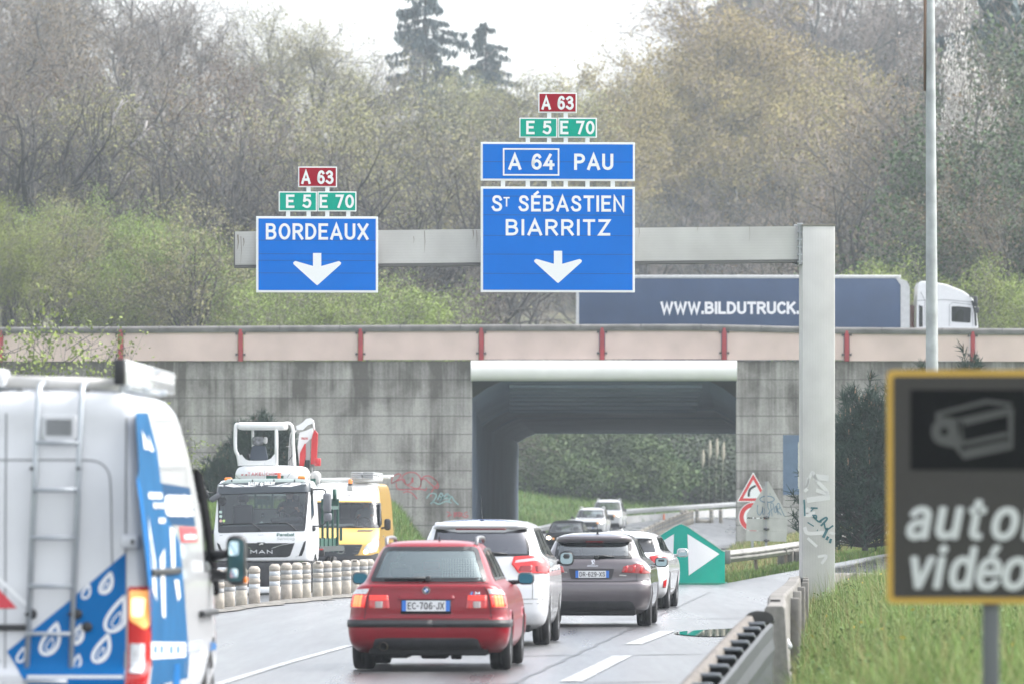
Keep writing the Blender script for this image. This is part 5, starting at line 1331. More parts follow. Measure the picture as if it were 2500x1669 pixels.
for ch, xa, xb, yb in (("a", 335, 490, 1092), ("u", 515, 690, 1092), ("t", 722, 832, 1094), ("o", 860, 1030, 1096), ("r", 1052, 1170, 1096), ("v", 362, 515, 1398), ("i", 500, 592, 1398), ("d", 600, 775, 1400), ("é", 765, 925, 1404), ("o", 925, 1095, 1404)):
    vs2, fs2 = text2d(ch, cap=92, width=(xb - xa) / 2.69, bold=.03, shear=.22, align='LEFT')
    base = c2(xa, yb); vv = [vf(base[0] + a, base[1] - b_, .008 + l) for a, b_, l in vs2]; o.add(vv, fs2, 0)
o.build("lettering", mat("sign_grey_white_film", (.52, .53, .54), .5), fa)
o = MB(); zc = vf(0, Y1).z; o.box((0, .06, (zc + .5) / 2 - .3), (.085, .05, zc + 1.1), 0, r=.008); o.build("sign_post", mat("dark_grey_post", (.11, .115, .125), .5, metal=.3), vs_)
# ================================================================== vehicles
def solve_side(S, root, yaw, dx, dy, z0=0.0, sg=1):
    """local (y, z) on the side of a placed vehicle seen at a place of the photograph"""
    c, s_ = math.cos(yaw), math.sin(yaw); lx_, ly_ = root.location.x, root.location.y
    def g(y):
        D = ly_ + y * c; z = PZ(dy, D) - root.location.z
        return PX(dx, D) - (lx_ + s_ * y + sg * S.w(min(max(z, S.zs[0]), S.zs[-1])) * c)
    a, b = -2.0, 9.0; ga, gb = g(a), g(b)
    if ga * gb > 0: 
        y = a if abs(ga) < abs(gb) else b
    else:
        for _ in range(40):
            m = (a + b) / 2
            if g(a) * g(m) <= 0: b = m
            else: a = m
        y = (a + b) / 2
    return (y, PZ(dy, ly_ + y * c) - root.location.z)
def veh(name, label, cat, X, D, yaw_deg, z=None, group=None):
    return thing(name, label, cat, (X, D, gz(X, D) + .015 if z is None else z), R(-yaw_deg), group)

# ------------------------------------------------------------------ white panel van, foreground left
VW = mat("van_white_paint", (.65, .665, .685), .25, coat=.7, var=.02, dirt=((.42, .41, .39), .62, .45))
VB = mat("van_blue_film", (.0, .13, .38), .6, spec=.12, var=.10, vscale=1.1); VLB = mat("van_pale_blue_film", (.02, .105, .235), .65, spec=.05, var=.12, vscale=2); VDB = mat("van_dark_blue_film", (.025, .07, .145), .65, spec=.05)
VRED = mat("van_red_film", (.60, .05, .07), .4); SEAM = mat("panel_gap", (.22, .23, .24), .6)
LADM = mat("ladder_aluminium", (.42, .45, .48), .4, metal=.5, var=.1)
van = veh("panel_van", "tall white and blue panel van with a rear ladder, nearest vehicle at the left edge", "van", -3.655, 47.05, 3.0)
YV = R(3.0)
VS = Shape([(.28, .95, .14, 5.2), (.36, .98, .05, 5.45), (.46, 1.01, -.03, 5.55), (.58, 1.03, -.03, 5.58), (.62, 1.035, .02, 5.57), (1.15, 1.035, .03, 5.3), (1.35, 1.03, .04, 4.95), (2.0, .985, .06, 4.25), (2.3, .955, .085, 3.8), (2.47, .935, .09, 3.45), (2.55, .90, .115, 3.2), (2.605, .82, .18, 3.0), (2.63, .45, .45, 2.6)], bow=.015, rc=.11, rcf=.4)
cab_win = [(4.05, 1.28), (5.0, 1.28), (4.62, 1.72), (4.35, 2.02), (4.05, 2.04)]
VS.body("body", VW, van, [], [inset(cab_win, .03)], [], [(.95, .34, .40), (4.75, .34, .42)])
window(VS, van, "cab_window", VS.side(1), cab_win, .06, GLASS_DK, step=.2)
o = MB(); patch(o, VS.side(1), [(4.9, 1.08), (5.12, 1.10), (4.85, 1.42), (4.58, 1.74), (4.30, 2.04), (3.9, 2.08), (4.0, 1.88), (4.18, 1.67), (4.43, 1.40)], .016, 0, .02, .2); o.build("window_surround", mat("matte_black_rubber", (.008, .008, .009), .9, spec=.03), van)
u = MB(); u.box((0, 2.75, .45), (1.5, 5.0, .4), 0); u.build("underbody", UNDER, van)
for y in (.95, 4.75):
    for sg in (1, -1): make_wheel(van, sg * .90, y, .34, .225, sg, 8)
def vn(dx, dy): return (PX(dx, 47.05) + 3.655, PZ(dy, 47.05) - van.location.z)
def v1(x, y): return vn(x / 2.037, 798.7 + y / 2.037)
def vs1(x, y): return solve_side(VS, van, YV, x / 2.037, 798.7 + y / 2.037)
fN, fS, fW = VS.near, VS.side(1), VS.wrap(1)
o = MB()
stroke(o, fN, [v1(22, y) for y in range(215, 1570, 90)], .012, 0, .003)
stroke(o, fN, [v1(586, y) for y in range(240, 1570, 90)], .014, 0, .003)
stroke(o, fN, curve_pts([v1(-200, 520), v1(100, 520), v1(300, 520), v1(440, 525), v1(500, 570), v1(515, 660), v1(520, 900), v1(525, 1140), v1(505, 1185), v1(440, 1200), v1(300, 1200)], 4), .012, 0, .003)
stroke(o, fN, [v1(x, 1460) for x in range(-200, 30, 40)], .01, 0, .003)
o.build("door_seam", SEAM, van)
o = MB(); patch(o, fN, rpoly([v1(185, 430), v1(360, 430), v1(360, 310), v1(185, 310)], .03), .018, 0, .01)
for k in range(7): a, b = v1(212, 400 - k * 11), v1(330, 400 - k * 11); o.box(((a[0] + b[0]) / 2, fN(a[0], a[1]).y - .02, a[1]), (b[0] - a[0], .012, .012), 1)
o.build("door_vent", [VW, SEAM], van)
# blue panel on the right rear door with drop outlines
blue = [v1(586, 952), v1(586, 1585), v1(140, 1585), v1(30, 1415), v1(330, 1172)]
o = MB(); patch(o, fN, blue, .004, 0, 0, .06); bl_ = o.build("blue_graphic", VB, van)
o = MB(); patch(o, fN, [v1(586, 1180), v1(586, 1250), v1(300, 1250), v1(240, 1250), v1(335, 1172)], .006, 0, 0, .06)
def drop(cx, cy, h, lean, clip=None):
    pts = []
    for a in np.linspace(0, 2 * math.pi, 30)[:-1]:
        t = (1 - math.cos(a)) / 2
        x = .36 * h * math.sin(a) * math.sin(a / 2) ** 1.1 ; y = -h * .5 + h * t
        pts.append((cx + x + lean * (-y), cy + y))
    if clip: pts = [(min(clip, p[0]), p[1]) for p in pts]
    return pts
o = MB()
for cx, cy, h, ln, cl in ((500, 1095, 92, .35, None), (405, 1135, 62, .35, None), (555, 1235, 170, .4, 582), (240, 1355, 145, .35, None), (365, 1335, 85, .3, None), (480, 1400, 125, .4, None), (100, 1430, 66, .3, None), (362, 1460, 60, .2, None)):
    stroke(o, fN, [v1(*p) for p in drop(cx, cy, h, ln, cl)], .026 if h > 80 else .016, 0, .007, True)
    if h > 80: stroke(o, fN, [v1(*p) for p in drop(cx - h * .04, cy + h * .17, h * .42, ln)], .010, 0, .007, True)
for x0, x1 in ((130, 215), (300, 400), (478, 580)):
    flat(o, fN, [v1(x0, 1535), v1(x1, 1535), v1(x1, 1488), v1(x0, 1488)], 0, .007)
flat(o, fN, [v1(130, 1540), v1(580, 1540), v1(580, 1524), v1(130, 1524)], 0, .0065)
o.build("drop_outline", WHITE, bl_)["kind"] = "stuff"
# left door: chevron corner, dark handle recess
o = MB(); flat(o, fN, [v1(-140, 985), v1(78, 1212), v1(-140, 1218)], 0, .006); flat(o, fN, [v1(-120, 960), v1(130, 1190), v1(118, 1205), v1(-120, 985)], 1, .0065); o.build("red_chevron", [VRED, WHITE], van)
o = MB(); a, b = v1(-130, 1302), v1(118, 1302); o.box(((a[0] + b[0]) / 2, .02, a[1]), (b[0] - a[0], .05, .045), 0, r=.01); o.build("handle_recess", BLACKP, van)
for x, y in ((147, 1240), (360, 1240), (407, 1300)):
    o = MB(); q = v1(x, y); o.lathe([(0, .03), (.035, .03), (.04, 0)], 14, 0, Matrix.Translation((q[0], .035, q[1])) @ Matrix.Rotation(R(90), 4, 'X')); o.build("door_knob", BLACKP, van)
o = MB(); q = v1(622, 902); o.box((q[0] - .02, .045, q[1]), (.13, .10, .10), 0, r=.02); o.box((q[0], -.01, q[1]), (.02, .02, .03), 1); o.build("door_hinge", [VW, BLACKP], van)
# tail lamp round the corner
def tl(x, y): q = v1(x, y); return (q[0] - VS.w(q[1]) , q[1])
def wrapx(x0, x1, y0, y1, m, off, r=.02):
    z0, z1 = v1(0, y1)[1], v1(0, y0)[1]
    o = MB(); patch(o, fW, rpoly([(x0, z0), (x1, z0), (x1, z1), (x0, z1)], r), off, 0, .015); return o
root_l = wrapx(-.155, .03, 1112, 1700, LAMPRED, .012).build("tail_lamp", LAMPRED, van)
AMBLIT = mat("indicator_lit", (.9, .45, .15), .2, emit=(1.0, .42, .12), estr=.22); AMBHOT = mat("indicator_bulb", (1, .8, .5), .3, emit=(1.0, .75, .35), estr=.5)
z0, z1 = v1(0, 1300)[1], v1(0, 1130)[1]
o = MB(); patch(o, fW, rpoly([(-.145, z0 + .05), (-.04, z0 - .02), (.01, z0 + .02), (.01, z1), (-.145, z1)], .02), .016, 0, .004); o.build("lit_indicator", AMBLIT, root_l)
o = MB(); patch(o, fW, rpoly([(-.13, z0 + .07), (-.05, z0 + .07), (-.03, z1 - .05), (-.13, z1 - .05)], .03), .019, 0, .004); o.build("indicator_bulb", AMBHOT, root_l)
z0, z1 = v1(0, 1515)[1], v1(0, 1378)[1]
o = MB(); patch(o, fW, rpoly([(-.14, z0), (-.04, z0), (-.04, z1), (-.14, z1)], .01), .016, 0, .004); o.build("reversing_lamp", LAMPCLR, root_l)
# graphics on the right side
o = MB()
def spoly(pts): return [vs1(*p) for p in pts]
patch(o, fS, spoly([(632, 300), (690, 300), (735, 480), (752, 630), (700, 640), (640, 640), (650, 560)]), .004, 1, 0, .2)
patch(o, fS, spoly([(640, 600), (756, 630), (800, 820), (838, 900), (862, 1150), (868, 1580), (702, 1580), (694, 1110), (668, 880)]), .004, 1, 0, .2)
patch(o, fS, spoly([(634, 590), (655, 640), (690, 900), (706, 1100), (700, 1110), (692, 1100), (668, 850)]), .006, 0, 0, .2)
patch(o, fS, spoly([(755, 628), (885, 650), (912, 830), (800, 822), (770, 760)]), .006, 2, 0, .2)
patch(o, fS, spoly([(836, 832), (915, 836), (924, 908), (848, 904)]), .007, 3, 0, .2)
patch(o, fS, spoly([(815, 1470), (838, 1470), (838, 1580), (806, 1580)]), .007, 0, 0, .2)
sg_ = o.build("side_graphic", [VB, VLB, VDB, VRED], van)
o = MB()
for pts in ([(660, 380), (700, 470), (672, 470)], [(688, 400), (716, 480), (700, 480)], [(690, 780), (712, 1130), (730, 1180), (724, 1000)], [(744, 980), (756, 1250), (770, 1260), (766, 930)], [(790, 830), (800, 1030), (816, 1040), (812, 850)], [(812, 1080), (828, 1180), (840, 1160), (832, 1080)]):
    flat(o, fS, [vs1(*p) for p in pts], 0, .0085)
patch(o, fS, spoly([(704, 1370), (866, 1372), (866, 1440), (704, 1450)]), .007, 0, 0, .2)
for x0 in (716, 745, 790, 822): patch(o, fS, spoly([(x0, 1385), (x0 + 14, 1385), (x0 + 14, 1425), (x0, 1425)]), .009, 1, 0, .2)
def side_text(body, xa, xb, yb, cap, m):
    a = vs1(xa, yb); b = vs1(xb, yb); vs2, fs2 = text2d(body, 1.0, 1.0, bold=.03)
    capm = vs1(xa, yb - cap)[1] - a[1]
    o.add([fS(a[0] + (b[0] - a[0]) * (p + .5), a[1] + capm * q, .0095 + l) for p, q, l in vs2], fs2, m)
side_text("SPEEDICE", 772, 900, 782, 98, 0); side_text("RECHERCHE", 692, 756, 700, 28, 0); side_text("DE FUITE", 716, 766, 745, 24, 0); side_text("EAU", 740, 770, 815, 24, 0)
side_text("services", 858, 912, 890, 26, 0)
side_text("SERVICE", 872, 940, 1420, 46, 2); side_text("24h", 978, 1005, 1410, 36, 1)
o.build("lettering", [WHITE, VB, mat("van_lilac_film", (.42, .47, .62), .4)], sg_)
o = MB(); a, b = vs1(706, 1046), vs1(836, 1046); o.box((VS.w(a[1]) + .01, (a[0] + b[0]) / 2, a[1]), (.03, abs(b[0] - a[0]), .05), 0, r=.01); o.build("slide_rail", BLACKP, van)
o = MB(); a, b = vs1(928, 1238), vs1(992, 1238); o.box((VS.w(a[1]) + .03, (a[0] + b[0]) / 2, a[1]), (.05, abs(b[0] - a[0]), .05), 0, r=.015); o.build("door_handle", BLACKP, van)
o = MB(); stroke(o, fS, [vs1(868, y) for y in range(560, 1560, 60)], .02, 0, .003); stroke(o, fS, [vs1(x, 560) for x in range(740, 880, 20)], .02, 0, .003); stroke(o, fS, [vs1(x, 340) for x in range(720, 830, 20)], .02, 0, .003); o.build("door_seam", SEAM, van)
# ladder
lad = bpy.data.objects.new("ladder", None); C.objects.link(lad); lad.parent = van
def l3(x, y, d): a, z = v1(x, y); return Vector((a, VS._near(min(max(a, -.9), .9), min(z, 2.3)) - d, z))
for xt, xb in ((181, 116), (384, 322)):
    o = MB(); top = l3(xt, 190, .09); o.tube([top + Vector((.0, .55, .03)), top + Vector((0, .3, .05)), top + Vector((0, .05, .02)), l3(xt - 2, 240, .10), l3(xb, 1700, .10)], .021, 8, 0); o.build("ladder_rail", LADM, lad)
for y in (440, 660, 884, 1108, 1331, 1552):
    t = (y - 190) / (1560 - 190); xa = 181 + (118 - 181) * t; xb = 384 + (325 - 384) * t
    o = MB(); o.tube([l3(xa, y, .10), l3(xb, y, .10)], .016, 8, 0); o.build("rung", LADM, lad)
for x, y in ((130, 1240), (330, 1240), (150, 560), (370, 560)):
    o = MB(); a = l3(x, y, .10); o.tube([a, a + Vector((0, .12, 0))], .014, 6, 0); o.build("ladder_stay", BLACKP, lad)
# roof rack and long case
o = MB()
a, b = vn(20, 872), vn(262, 880); o.tube([(a[0] - .1, .32, a[1]), (b[0], .32, b[1])], .045, 12, 0); o.build("roof_roller", mat("rack_pale_grey", (.55, .54, .52), .5, var=.1), van)
for x in (-.5, .05, .55, .78):
    o = MB(); o.box((x, .42, 2.60), (.05, .10, .16), 0); o.tube([(x, .4, 2.65), (x, 3.2, 2.65)], .02, 6, 0); o.build("rack_foot", LADM, van)
for y in (.5, 1.8, 3.0):
    o = MB(); o.box((0, y, 2.655), (1.7, .06, .04), 0, r=.01); o.build("rack_bar", LADM, van)
cx0 = vn(268, 0)[0]
o = MB(); o.box((cx0 - .03, 2.30, 2.755), (.085, 4.2, .18), 0, r=.02, rot=Matrix.Rotation(R(1.2), 4, 'Z')); o.box((cx0 - .035 + .045, .16, 2.755), (.08, .16, .185), 1, r=.015, rot=Matrix.Rotation(R(1.2), 4, 'Z')); o.box((cx0 - .03, 2.30, 2.755), (.092, 3.9, .02), 2, rot=Matrix.Rotation(R(1.2), 4, 'Z')); o.build("roof_case", [VW, BLACKP, mat("case_groove_grey", (.5, .51, .52), .5)], van)
o = MB(); a = vn(2, 868); o.box((a[0] - .14, .35, a[1] + .01), (.3, .3, .13), 0, r=.03); o.build("rack_end", VW, van)
# mirror on its long arm
mz = PZ(1284, 51.6) - van.location.z
mx_ = (PX(545, 51.6) - van.location.x - math.sin(YV) * 4.45) / math.cos(YV)
mir = MB(); mir.box((mx_, 4.45, mz), (.16, .15, .40), 0, r=.06, seg=4); mo = mir.build("mirror", BLACKP, van)
o = MB(); o.tube([(.95, 4.6, mz + .02), (mx_ - .02, 4.5, mz + .06)], [.055, .03], 8, 0); o.tube([(.98, 4.65, mz - .12), (mx_ - .02, 4.5, mz - .12)], [.05, .03], 8, 0); o.box((.985, 4.66, mz - .05), (.10, .2, .34), 0, r=.04); o.build("mirror_arm", BLACKP, mo)
MDARK = mat("dim_mirror_glass", (.05, .12, .12), .08, metal=.6); MSKY = mat("mirror_glass_sky", (.62, .78, .80), .06, metal=1.0)
o = MB(); flat(o, plane((mx_, 4.372, mz)), rpoly([(-.062, -.165), (.062, -.165), (.062, .17), (-.062, .17)], .04, 4), 0, 0)
mg = o.build("mirror_glass", MDARK, mo)
# two inset panes tilted up to the sky
for zc, hh, ww in ((.095, .055, .038), (-.10, .035, .03)):
    o = MB(); q = rpoly([(-ww, -hh), (ww, -hh), (ww, hh), (-ww, hh)], .02, 4); o.add([Vector((mx_ - .012 + a, 4.366 - .02 + .20 * (b_ + hh) * .5, mz + zc + b_)) for a, b_ in q], [tuple(range(len(q)))], 0); o.build("mirror_pane", MSKY, mg)
o = MB(); o.box((mx_ + .075, 4.43, mz - .155), (.03, .07, .05), 0, r=.012); o.build("indicator", AMBER, mo)

# ------------------------------------------------------------------ red estate car
YR = 2.7
RP = mat("dark_red_metallic", (.225, .003, .012), .3, spec=.3, coat=.4, var=.06, vscale=5, dirt=((.26, .13, .12), .36, .5))
rc_ = veh("estate_car", "dark red estate car with lit brake lamps and roof rails, nearest car ahead", "car", -.935, 72.0, YR)
BS = Shape([(.20, .78, .30, 4.4), (.27, .85, .10, 4.62), (.34, .88, .03, 4.74), (.48, .895, .0, 4.79), (.562, .895, .0, 4.79), (.578, .885, .05, 4.78), (.60, .88, .062, 4.77), (.70, .87, .065, 4.7), (.80, .855, .075, 4.55), (.88, .83, .09, 4.3), (.935, .795, .092, 3.9), (.955, .765, .105, 3.6), (.972, .735, .165, 3.45), (1.0, .715, .185, 3.30), (1.20, .63, .37, 2.9), (1.36, .545, .56, 2.5), (1.395, .515, .60, 2.36), (1.42, .46, .68, 2.2), (1.435, .36, .82, 2.0), (1.445, .2, 1.1, 1.7)], bow=.06, rc=.17)
rw = rpoly([(-.655, .985), (.655, .985), (.515, 1.372), (-.515, 1.372)], [.05, .05, .06, .06])
sw1 = rpoly([(.62, 1.0), (1.35, 1.0), (1.35, 1.34), (.95, 1.34)], .05); sw2 = rpoly([(1.40, 1.0), (2.15, 1.0), (2.15, 1.36), (1.40, 1.355)], .04); sw3 = rpoly([(2.2, 1.0), (3.05, 1.0), (2.55, 1.35), (2.2, 1.36)], .04)
fw_ = rpoly([(-.62, 1.02), (.62, 1.02), (.5, 1.36), (-.5, 1.36)], .05)
common_car(rc_, BS, RP, 4.8, .90, rw, [sw1, sw2, sw3], fw_, glass_mat("green_tinted_glass", (.58, .68, .67), ior=3.0, refl=(.74, .88, .90)), GLASS, (.98, 3.81), .315, .235, nframe=.045, underz=(.17, .6))
f = BS.near
def nb(x, y): return ((x - 800) / 768.0, (1480 - y) / 768.0)
o = MB(); patch(o, BS.wrap(1), [(-.95, .488), (.75, .488), (.75, .562), (-.95, .562)], .012, 0, .01, .08); patch(o, BS.wrap(-1), [(-.95, .488), (.75, .488), (.75, .562), (-.95, .562)], .0125, 0, .01, .08); o.build("bumper_strip", BLACKP, rc_)
o = MB(); patch(o, f, [(-.64, .19), (.60, .19), (.55, .375), (-.58, .375)], .008, 0, .01); dif = o.build("lower_valance", mat("dark_bumper_insert", (.035, .035, .038), .6, var=.3), rc_)
o = MB(); stroke(o, f, curve_pts([(-.68, .22), (-.62, .34), (-.55, .385), (-.3, .392), (.3, .392), (.53, .385), (.60, .33), (.65, .20)], 4), .035, 0, .016); o.build("valance_lip", RP, rc_)
o = MB(); o.lathe([(.045, -.08), (.05, -.08), (.05, .2), (.04, .2), (.038, -.07)], 16, 0, Matrix.Translation((-.49, .10, .275)) @ Matrix.Rotation(R(-90), 4, 'X')); o.lathe([(0, .02), (.045, .02)], 16, 1, Matrix.Translation((-.49, .10, .275)) @ Matrix.Rotation(R(-90), 4, 'X')); o.build("exhaust_pipe", [mat("sooty_exhaust", (.12, .10, .08), .5, metal=.5), UNDER], rc_)
o = MB(); o.box((.05, .6, .17), (.3, .4, .08), 0, r=.03); o.box((.3, .4, .16), (.12, .1, .07), 0, r=.02); o.box((-.35, .45, .2), (.3, .5, .12), 0, r=.05); o.build("silencer", UNDER, rc_)
o = MB()
for sg in (1, -1):
    stroke(o, BS.wrap(sg), [(-.18, z) for z in (.575, .64, .70, .76, .82, .88, .93, .96)], .010, 0, .003)
stroke(o, f, [(x, .578) for x in np.linspace(-.68, .68, 16)], .012, 0, .003); stroke(o, f, [(x, .968) for x in np.linspace(-.66, .66, 12)], .012, 0, .003)
o.build("tailgate_seam", mat("shut_line", (.05, .01, .012), .7), rc_)
for sg in (1, -1):
    w_ = BS.wrap(sg)
    o = MB(); patch(o, w_, rpoly([(-.172, .695), (.10, .70), (.06, .84), (.0, .905), (-.172, .918)], .012), .010, 0, .012); lm = o.build("tail_lamp", LAMPRED, rc_)
    o = MB(); patch(o, w_, rpoly([(-.165, .852), (.05, .845), (.0, .898), (-.165, .91)], .012), .013, 0, .003); o.build("indicator_lens", LAMPCLR, lm)
    for k in range(5):
        o = MB(); x0 = -.162 + k * .038; patch(o, w_, [(x0, .712), (x0 + .031, .712), (x0 + .031, .838), (x0, .838)], .0135, 0, .003); o.build("lit_segment", LAMPLIT if k in (0, 4) else LAMPHOT, lm)
    o = MB(); patch(o, f, rpoly([(sg * .425, .695), (sg * .655, .695), (sg * .655, .84), (sg * .44, .84)] if sg > 0 else [(-.655, .695), (-.425, .695), (-.44, .84), (-.655, .84)], .012), .010, 0, .012); li = o.build("tail_lamp", LAMPRED, rc_)
    o = MB()
    for k in range(3): patch(o, f, [(min(sg * .44, sg * .65), .785 + k * .018), (max(sg * .44, sg * .65), .785 + k * .018), (max(sg * .44, sg * .65), .799 + k * .018), (min(sg * .44, sg * .65), .799 + k * .018)], .013, 0, .003)
    o.build("lit_strip", LAMPLIT, li)
    o = MB(); patch(o, f, rpoly([(min(sg * .50, sg * .585), .70), (max(sg * .50, sg * .585), .70), (max(sg * .50, sg * .585), .77), (min(sg * .50, sg * .585), .77)], .008), .013, 0, .003); o.build("reversing_lens", mat("dull_pink_lens", (.36, .30, .29), .2, coat=.5), li)
o = MB(); patch(o, f, rpoly([(-.335, .645), (.285, .645), (.285, .79), (-.335, .79)], .02), -.004, 0, 0); o.build("plate_recess", mat("shut_line", (.05, .01, .012)), rc_)
o = MB(); patch(o, f, rpoly([(-.34, .795), (.30, .795), (.285, .83), (-.32, .83)], .012), .022, 0, .02); o.build("handle_bar", RP, rc_)
plate(rc_, f, -.02, .722, .53, .115, "EC-706-JX")
q = nb(785, 792)
o = MB(); c_ = plane((q[0], 0, q[1]), f(q[0], q[1]).y - .012)
flat(o, c_, [(.043 * math.cos(a), .043 * math.sin(a)) for a in np.linspace(0, 2 * math.pi, 28)[:-1]], 0, 0); flat(o, c_, [(.036 * math.cos(a), .036 * math.sin(a)) for a in np.linspace(0, 2 * math.pi, 28)[:-1]], 1, .002)
for k in range(4): flat(o, c_, [(0, 0)] + [(.024 * math.cos(a), .024 * math.sin(a)) for a in np.linspace(k * math.pi / 2, (k + 1) * math.pi / 2, 7)], 2 if k % 2 else 3, .004)
o.build("roundel_badge", [mat("badge_ring", (.3,.3,.3), .4), PLATETXT, mat("badge_blue", (.02, .15, .5), .3), WHITE], rc_)
q = nb(1200, 818); o = MB()
for k, m_ in enumerate((0, 1, 2)): stroke(o, f, [(q[0] - .045 + k * .014, q[1] - .018), (q[0] - .035 + k * .014, q[1] + .016)], .012, m_, .007)
put_text(o, lambda a, b, off: f(a, b, off), "M", q[0] + .028, q[1] - .016, .032, .05, 3, .007, bold=.03); o.build("model_badge", [mat("badge_light_blue", (.1, .35, .7), .3), mat("badge_navy", (.03, .05, .25), .3), mat("badge_red", (.6, .03, .03), .3), CHROME], rc_)
o = MB(); o.box((.0, f(0, 1.03).y - .03, 1.02), (.055, .06, .07), 0, r=.015); o.tube([(.0, f(0, 1.03).y - .045, 1.03), (-.25, f(.2, 1.03).y - .025, 1.025), (-.49, f(.4, 1.02).y - .015, 1.015)], [.014, .016, .008], 6, 0); o.build("rear_wiper", BLACKP, rc_)
for sg in (1, -1):
    o = MB(); z = 1.415; o.tube(curve_pts([(sg * .50, .78, z - .03), (sg * .505, .82, z + .035), (sg * .505, .95, z + .055), (sg * .51, 1.6, z + .06), (sg * .505, 2.2, z + .05), (sg * .50, 2.32, z + .01)], 5), .021, 8, 0); o.build("roof_rail", mat("roof_rail_grey", (.22, .22, .23), .35, metal=.5), rc_)
o = MB(); o.tube([(.08, .95, 1.43), (.08, .88, 1.49)], [.012, .004], 6, 0); o.build("aerial", BLACKP, rc_)
BLUEM = mat("blue_mirror_glass", (.03, .10, .13), .06, metal=1.0)
side_mirror(rc_, 1, .80, 3.0, 1.0, .19, .145, .06, BLACKP, BLUEM); side_mirror(rc_, -1, .80, 3.0, 1.0, .19, .145, .06, BLACKP, BLUEM)
seats(rc_, .38, 1.35, .42, 2, .55); seats(rc_, .40, 2.25, .42, 2, .55)
o = MB(); 
for k in range(13): o.box((.10 + k * .03, 1.18, 1.13), (.006, .01, .22), 0)
for k in range(9): o.box((.28, 1.18, 1.03 + k * .026), (.38, .01, .006), 0)
o.build("white_grid", mat("white_wire_grid", (.7, .72, .7), .6), rc_)
o = MB(); o.box((-.02, 1.15, 1.16), (.18, .04, .09), 0, r=.02); o.build("red_parcel", mat("red_parcel", (.65, .06, .05), .6), rc_)
o = MB(); o.box((-.42, 1.12, 1.17), (.12, .05, .05), 0, r=.02); o.box((-.36, 1.12, 1.16), (.10, .04, .03), 0, r=.01); o.build("pale_trinket", mat("pale_cream_trinket", (.6, .62, .5), .6), rc_)
o = MB(); o.box((0, 3.25, .92), (1.3, .4, .14), 0, r=.05); o.build("dashboard", SEATM, rc_)

# ------------------------------------------------------------------ white people carrier
WP2 = mat("white_car_paint", (.66, .67, .685), .25, coat=.8, var=.02, dirt=((.45, .42, .36), .35, .4))
mp = veh("people_carrier", "white people carrier with a roof spoiler and big red tail lamp, behind the red estate", "car", -.43, 86.2, 3.0)
CS = Shape([(.22, .78, .3, 4.2), (.30, .85, .07, 4.4), (.45, .89, .0, 4.45), (.75, .91, .02, 4.45), (.98, .905, .07, 4.2), (1.10, .885, .10, 3.9), (1.17, .845, .13, 3.7), (1.21, .81, .15, 3.6), (1.40, .735, .25, 3.2), (1.55, .675, .34, 2.8), (1.585, .655, .30, 2.7), (1.61, .62, .34, 2.6), (1.645, .53, .50, 2.4), (1.665, .40, .75, 2.1), (1.675, .2, 1.1, 1.7)], bow=.09, rc=.2)
rw = rpoly([(-.655, 1.185), (.655, 1.185), (.645, 1.3), (.60, 1.55), (-.60, 1.55), (-.645, 1.3)], .03)
sw = [rpoly([(.50, 1.2), (1.1, 1.17), (1.1, 1.55), (.72, 1.55)], .06), rpoly([(1.15, 1.16), (2.05, 1.14), (2.05, 1.56), (1.15, 1.56)], .05), rpoly([(2.1, 1.14), (3.2, 1.12), (2.55, 1.55), (2.1, 1.56)], .05)]
common_car(mp, CS, WP2, 4.45, .91, rw, sw, rpoly([(-.7, 1.2), (.7, 1.2), (.6, 1.53), (-.6, 1.53)], .05), glass_mat('dark_tailgate_glass', (.05, .055, .065), ior=2.5, refl=(.86, .88, .95)), GLASS_DK, (.85, 3.58), .32, .225, nframe=.03, underz=(.18, .6))
f = CS.near
o = MB(); patch(o, f, [(-.62, 1.545), (-.3, 1.50), (.3, 1.50), (.62, 1.545), (.60, 1.60), (-.60, 1.60)], .04, 0, .05); o.build("roof_spoiler", WP2, mp)
o = MB(); patch(o, f, [(-.33, 1.515), (.33, 1.515), (.33, 1.54), (-.33, 1.54)], .055, 0, .01); o.build("high_brake_lamp", mat("dim_red_strip", (.16, .01, .012), .3), mp)
o = MB(); stroke(o, lambda a, b, off: Vector((a, .72 + .10 * (a / .5) ** 2, 1.672 - .10 * (a / .62) ** 2 + off)), [(x, 0) for x in np.linspace(-.5, .52, 14)], .0, 0); 
vs_l = [Vector((x, .56 + .08 * x * x, 1.668 - .13 * x * x)) for x in np.linspace(-.5, .52, 14)]; o = MB(); o.tube(vs_l, .006, 5, 0); o.build("roof_seal", mat("blue_grey_seal", (.10, .16, .32), .5), mp)
o = MB(); o.lathe([(.03, 0), (.018, .03), (.004, .06), (.002, .36), (0, .36)], 8, 0, Matrix.Translation((.0, .62, 1.655)) @ Matrix.Rotation(R(25), 4, 'X')); o.build("aerial", BLACKP, mp)
o = MB(); o.tube([(.10, f(.1, 1.22).y - .035, 1.215), (.2, f(.2, 1.225).y - .03, 1.228), (.36, f(.36, 1.22).y - .02, 1.218)], [.02, .018, .006], 6, 0); o.build("rear_wiper", BLACKP, mp)
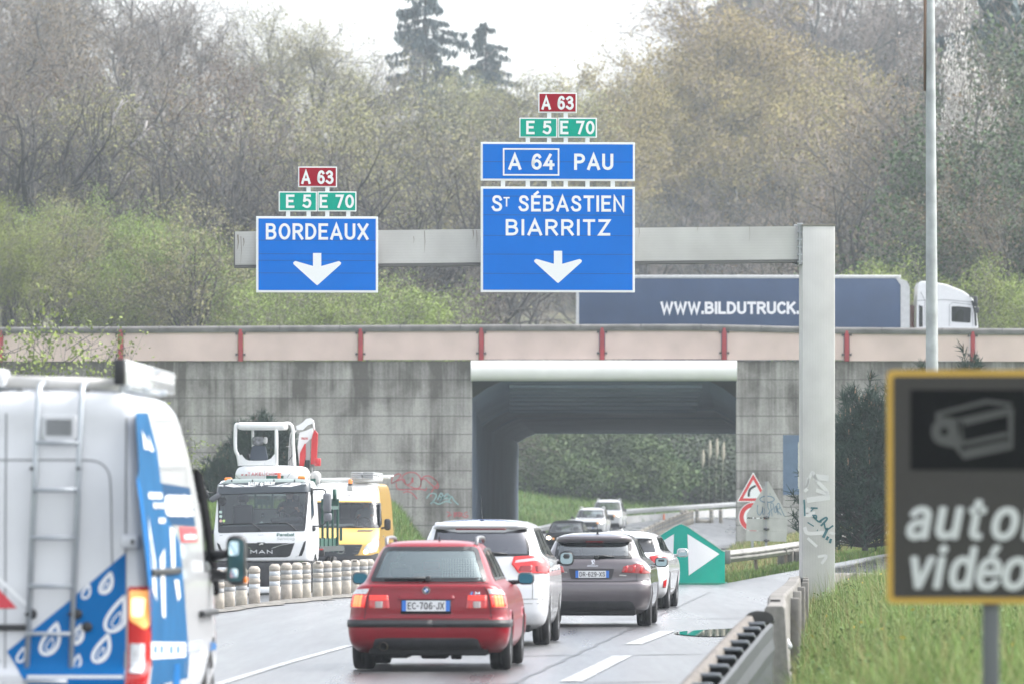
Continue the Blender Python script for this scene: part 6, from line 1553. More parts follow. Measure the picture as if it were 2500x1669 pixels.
for sg in (1, -1):
    def fl_(t, z, off=0.0, sg=sg): return CS.wrap(sg)(t, z, off)
    o = MB(); patch(o, fl_, rpoly([(-.475, 1.085), (-.40, .965), (.05, .955), (.09, 1.05), (.06, 1.15), (-.06, 1.195), (-.40, 1.175)], .02), .016, 0, .015); lm = o.build("tail_lamp", mat("bright_red_lens", (.60, .018, .02), .15, coat=.8, emit=(1, .05, .04), estr=.08), mp)
    o = MB(); patch(o, fl_, rpoly([(-.43, 1.095), (-.20, 1.115), (-.08, 1.12), (-.08, 1.15), (-.20, 1.15), (-.40, 1.128)], .008), .019, 0, .003); o.build("clear_stripe", mat("pale_pink_lens", (.62, .45, .46), .2, coat=.6), lm)
    for a_ in ([(-.40, .985), (-.22, .98), (-.20, 1.06), (-.36, 1.06)], [(-.17, .98), (.03, .975), (.05, 1.03), (.0, 1.06), (-.17, 1.06)]):
        o = MB(); patch(o, fl_, rpoly(a_, .02), .019, 0, .003); o.build("inner_lens", mat("deep_red_lens", (.30, .008, .01), .1, coat=1.0), lm)
o = MB()
for sg in (1, -1): stroke(o, CS.wrap(sg), [(-.21, z) for z in np.linspace(.62, 1.18, 10)], .010, 0, .003); stroke(o, CS.wrap(sg), [(t, .62) for t in np.linspace(-.9, .5, 16)], .010, 0, .003); stroke(o, CS.wrap(sg), [(t, .56) for t in np.linspace(-.5, .15, 8)], .008, 0, .003)
for y in (1.12, 2.07, 3.1): stroke(o, CS.side(1), [(y, z) for z in np.linspace(.35, 1.15, 8)], .012, 0, .003)
o.build("panel_seam", mat("grey_shut_line", (.25, .25, .25), .7), mp)
plate(mp, f, 0, .85, .52, .11, "")
for sg in (1, -1): side_mirror(mp, sg, .86, 3.0, 1.14, .20, .20, .06, BLACKP if sg > 0 else WP2, MIRROR)
for y in (1.35, 2.3, 3.1):
    o = MB(); o.box((CS.w(1.0) + .012, y, 1.0), (.03, .2, .035), 0, r=.012); o.build("door_handle", WP2, mp)
seats(mp, .4, 1.7, .55, 2, .55)

# ------------------------------------------------------------------ grey hatchback
GP = mat("brown_grey_metallic", (.115, .10, .108), .28, metal=.35, coat=1.0, var=.05)
hb = veh("hatchback", "brown grey hatchback with red claw tail lamps, in front of the white people carrier", "car", 1.255, 101.3, 3.2)
PS = Shape([(.20, .78, .32, 4.0), (.28, .85, .10, 4.15), (.40, .885, .03, 4.22), (.52, .90, .0, 4.25), (.66, .90, .01, 4.25), (.70, .895, .06, 4.24), (.73, .89, .085, 4.2), (.90, .875, .09, 4.0), (.99, .83, .11, 3.6), (1.035, .77, .14, 3.35), (1.06, .735, .17, 3.25), (1.20, .675, .28, 2.9), (1.33, .615, .40, 2.55), (1.36, .595, .36, 2.45), (1.39, .57, .36, 2.38), (1.43, .48, .50, 2.2), (1.455, .36, .75, 1.95), (1.465, .2, 1.05, 1.6)], bow=.08, rc=.2)
rw = rpoly([(-.61, 1.052), (.61, 1.052), (.575, 1.30), (.50, 1.345), (-.50, 1.345), (-.575, 1.30)], .02)
sw = [rpoly([(.55, 1.12), (.95, 1.07), (.95, 1.33), (.75, 1.33)], .05), rpoly([(1.0, 1.065), (1.75, 1.04), (1.75, 1.36), (1.0, 1.34)], .04), rpoly([(1.8, 1.04), (2.95, 1.03), (2.3, 1.36), (1.8, 1.37)], .04)]
common_car(hb, PS, GP, 4.25, .90, rw, sw, rpoly([(-.66, 1.05), (.66, 1.05), (.54, 1.34), (-.54, 1.34)], .05), glass_mat("hatch_glass", (.55, .60, .61), ior=2.6, refl=(.85, .9, .93)), GLASS_DK, (.82, 3.44), .315, .225, nframe=.05, underz=(.17, .55))
f = PS.near
o = MB(); patch(o, f, rpoly([(-.56, 1.345), (-.3, 1.352), (.3, 1.352), (.56, 1.345), (.55, 1.372), (-.55, 1.372)], .012), .045, 0, .05); o.build("roof_spoiler", GP, hb)
o = MB(); patch(o, f, [(-.12, 1.345), (.15, 1.345), (.15, 1.357), (-.12, 1.357)], .05, 0, .01); o.build("high_brake_lamp", mat("dim_red_strip", (.16, .01, .012)), hb)
for sg in (1, -1):
    def fl_(t, z, off=0.0, sg=sg): return PS.wrap(sg)(t, z, off)
    o = MB(); patch(o, fl_, rpoly([(-.44, .845), (-.10, .825), (.08, .83), (.10, .90), (.02, .965), (-.18, .975), (-.40, .93)], .014), .014, 0, .014); lm = o.build("tail_lamp", mat("deep_red_lens", (.30, .008, .01)), hb)
    for k in range(3):
        a = -.40 + k * .115; o = MB(); patch(o, fl_, [(a, .85), (a + .045, .845), (a + .085, .945), (a + .05, .945)], .017, 0, .003); o.build("claw_strip", LAMPRED, lm)
    o = MB(); patch(o, fl_, rpoly([(-.07, .89), (.05, .84), (.09, .885), (.0, .955), (-.09, .965)], .012), .018, 0, .003); o.build("clear_lens", LAMPCLR, lm)
o = MB(); patch(o, f, rpoly([(-.40, .745), (.34, .745), (.37, .885), (-.33, .885)][0:0] or [(-.34, .74), (.29, .74), (.33, .90), (-.38, .90)], .015), .004, 0, .0); o.build("plate_recess", mat("dark_grey_recess", (.04, .035, .04), .5), hb)
plate(hb, f, -.01, .815, .52, .11, "DR-629-XS", holder=False)
q = (0.0, 1.0); o = MB(); pf_ = lambda a, b, off: f(q[0] + a * .9, q[1] + b * .9 - .0, off)
stroke(o, pf_, [(-.03, .035), (-.012, .02), (-.03, .005), (-.01, .0), (.0, .03), (.02, .04), (.03, .025)], .012, 0, .009); stroke(o, pf_, [(-.005, .02), (.0, -.01), (-.02, -.04)], .014, 0, .009); stroke(o, pf_, [(.005, -.01), (.025, -.04)], .012, 0, .009); stroke(o, pf_, [(.02, .02), (.035, .0)], .010, 0, .009)
put_text(o, f, "PEUGEOT", 0, .934, .018, .165, 0, .008, bold=.02); put_text(o, f, "308", -.45, .835, .022, .09, 0, .008, bold=.02); stroke(o, f, [(.41, .80), (.52, .797)], .018, 0, .008); o.build("badge", CHROME, hb)
o = MB()
for sg in (1, -1):
    stroke(o, PS.wrap(sg), [(-.21, z) for z in (.70, .76, .82)], .010, 0, .003); stroke(o, PS.wrap(sg), [(t, .70 + .06 * max(0, (t + .45)) ) for t in np.linspace(-.9, .02, 14)], .018, 0, .004)
for y in (.98, 1.78, 2.85): stroke(o, PS.side(1), [(y, z) for z in np.linspace(.32, 1.03, 8)], .012, 0, .003)
o.build("panel_seam", mat("dark_grey_recess", (.04, .035, .04)), hb)
o = MB(); patch(o, f, rpoly([(-.72, .19), (.70, .19), (.62, .385), (.55, .40), (-.55, .40), (-.64, .385)], .02), .010, 0, .012); o.build("lower_valance", mat("dark_bumper_insert", (.035, .035, .038)), hb)
o = MB(); o.box((.05, f(0, 1.08).y - .03, 1.085), (.08, .05, .05), 0, r=.015); o.tube([(.02, f(0, 1.08).y - .03, 1.09), (.15, f(.1, 1.09).y - .025, 1.10), (.33, f(.3, 1.08).y - .015, 1.085)], [.02, .018, .007], 6, 0); o.build("rear_wiper", BLACKP, hb)
o = MB(); o.lathe([(.025, 0), (.014, .03), (.004, .05), (.002, .2), (0, .2)], 8, 0, Matrix.Translation((.05, .62, 1.44)) @ Matrix.Rotation(R(30), 4, 'X')); o.build("aerial", BLACKP, hb)
for sg in (1, -1): side_mirror(hb, sg, .82, 2.85, .985, .21, .16, .05, BLACKP, MIRROR)
seats(hb, .38, 1.15, .45, 2, .52); seats(hb, .38, 2.1, .45, 2, .55)
o = MB(); o.box((0, 3.2, .9), (1.3, .4, .14), 0, r=.05); o.build("dashboard", SEATM, hb)
for y in (1.6, 2.45):
    o = MB(); o.box((PS.w(.93) + .012, y, .93), (.03, .2, .03), 0, r=.012); o.build("door_handle", GP, hb)

# ------------------------------------------------------------------ second white car, leaving to the right
wc = veh("saloon_car", "white car half hidden behind the grey hatchback, ahead on its right", "car", 1.98, 120.5, 4.6)
WS = Shape([(.20, .78, .32, 4.3), (.30, .85, .08, 4.5), (.45, .88, .0, 4.6), (.68, .90, .02, 4.6), (.88, .885, .06, 4.4), (.98, .84, .10, 3.9), (1.03, .79, .16, 3.6), (1.06, .75, .22, 3.5), (1.28, .655, .55, 2.8), (1.34, .62, .55, 2.65), (1.38, .57, .62, 2.5), (1.42, .47, .78, 2.3), (1.44, .3, 1.1, 2.0)], bow=.09, rc=.22)
rw = rpoly([(-.66, 1.05), (.66, 1.05), (.57, 1.31), (-.57, 1.31)], .03)
sw = [rpoly([(.75, 1.10), (1.25, 1.05), (1.25, 1.32), (1.0, 1.32)], .05), rpoly([(1.3, 1.05), (2.1, 1.03), (2.1, 1.35), (1.3, 1.34)], .04), rpoly([(2.15, 1.03), (3.3, 1.02), (2.65, 1.34), (2.15, 1.36)], .04)]
common_car(wc, WS, WP2, 4.6, .90, rw, sw, rpoly([(-.66, 1.05), (.66, 1.05), (.55, 1.33), (-.55, 1.33)], .05), GLASS_DK, GLASS_DK, (.95, 3.65), .33, .225, nframe=.03, underz=(.18, .55))
for sg in (1, -1):
    o = MB(); patch(o, WS.wrap(sg), rpoly([(-.30, .86), (.05, .84), (.12, .95), (-.10, 1.0), (-.30, .97)], .02), .014, 0, .012); lm = o.build("tail_lamp", LAMPRED, wc)
    o = MB(); patch(o, WS.wrap(sg), [(-.06, .40), (.02, .40), (.02, .56), (-.06, .52)], .010, 0, .01); o.build("reflector", LAMPRED, wc)
    side_mirror(wc, sg, .84, 3.25, 1.03, .22, .17, .05, WP2 if sg < 0 else mat("silver_mirror_shell", (.5, .5, .5), .3, metal=.6), MIRROR)
o = MB()
for y in (1.28, 2.12, 3.1): stroke(o, WS.side(1), [(y, z) for z in np.linspace(.34, 1.0, 8)], .012, 0, .003)
stroke(o, WS.side(1), [(y, .36) for y in np.linspace(1.3, 3.2, 8)], .02, 0, .003)
o.build("panel_seam", mat("grey_shut_line", (.25, .25, .25)), wc)
o = MB(); o.lathe([(.03, 0), (.03, .02), (.0, .07)], 8, 0, Matrix.Translation((.0, .9, 1.425))); o.build("aerial_fin", WP2, wc)
for y in (1.75, 2.6):
    o = MB(); o.box((WS.w(.92) + .012, y, .92), (.03, .2, .03), 0, r=.012); o.build("door_handle", WP2, wc)
# ------------------------------------------------------------------ people at the wheel
SKIN = mat("skin", (.50, .29, .21), .55, var=.06, vscale=12)
def person(name, label, loc, cloth, hair, cap=None):
    """seated driver facing the camera (-y), hips at loc, hands on a wheel in front"""
    root = thing(name, label, "person", loc)
    bm = bmesh.new(); sk = bm.verts.layers.skin.verify()
    def V(p, r, root_=False):
        v = bm.verts.new(p); v[sk].radius = (r, r * .85); v[sk].use_root = root_; return v
    def E(a, b): bm.edges.new((a, b))
    hip = V((0, 0, .08), .15, True); ab = V((0, .0, .28), .145); ch = V((0, -.01, .47), .16); nk = V((0, -.03, .60), .06); hd0 = V((0, -.05, .68), .075); hd1 = V((0, -.05, .78), .095); hd2 = V((0, -.045, .86), .065)
    for a, b in ((hip, ab), (ab, ch), (ch, nk), (nk, hd0), (hd0, hd1), (hd1, hd2)): E(a, b)
    nose = V((0, -.155, .755), .014); E(hd1, nose)
    for s_ in (1, -1):
        ear = V((s_ * .098, -.045, .765), .018); E(hd1, ear)
        sh = V((s_ * .20, 0, .52), .07); el = V((s_ * .27, -.18, .30), .05); wr = V((s_ * .20, -.40, .38), .034); pm = V((s_ * .17, -.465, .41), .036)
        E(ch, sh); E(sh, el); E(el, wr); E(wr, pm)
        for k, (dx, dz, ln) in enumerate(((-.03, .02, .06), (-.012, .03, .07), (.008, .03, .065), (.028, .022, .05))):
            k1 = V((s_ * .17 + dx, -.50, .42 + dz), .010); k2 = V((s_ * .17 + dx, -.50 - ln * .3, .40 + dz - ln * .5), .009); E(pm, k1); E(k1, k2)
        th = V((s_ * .17 - s_ * .05, -.47, .425), .011); E(pm, th)
        hp = V((s_ * .10, -.05, .05), .10); kn = V((s_ * .16, -.48, .10), .075); ft = V((s_ * .16, -.55, -.30), .05); to = V((s_ * .16, -.68, -.34), .04); E(hip, hp); E(hp, kn); E(kn, ft); E(ft, to)
    me = bpy.data.meshes.new("body"); bm.to_mesh(me); bm.free(); me.materials.append(SKIN); me.materials.append(cloth)
    tmp = bpy.data.objects.new("body", me); C.objects.link(tmp)
    m = tmp.modifiers.new("skin", 'SKIN'); m.use_smooth_shade = True; s2 = tmp.modifiers.new("sub", 'SUBSURF'); s2.levels = 1; s2.render_levels = 1
    bpy.context.view_layer.update()
    ev = bpy.data.meshes.new_from_object(tmp.evaluated_get(bpy.context.evaluated_depsgraph_get()))
    bpy.data.objects.remove(tmp)
    ev.materials.clear(); ev.materials.append(SKIN); ev.materials.append(cloth)
    for p in ev.polygons:
        c = p.center; p.use_smooth = True
        p.material_index = 0 if (c.z > .60 or (c.y < -.36 and c.z > .3)) else 1
    b = bpy.data.objects.new("body", ev); C.objects.link(b); b.parent = root
    o = MB()
    if cap: o.lathe([(.108, 0), (.106, .05), (.08, .10), (.0, .115)], 18, 0, Matrix.Translation((0, -.045, .80)) ); o.box((0, -.17, .805), (.15, .12, .015), 0, r=.006)
    else: o.lathe([(.10, -.08), (.106, 0), (.09, .07), (.05, .095), (0, .10)], 18, 0, Matrix.Translation((0, -.02, .80)))
    o.build("cap" if cap else "hair", cap or hair, b)
    o = MB()
    for s_ in (1, -1): o.box((s_ * .035, -.142, .785), (.022, .012, .010), 0, r=.003)
    o.box((0, -.138, .705), (.045, .01, .008), 1); o.build("face_feature", [PLATETXT, mat("lips", (.35, .12, .10), .6)], b)
    return root
def steering_wheel(parent, x, y, z, r=.2):
    o = MB(); M = Matrix.Translation((x, y, z)) @ Matrix.Rotation(R(-60), 4, 'X')
    pts = [M @ Vector((r * math.cos(a), r * math.sin(a), 0)) for a in np.linspace(0, 2 * math.pi, 25)]; o.tube(pts, .016, 8, 0, caps=False)
    for a in (R(90), R(210), R(330)): o.tube([M @ Vector((0, 0, -.03)), M @ Vector((r * math.cos(a), r * math.sin(a), 0))], .014, 6, 0)
    o.tube([M @ Vector((0, 0, 0)), M @ Vector((0, 0, -.3))], .03, 8, 0); o.build("steering_wheel", BLACKP, parent)

# ------------------------------------------------------------------ oncoming flatbed truck
TD = 147.0; TX = -5.655; TY = 4.2
TW = mat("truck_white_paint", (.78, .79, .80), .3, coat=.6, var=.02)
TGRN = mat("truck_dark_green_paint", (.015, .075, .055), .45, var=.15, vscale=3)
DKPL = mat("truck_dark_visor", (.035, .045, .055), .3, coat=.4)
tk = veh("flatbed_truck", "oncoming white flatbed truck with green sides, carrying a mini excavator", "truck", TX, TD, TY)
tz = tk.location.z
def t2(x, y): return ((x - 610) / 514.0, CAMZ + (111 - y / 4.75) / 108.2 - tz)
def tzz(y): return t2(0, y)[1]
TS = Shape([(tzz(1040), 1.085, .06, 1.85), (tzz(1020), 1.10, .02, 1.9), (tzz(850), 1.115, .0, 1.95), (tzz(720), 1.115, .03, 1.97), (tzz(690), 1.11, .05, 1.98), (tzz(300), 1.06, .24, 2.0), (tzz(230), 1.05, .27, 2.0), (tzz(150), 1.03, .34, 1.98), (tzz(108), .98, .42, 1.95), (tzz(92), .88, .55, 1.9), (tzz(86), .6, .8, 1.7)], bow=.07, rc=.14, rcf=.08, bowf=.0)
f = TS.near
def tn(pts): return [t2(*p) for p in pts]
wsr = rpoly(tn([(100, 712), (1112, 690), (1140, 232), (80, 232)]), .05)
swn = [(.35, tzz(560)), (1.0, tzz(500)), (1.0, tzz(240)), (.62, tzz(240))]
TS.body("cab_body", TW, tk, [inset(wsr, .03)], [inset(swn, .03)], [rpoly([(-.6, tzz(430)), (.6, tzz(430)), (.6, tzz(255)), (-.6, tzz(255))], .03)], [(1.15, .42 - tz * 0, .50)])
window(TS, tk, "windscreen", f, wsr, .05, glass_mat("truck_windscreen", (.50, .56, .56), ior=1.75))
for sg in (1, -1): window(TS, tk, "side_window", TS.side(sg), swn, .05, GLASS_DK, step=.2)
o = MB(); patch(o, TS.far, rpoly([(-.6, tzz(430)), (.6, tzz(430)), (.6, tzz(255)), (-.6, tzz(255))], .03), .003, 0, 0, .3); o.build("rear_window", GLASS_LT, tk)
o = MB(); patch(o, f, rpoly(tn([(75, 150), (1135, 128), (1140, 235), (85, 268)][::-1] if False else [(80, 268), (1142, 240), (1136, 135), (90, 150)]), .03), .045, 0, .06); vis = o.build("sun_visor", DKPL, tk)
o = MB(); patch(o, f, rpoly(tn([(105, 152), (1100, 130), (1100, 92), (190, 100)]), .02), .03, 0, .05); o.build("roof_band", mat("truck_grey_green_band", (.22, .27, .26), .4), tk)
o = MB()
for q in ([(160, 175), (265, 190), (540, 184), (445, 170), (240, 152)], [(650, 182), (930, 186), (1065, 158), (1040, 140), (900, 142), (760, 172)]): flat(o, f, tn(q), 0, .05)
stroke(o, f, tn([(260, 152), (390, 182)]), .012, 1, .053); stroke(o, f, tn([(800, 178), (930, 145)]), .012, 1, .053)
put_text(o, f, "DALBY", *t2(502, 172), .068, .235, 0, .053, bold=.03); put_text(o, f, "DALBY", *t2(690, 168), .068, .235, 0, .053, bold=.03)
q = t2(596, 160); flat(o, f, [(q[0] + (.055 if k % 2 == 0 else .026) * math.cos(a), q[1] + (.055 if k % 2 == 0 else .026) * math.sin(a)) for k, a in enumerate(np.linspace(math.pi / 2, 2.5 * math.pi, 13)[:-1])], 0, .053)
o.build("lettering", [WHITE, DKPL], vis)
for x, y in ((118, 165), (1088, 140)): 
    o = MB(); q = t2(x, y); o.box((q[0], f(q[0] * .95, q[1]).y - .05, q[1]), (.11, .05, .05), 0, r=.012); o.build("marker_lamp", LAMPCLR, vis)
for x, y in ((186, 88), (1046, 70)):
    q = t2(x, y); o = MB(); o.box((q[0], .62, q[1] + .005), (.17, .16, .075), 0, r=.03); o.box((q[0], .62, q[1] - .05), (.18, .17, .04), 1, r=.01); o.build("beacon", [AMBER, BLACKP], tk)
q = t2(688, 50); o = MB(); o.box((q[0] - .1, 2.3, q[1] - .03), (.4, .06, .10), 0); o.box((q[0], 2.25, q[1] + .02), (.07, .07, .14), 1, r=.02); o.build("rear_beacon", [TGRN, mat("red_orange_lens", (.7, .12, .05), .3)], tk)
for x in (240, 485, 735, 975):
    q = t2(x, 118); o = MB(); o.box((q[0], f(q[0], q[1]).y - .03, q[1] + .02), (.03, .03, .08), 0, r=.008); o.build("roof_lamp_bracket", DKPL, tk)
o = MB(); q = t2(612, 80); o.tube([(q[0], .6, q[1] - .05), (q[0], .6, q[1] + .42)], .005, 5, 0); o.build("aerial", GALV, tk)
# lower windscreen panel, wipers, stickers
o = MB(); patch(o, f, rpoly(tn([(108, 712), (1108, 690), (1114, 625), (98, 640)]), .02), .009, 0, 0); o.build("wiper_panel", mat("dark_glass_panel", (.03, .033, .037), .25), tk)
for pts in ([(125, 622), (350, 606), (490, 602), (545, 640), (600, 685)], [(560, 608), (760, 600), (890, 596), (950, 630), (1010, 685)]):
    o = MB(); o.tube([f(*t2(*p), .025) for p in pts], [.008, .014, .018, .015, .015], 6, 0); o.build("wiper", BLACKP, tk)
o = MB()
for (x, y, m) in ((120, 470, 0), (123, 520, 0)): a, b = t2(x, y); flat(o, f, [(a - .03, b - .028), (a + .03, b - .028), (a + .03, b + .028), (a - .03, b + .028)], 0, .008)
for (x, y, m) in ((126, 572, 1), (162, 572, 2)): a, b = t2(x, y); flat(o, f, [(a + .034 * math.cos(t), b + .034 * math.sin(t)) for t in np.linspace(0, 2 * math.pi, 14)[:-1]], m, .008)
o.build("windscreen_sticker", [mat("pale_mint_sticker", (.5, .65, .58), .5), mat("pinkish_sticker", (.6, .4, .36), .5), mat("lime_sticker", (.42, .62, .2), .5)], tk)
# front panel: lettering, grille, vents
DGT = mat("dark_green_lettering", (.02, .12, .09), .5); LGT = mat("grey_green_lettering", (.28, .33, .31), .5)
o = MB(); put_text(o, f, "Parebat", *t2(890, 748), .068, .40, 0, .006, bold=.03); put_text(o, f, "Services", *t2(893, 793), .058, .40, 1, .006, shear=.15); o.build("lettering", [DGT, LGT], tk)
o = MB(); patch(o, f, rpoly(tn([(300, 1000), (900, 992), (942, 975), (998, 822), (760, 850), (660, 880), (560, 880), (450, 840), (222, 828), (262, 985)]), .02), .006, 0, .006); gr = o.build("grille", BLACKP, tk)
o = MB(); put_text(o, f, "MAN", *t2(610, 950), .085, .50, 0, .016, bold=.03, space=1.05); stroke(o, f, tn([(730, 890), (850, 850), (995, 824)]), .01, 0, .012); stroke(o, f, tn([(490, 890), (370, 850), (225, 830)]), .01, 0, .012)
o.build("lettering", CHROME, gr)
o = MB(); patch(o, f, rpoly(tn([(575, 862), (632, 862), (652, 820), (560, 820)]), .01), .012, 0, .01); flat(o, f, tn([(575, 852), (590, 836), (618, 826), (636, 836), (626, 850), (612, 842), (598, 852)]), 1, .016); o.build("lion_badge", [BLACKP, CHROME], tk)
o = MB()
for q in ([(1040, 982), (1078, 975), (1108, 905), (1128, 795), (1100, 820)], [(180, 990), (142, 982), (112, 912), (85, 822), (118, 842)]): patch(o, f, tn(q), .006, 0, .004)
o.build("air_slot", BLACKP, tk)
o = MB()
for q in ([(120, 738), (210, 705)], ): stroke(o, f, tn([(45, 742), (120, 738), (600, 735), (1098, 712), (1160, 705)]), .008, 0, .003)
stroke(o, f, tn([(300, 802), (990, 800)]), .008, 0, .003); stroke(o, f, tn([(1010, 1030), (1010, 985), (1040, 975)]), .008, 0, .003)
o.build("panel_seam", SEAM, tk)
# bumper, plate, lower strip
o = MB(); o.box((0, .32, tzz(1190)), (2.16, .6, tzz(1050) - tzz(1335)), 0, r=.05); o.build("bumper", mat("dark_bumper_insert", (.035, .035, .038)), tk)
o = MB(); o.box((0, .25, tzz(1375)), (2.1, .55, tzz(1338) - tzz(1410)), 0, r=.03); o.build("bumper_strip", TW, tk)
plate(tk, lambda a, b, off=0.0: Vector((a, .0 - off, b)), *t2(610, 1122), .52, .11, "AR-104-XV", blue=False, holder=False)
for sg in (1, -1):
    o = MB(); o.box((sg * .85, .03, tzz(1150)), (.34, .12, .16), 0, r=.04); o.build("headlamp", LAMPCLR, tk)
    # mirrors
    mx0 = 1.22 * sg
o = MB(); o.box((t2(1348, 0)[0], .55, tzz(360)), (.185, .16, .43), 0, r=.05); mo = o.build("mirror", mat("mirror_grey_shell", (.13, .135, .15), .5), tk)
o = MB(); o.box((t2(1357, 0)[0], .55, tzz(525)), (.18, .16, .19), 0, r=.05); o.build("mirror", MATS["mirror_grey_shell"], tk)
o = MB(); o.tube(curve_pts([(1.0, .6, tzz(212)), (1.25, .55, tzz(204)), (t2(1320, 0)[0], .55, tzz(215)), (t2(1328, 0)[0], .55, tzz(255))], 4), .017, 7, 0); o.tube(curve_pts([(1.05, .6, tzz(632)), (1.3, .55, tzz(628)), (t2(1340, 0)[0], .55, tzz(575))], 4), .015, 7, 0); o.box((1.09, .55, tzz(665)), (.16, .16, .1), 0, r=.03); o.box((1.06, .6, tzz(225)), (.10, .2, .16), 0, r=.03); o.build("mirror_arm", BLACKP, tk)
o = MB(); o.box((t2(55, 0)[0], .35, tzz(298)), (.13, .14, .30), 0, r=.05, rot=Matrix.Rotation(R(58), 4, 'Y')); o.build("mirror", MATS["mirror_grey_shell"], tk)
o = MB(); o.tube([(-1.0, .6, tzz(230)), (-1.3, .45, tzz(250)), (-1.2, .3, tzz(300))], .016, 6, 0); o.box((-1.36, .6, tzz(265)), (.18, .15, .2), 0, r=.05); o.box((-1.14, .6, tzz(700)), (.14, .15, .1), 0, r=.03); o.build("mirror_arm", BLACKP, tk)
o = MB(); flat(o, lambda a, b, off: f(a, b, .02), rpoly(tn([(82, 330), (100, 300), (165, 298), (188, 320), (185, 365), (150, 400), (100, 385)]), .03), 0); o.build("kerb_mirror", BLACKP, tk)
# inside of the cab
o = MB(); o.box((0, .55, tzz(610) - .12), (1.95, .5, .25), 0, r=.06); o.box((.5, .62, tzz(560)), (.7, .4, .14), 0, r=.06); o.build("dashboard", mat("dash_grey", (.07, .075, .08), .7), tk)
o = MB(); o.box((t2(604, 0)[0], .33, tzz(505)), (.07, .03, .13), 0, r=.015); o.lathe([(.03, 0), (.03, .02), (0, .02)], 12, 1, Matrix.Translation((t2(604, 0)[0], .31, tzz(518))) @ Matrix.Rotation(R(90), 4, 'X')); o.build("dash_camera", [BLACKP, MATS["mirror_grey_shell"]], tk)
o = MB(); q = t2(585, 595); o.add([(q[0] - .07, .34, q[1] - .02), (q[0] + .06, .34, q[1] - .02), (q[0] + .02, .40, q[1] + .05)], [(0, 1, 2)]); o.build("paper_note", WHITE, tk)
seats(tk, .58, 1.45, tzz(700), 2, .62, mat("truck_seat", (.05, .055, .06), .9))
steering_wheel(tk, .52, .92, tzz(500), .21)
o = MB(); o.box((0, 1.95, tzz(433)), (1.3, .02, .03), 0); o.build("cab_rear_bar", mat("pale_cab_bar", (.45, .46, .45), .6), tk)
TR = lambda x, y, z: Matrix.Rotation(R(-TY), 4, 'Z') @ Vector((x, y, z)) + tk.location
person("person", "driver in a dark green jacket and cap at the wheel of the white flatbed truck", TR(.50, 1.30, tzz(640)), mat("dark_green_jacket", (.03, .06, .055), .85), PLATETXT, mat("dark_cap", (.05, .05, .06), .8))
# bed behind the cab
o = MB(); o.box((0, 5.0, 1.02), (2.2, 5.6, .12), 0); o.box((0, 5.0, .85), (.8, 6.0, .25), 0); o.build("bed", mat("truck_bed_dark", (.04, .05, .05), .7), tk)
o = MB()
for sg in (-1, 1): o.box((sg * .93, 2.3, 1.83), (.12, .10, 1.62), 0)
for k in range(5): o.box((-.8 + .4 * k, 2.3, 1.7), (.04, .05, 1.3), 0)
o.box((0, 2.3, 1.35), (1.9, .05, .10), 0); o.box((0, 2.3, 2.55), (1.9, .07, .09), 0); o.build("headboard", TGRN, tk)
o = MB()
for sg in (-1, 1):
    o.box((sg * .90, 5.0, 1.16), (.05, 5.4, .2), 0)
    for k in range(6): o.box((sg * .93, 2.9 + k * .95, 1.16), (.04, .08, .24), 0)
o.build("dropside", TGRN, tk)
for sg in (.70, -.70):
    o = MB()
    o.box((sg * 1.12, 7.6, 2.12), (.42, .10, .14), 0)
    for k in range(4): o.box((sg * (1.12) - .18 + k * .12, 7.6, 1.55), (.05, .12, 1.25), 0)
    o.box((sg * 1.12, 7.62, 1.0), (.42, .10, .12), 0); o.tube([(sg * 1.12 + .12, 7.5, 2.15), (sg * 1.12 + .12, 7.5, 2.42)], .05, 8, 0); o.box((sg * 1.12 + .26, 7.6, 1.35), (.06, .1, .3), 0); o.build("loading_ramp", TGRN, tk)
o = MB(); o.box((.80, 7.53, 1.98), (.36, .05, .08), 0); o.build("ramp_plate", mat("pale_green_plate", (.30, .42, .37), .5), tk)
o = MB(); o.box((.95, 3.2, .62), (.12, .9, .26), 0, r=.02); o.box((1.05, 2.5, .48), (.10, .06, .12), 1); o.build("side_tank", [mat("truck_tank_grey", (.35, .36, .37), .4, metal=.4), TW], tk)
o = MB(); o.box((1.12, 2.15, .95), (.18, .12, .18), 0, r=.03); o.box((1.14, 2.08, 1.02), (.10, .02, .03), 1); o.build("side_box", [BLACKP, LAMPRED], tk)
for y in (1.15, 5.9):
    for sg in (1, -1): make_wheel(tk, sg * .98, y, .42, .26, sg, 6)
o = MB(); o.box((0, 3.6, .55), (1.4, 6.5, .3), 0); o.build("chassis", UNDER, tk)
o = MB()
for sg in (1, -1): o.lathe([(.40, -.14), (.47, -.14), (.47, .14), (.40, .14)], 20, 0, Matrix.Translation((sg * .98, 1.15, .44)) @ Matrix.Rotation(R(90), 4, 'Y') , arc=math.pi)
o.build("wheel_arch", mat("truck_tank_grey", (.35, .36, .37)), tk)

# ------------------------------------------------------------------ mini excavator on the truck
ED = 151.0; EX = PX((510 + 925 / 6.273) / 1.06428, ED); ex = thing("mini_excavator", "white and red mini excavator with an open canopy, riding on the flatbed truck", "excavator", (EX, ED, 1.06 + tz), R(-3.0))
EWH = mat("excavator_white", (.74, .745, .75), .4, coat=.3, var=.03); ERED = mat("excavator_red", (.52, .03, .035), .4, coat=.3, var=.08)
def e1(x, y): return (PX((510 + x / 6.273) / 1.06428, ED) - EX, PZ((1000 + y / 6.273) / 1.06428, ED) - ex.location.z)
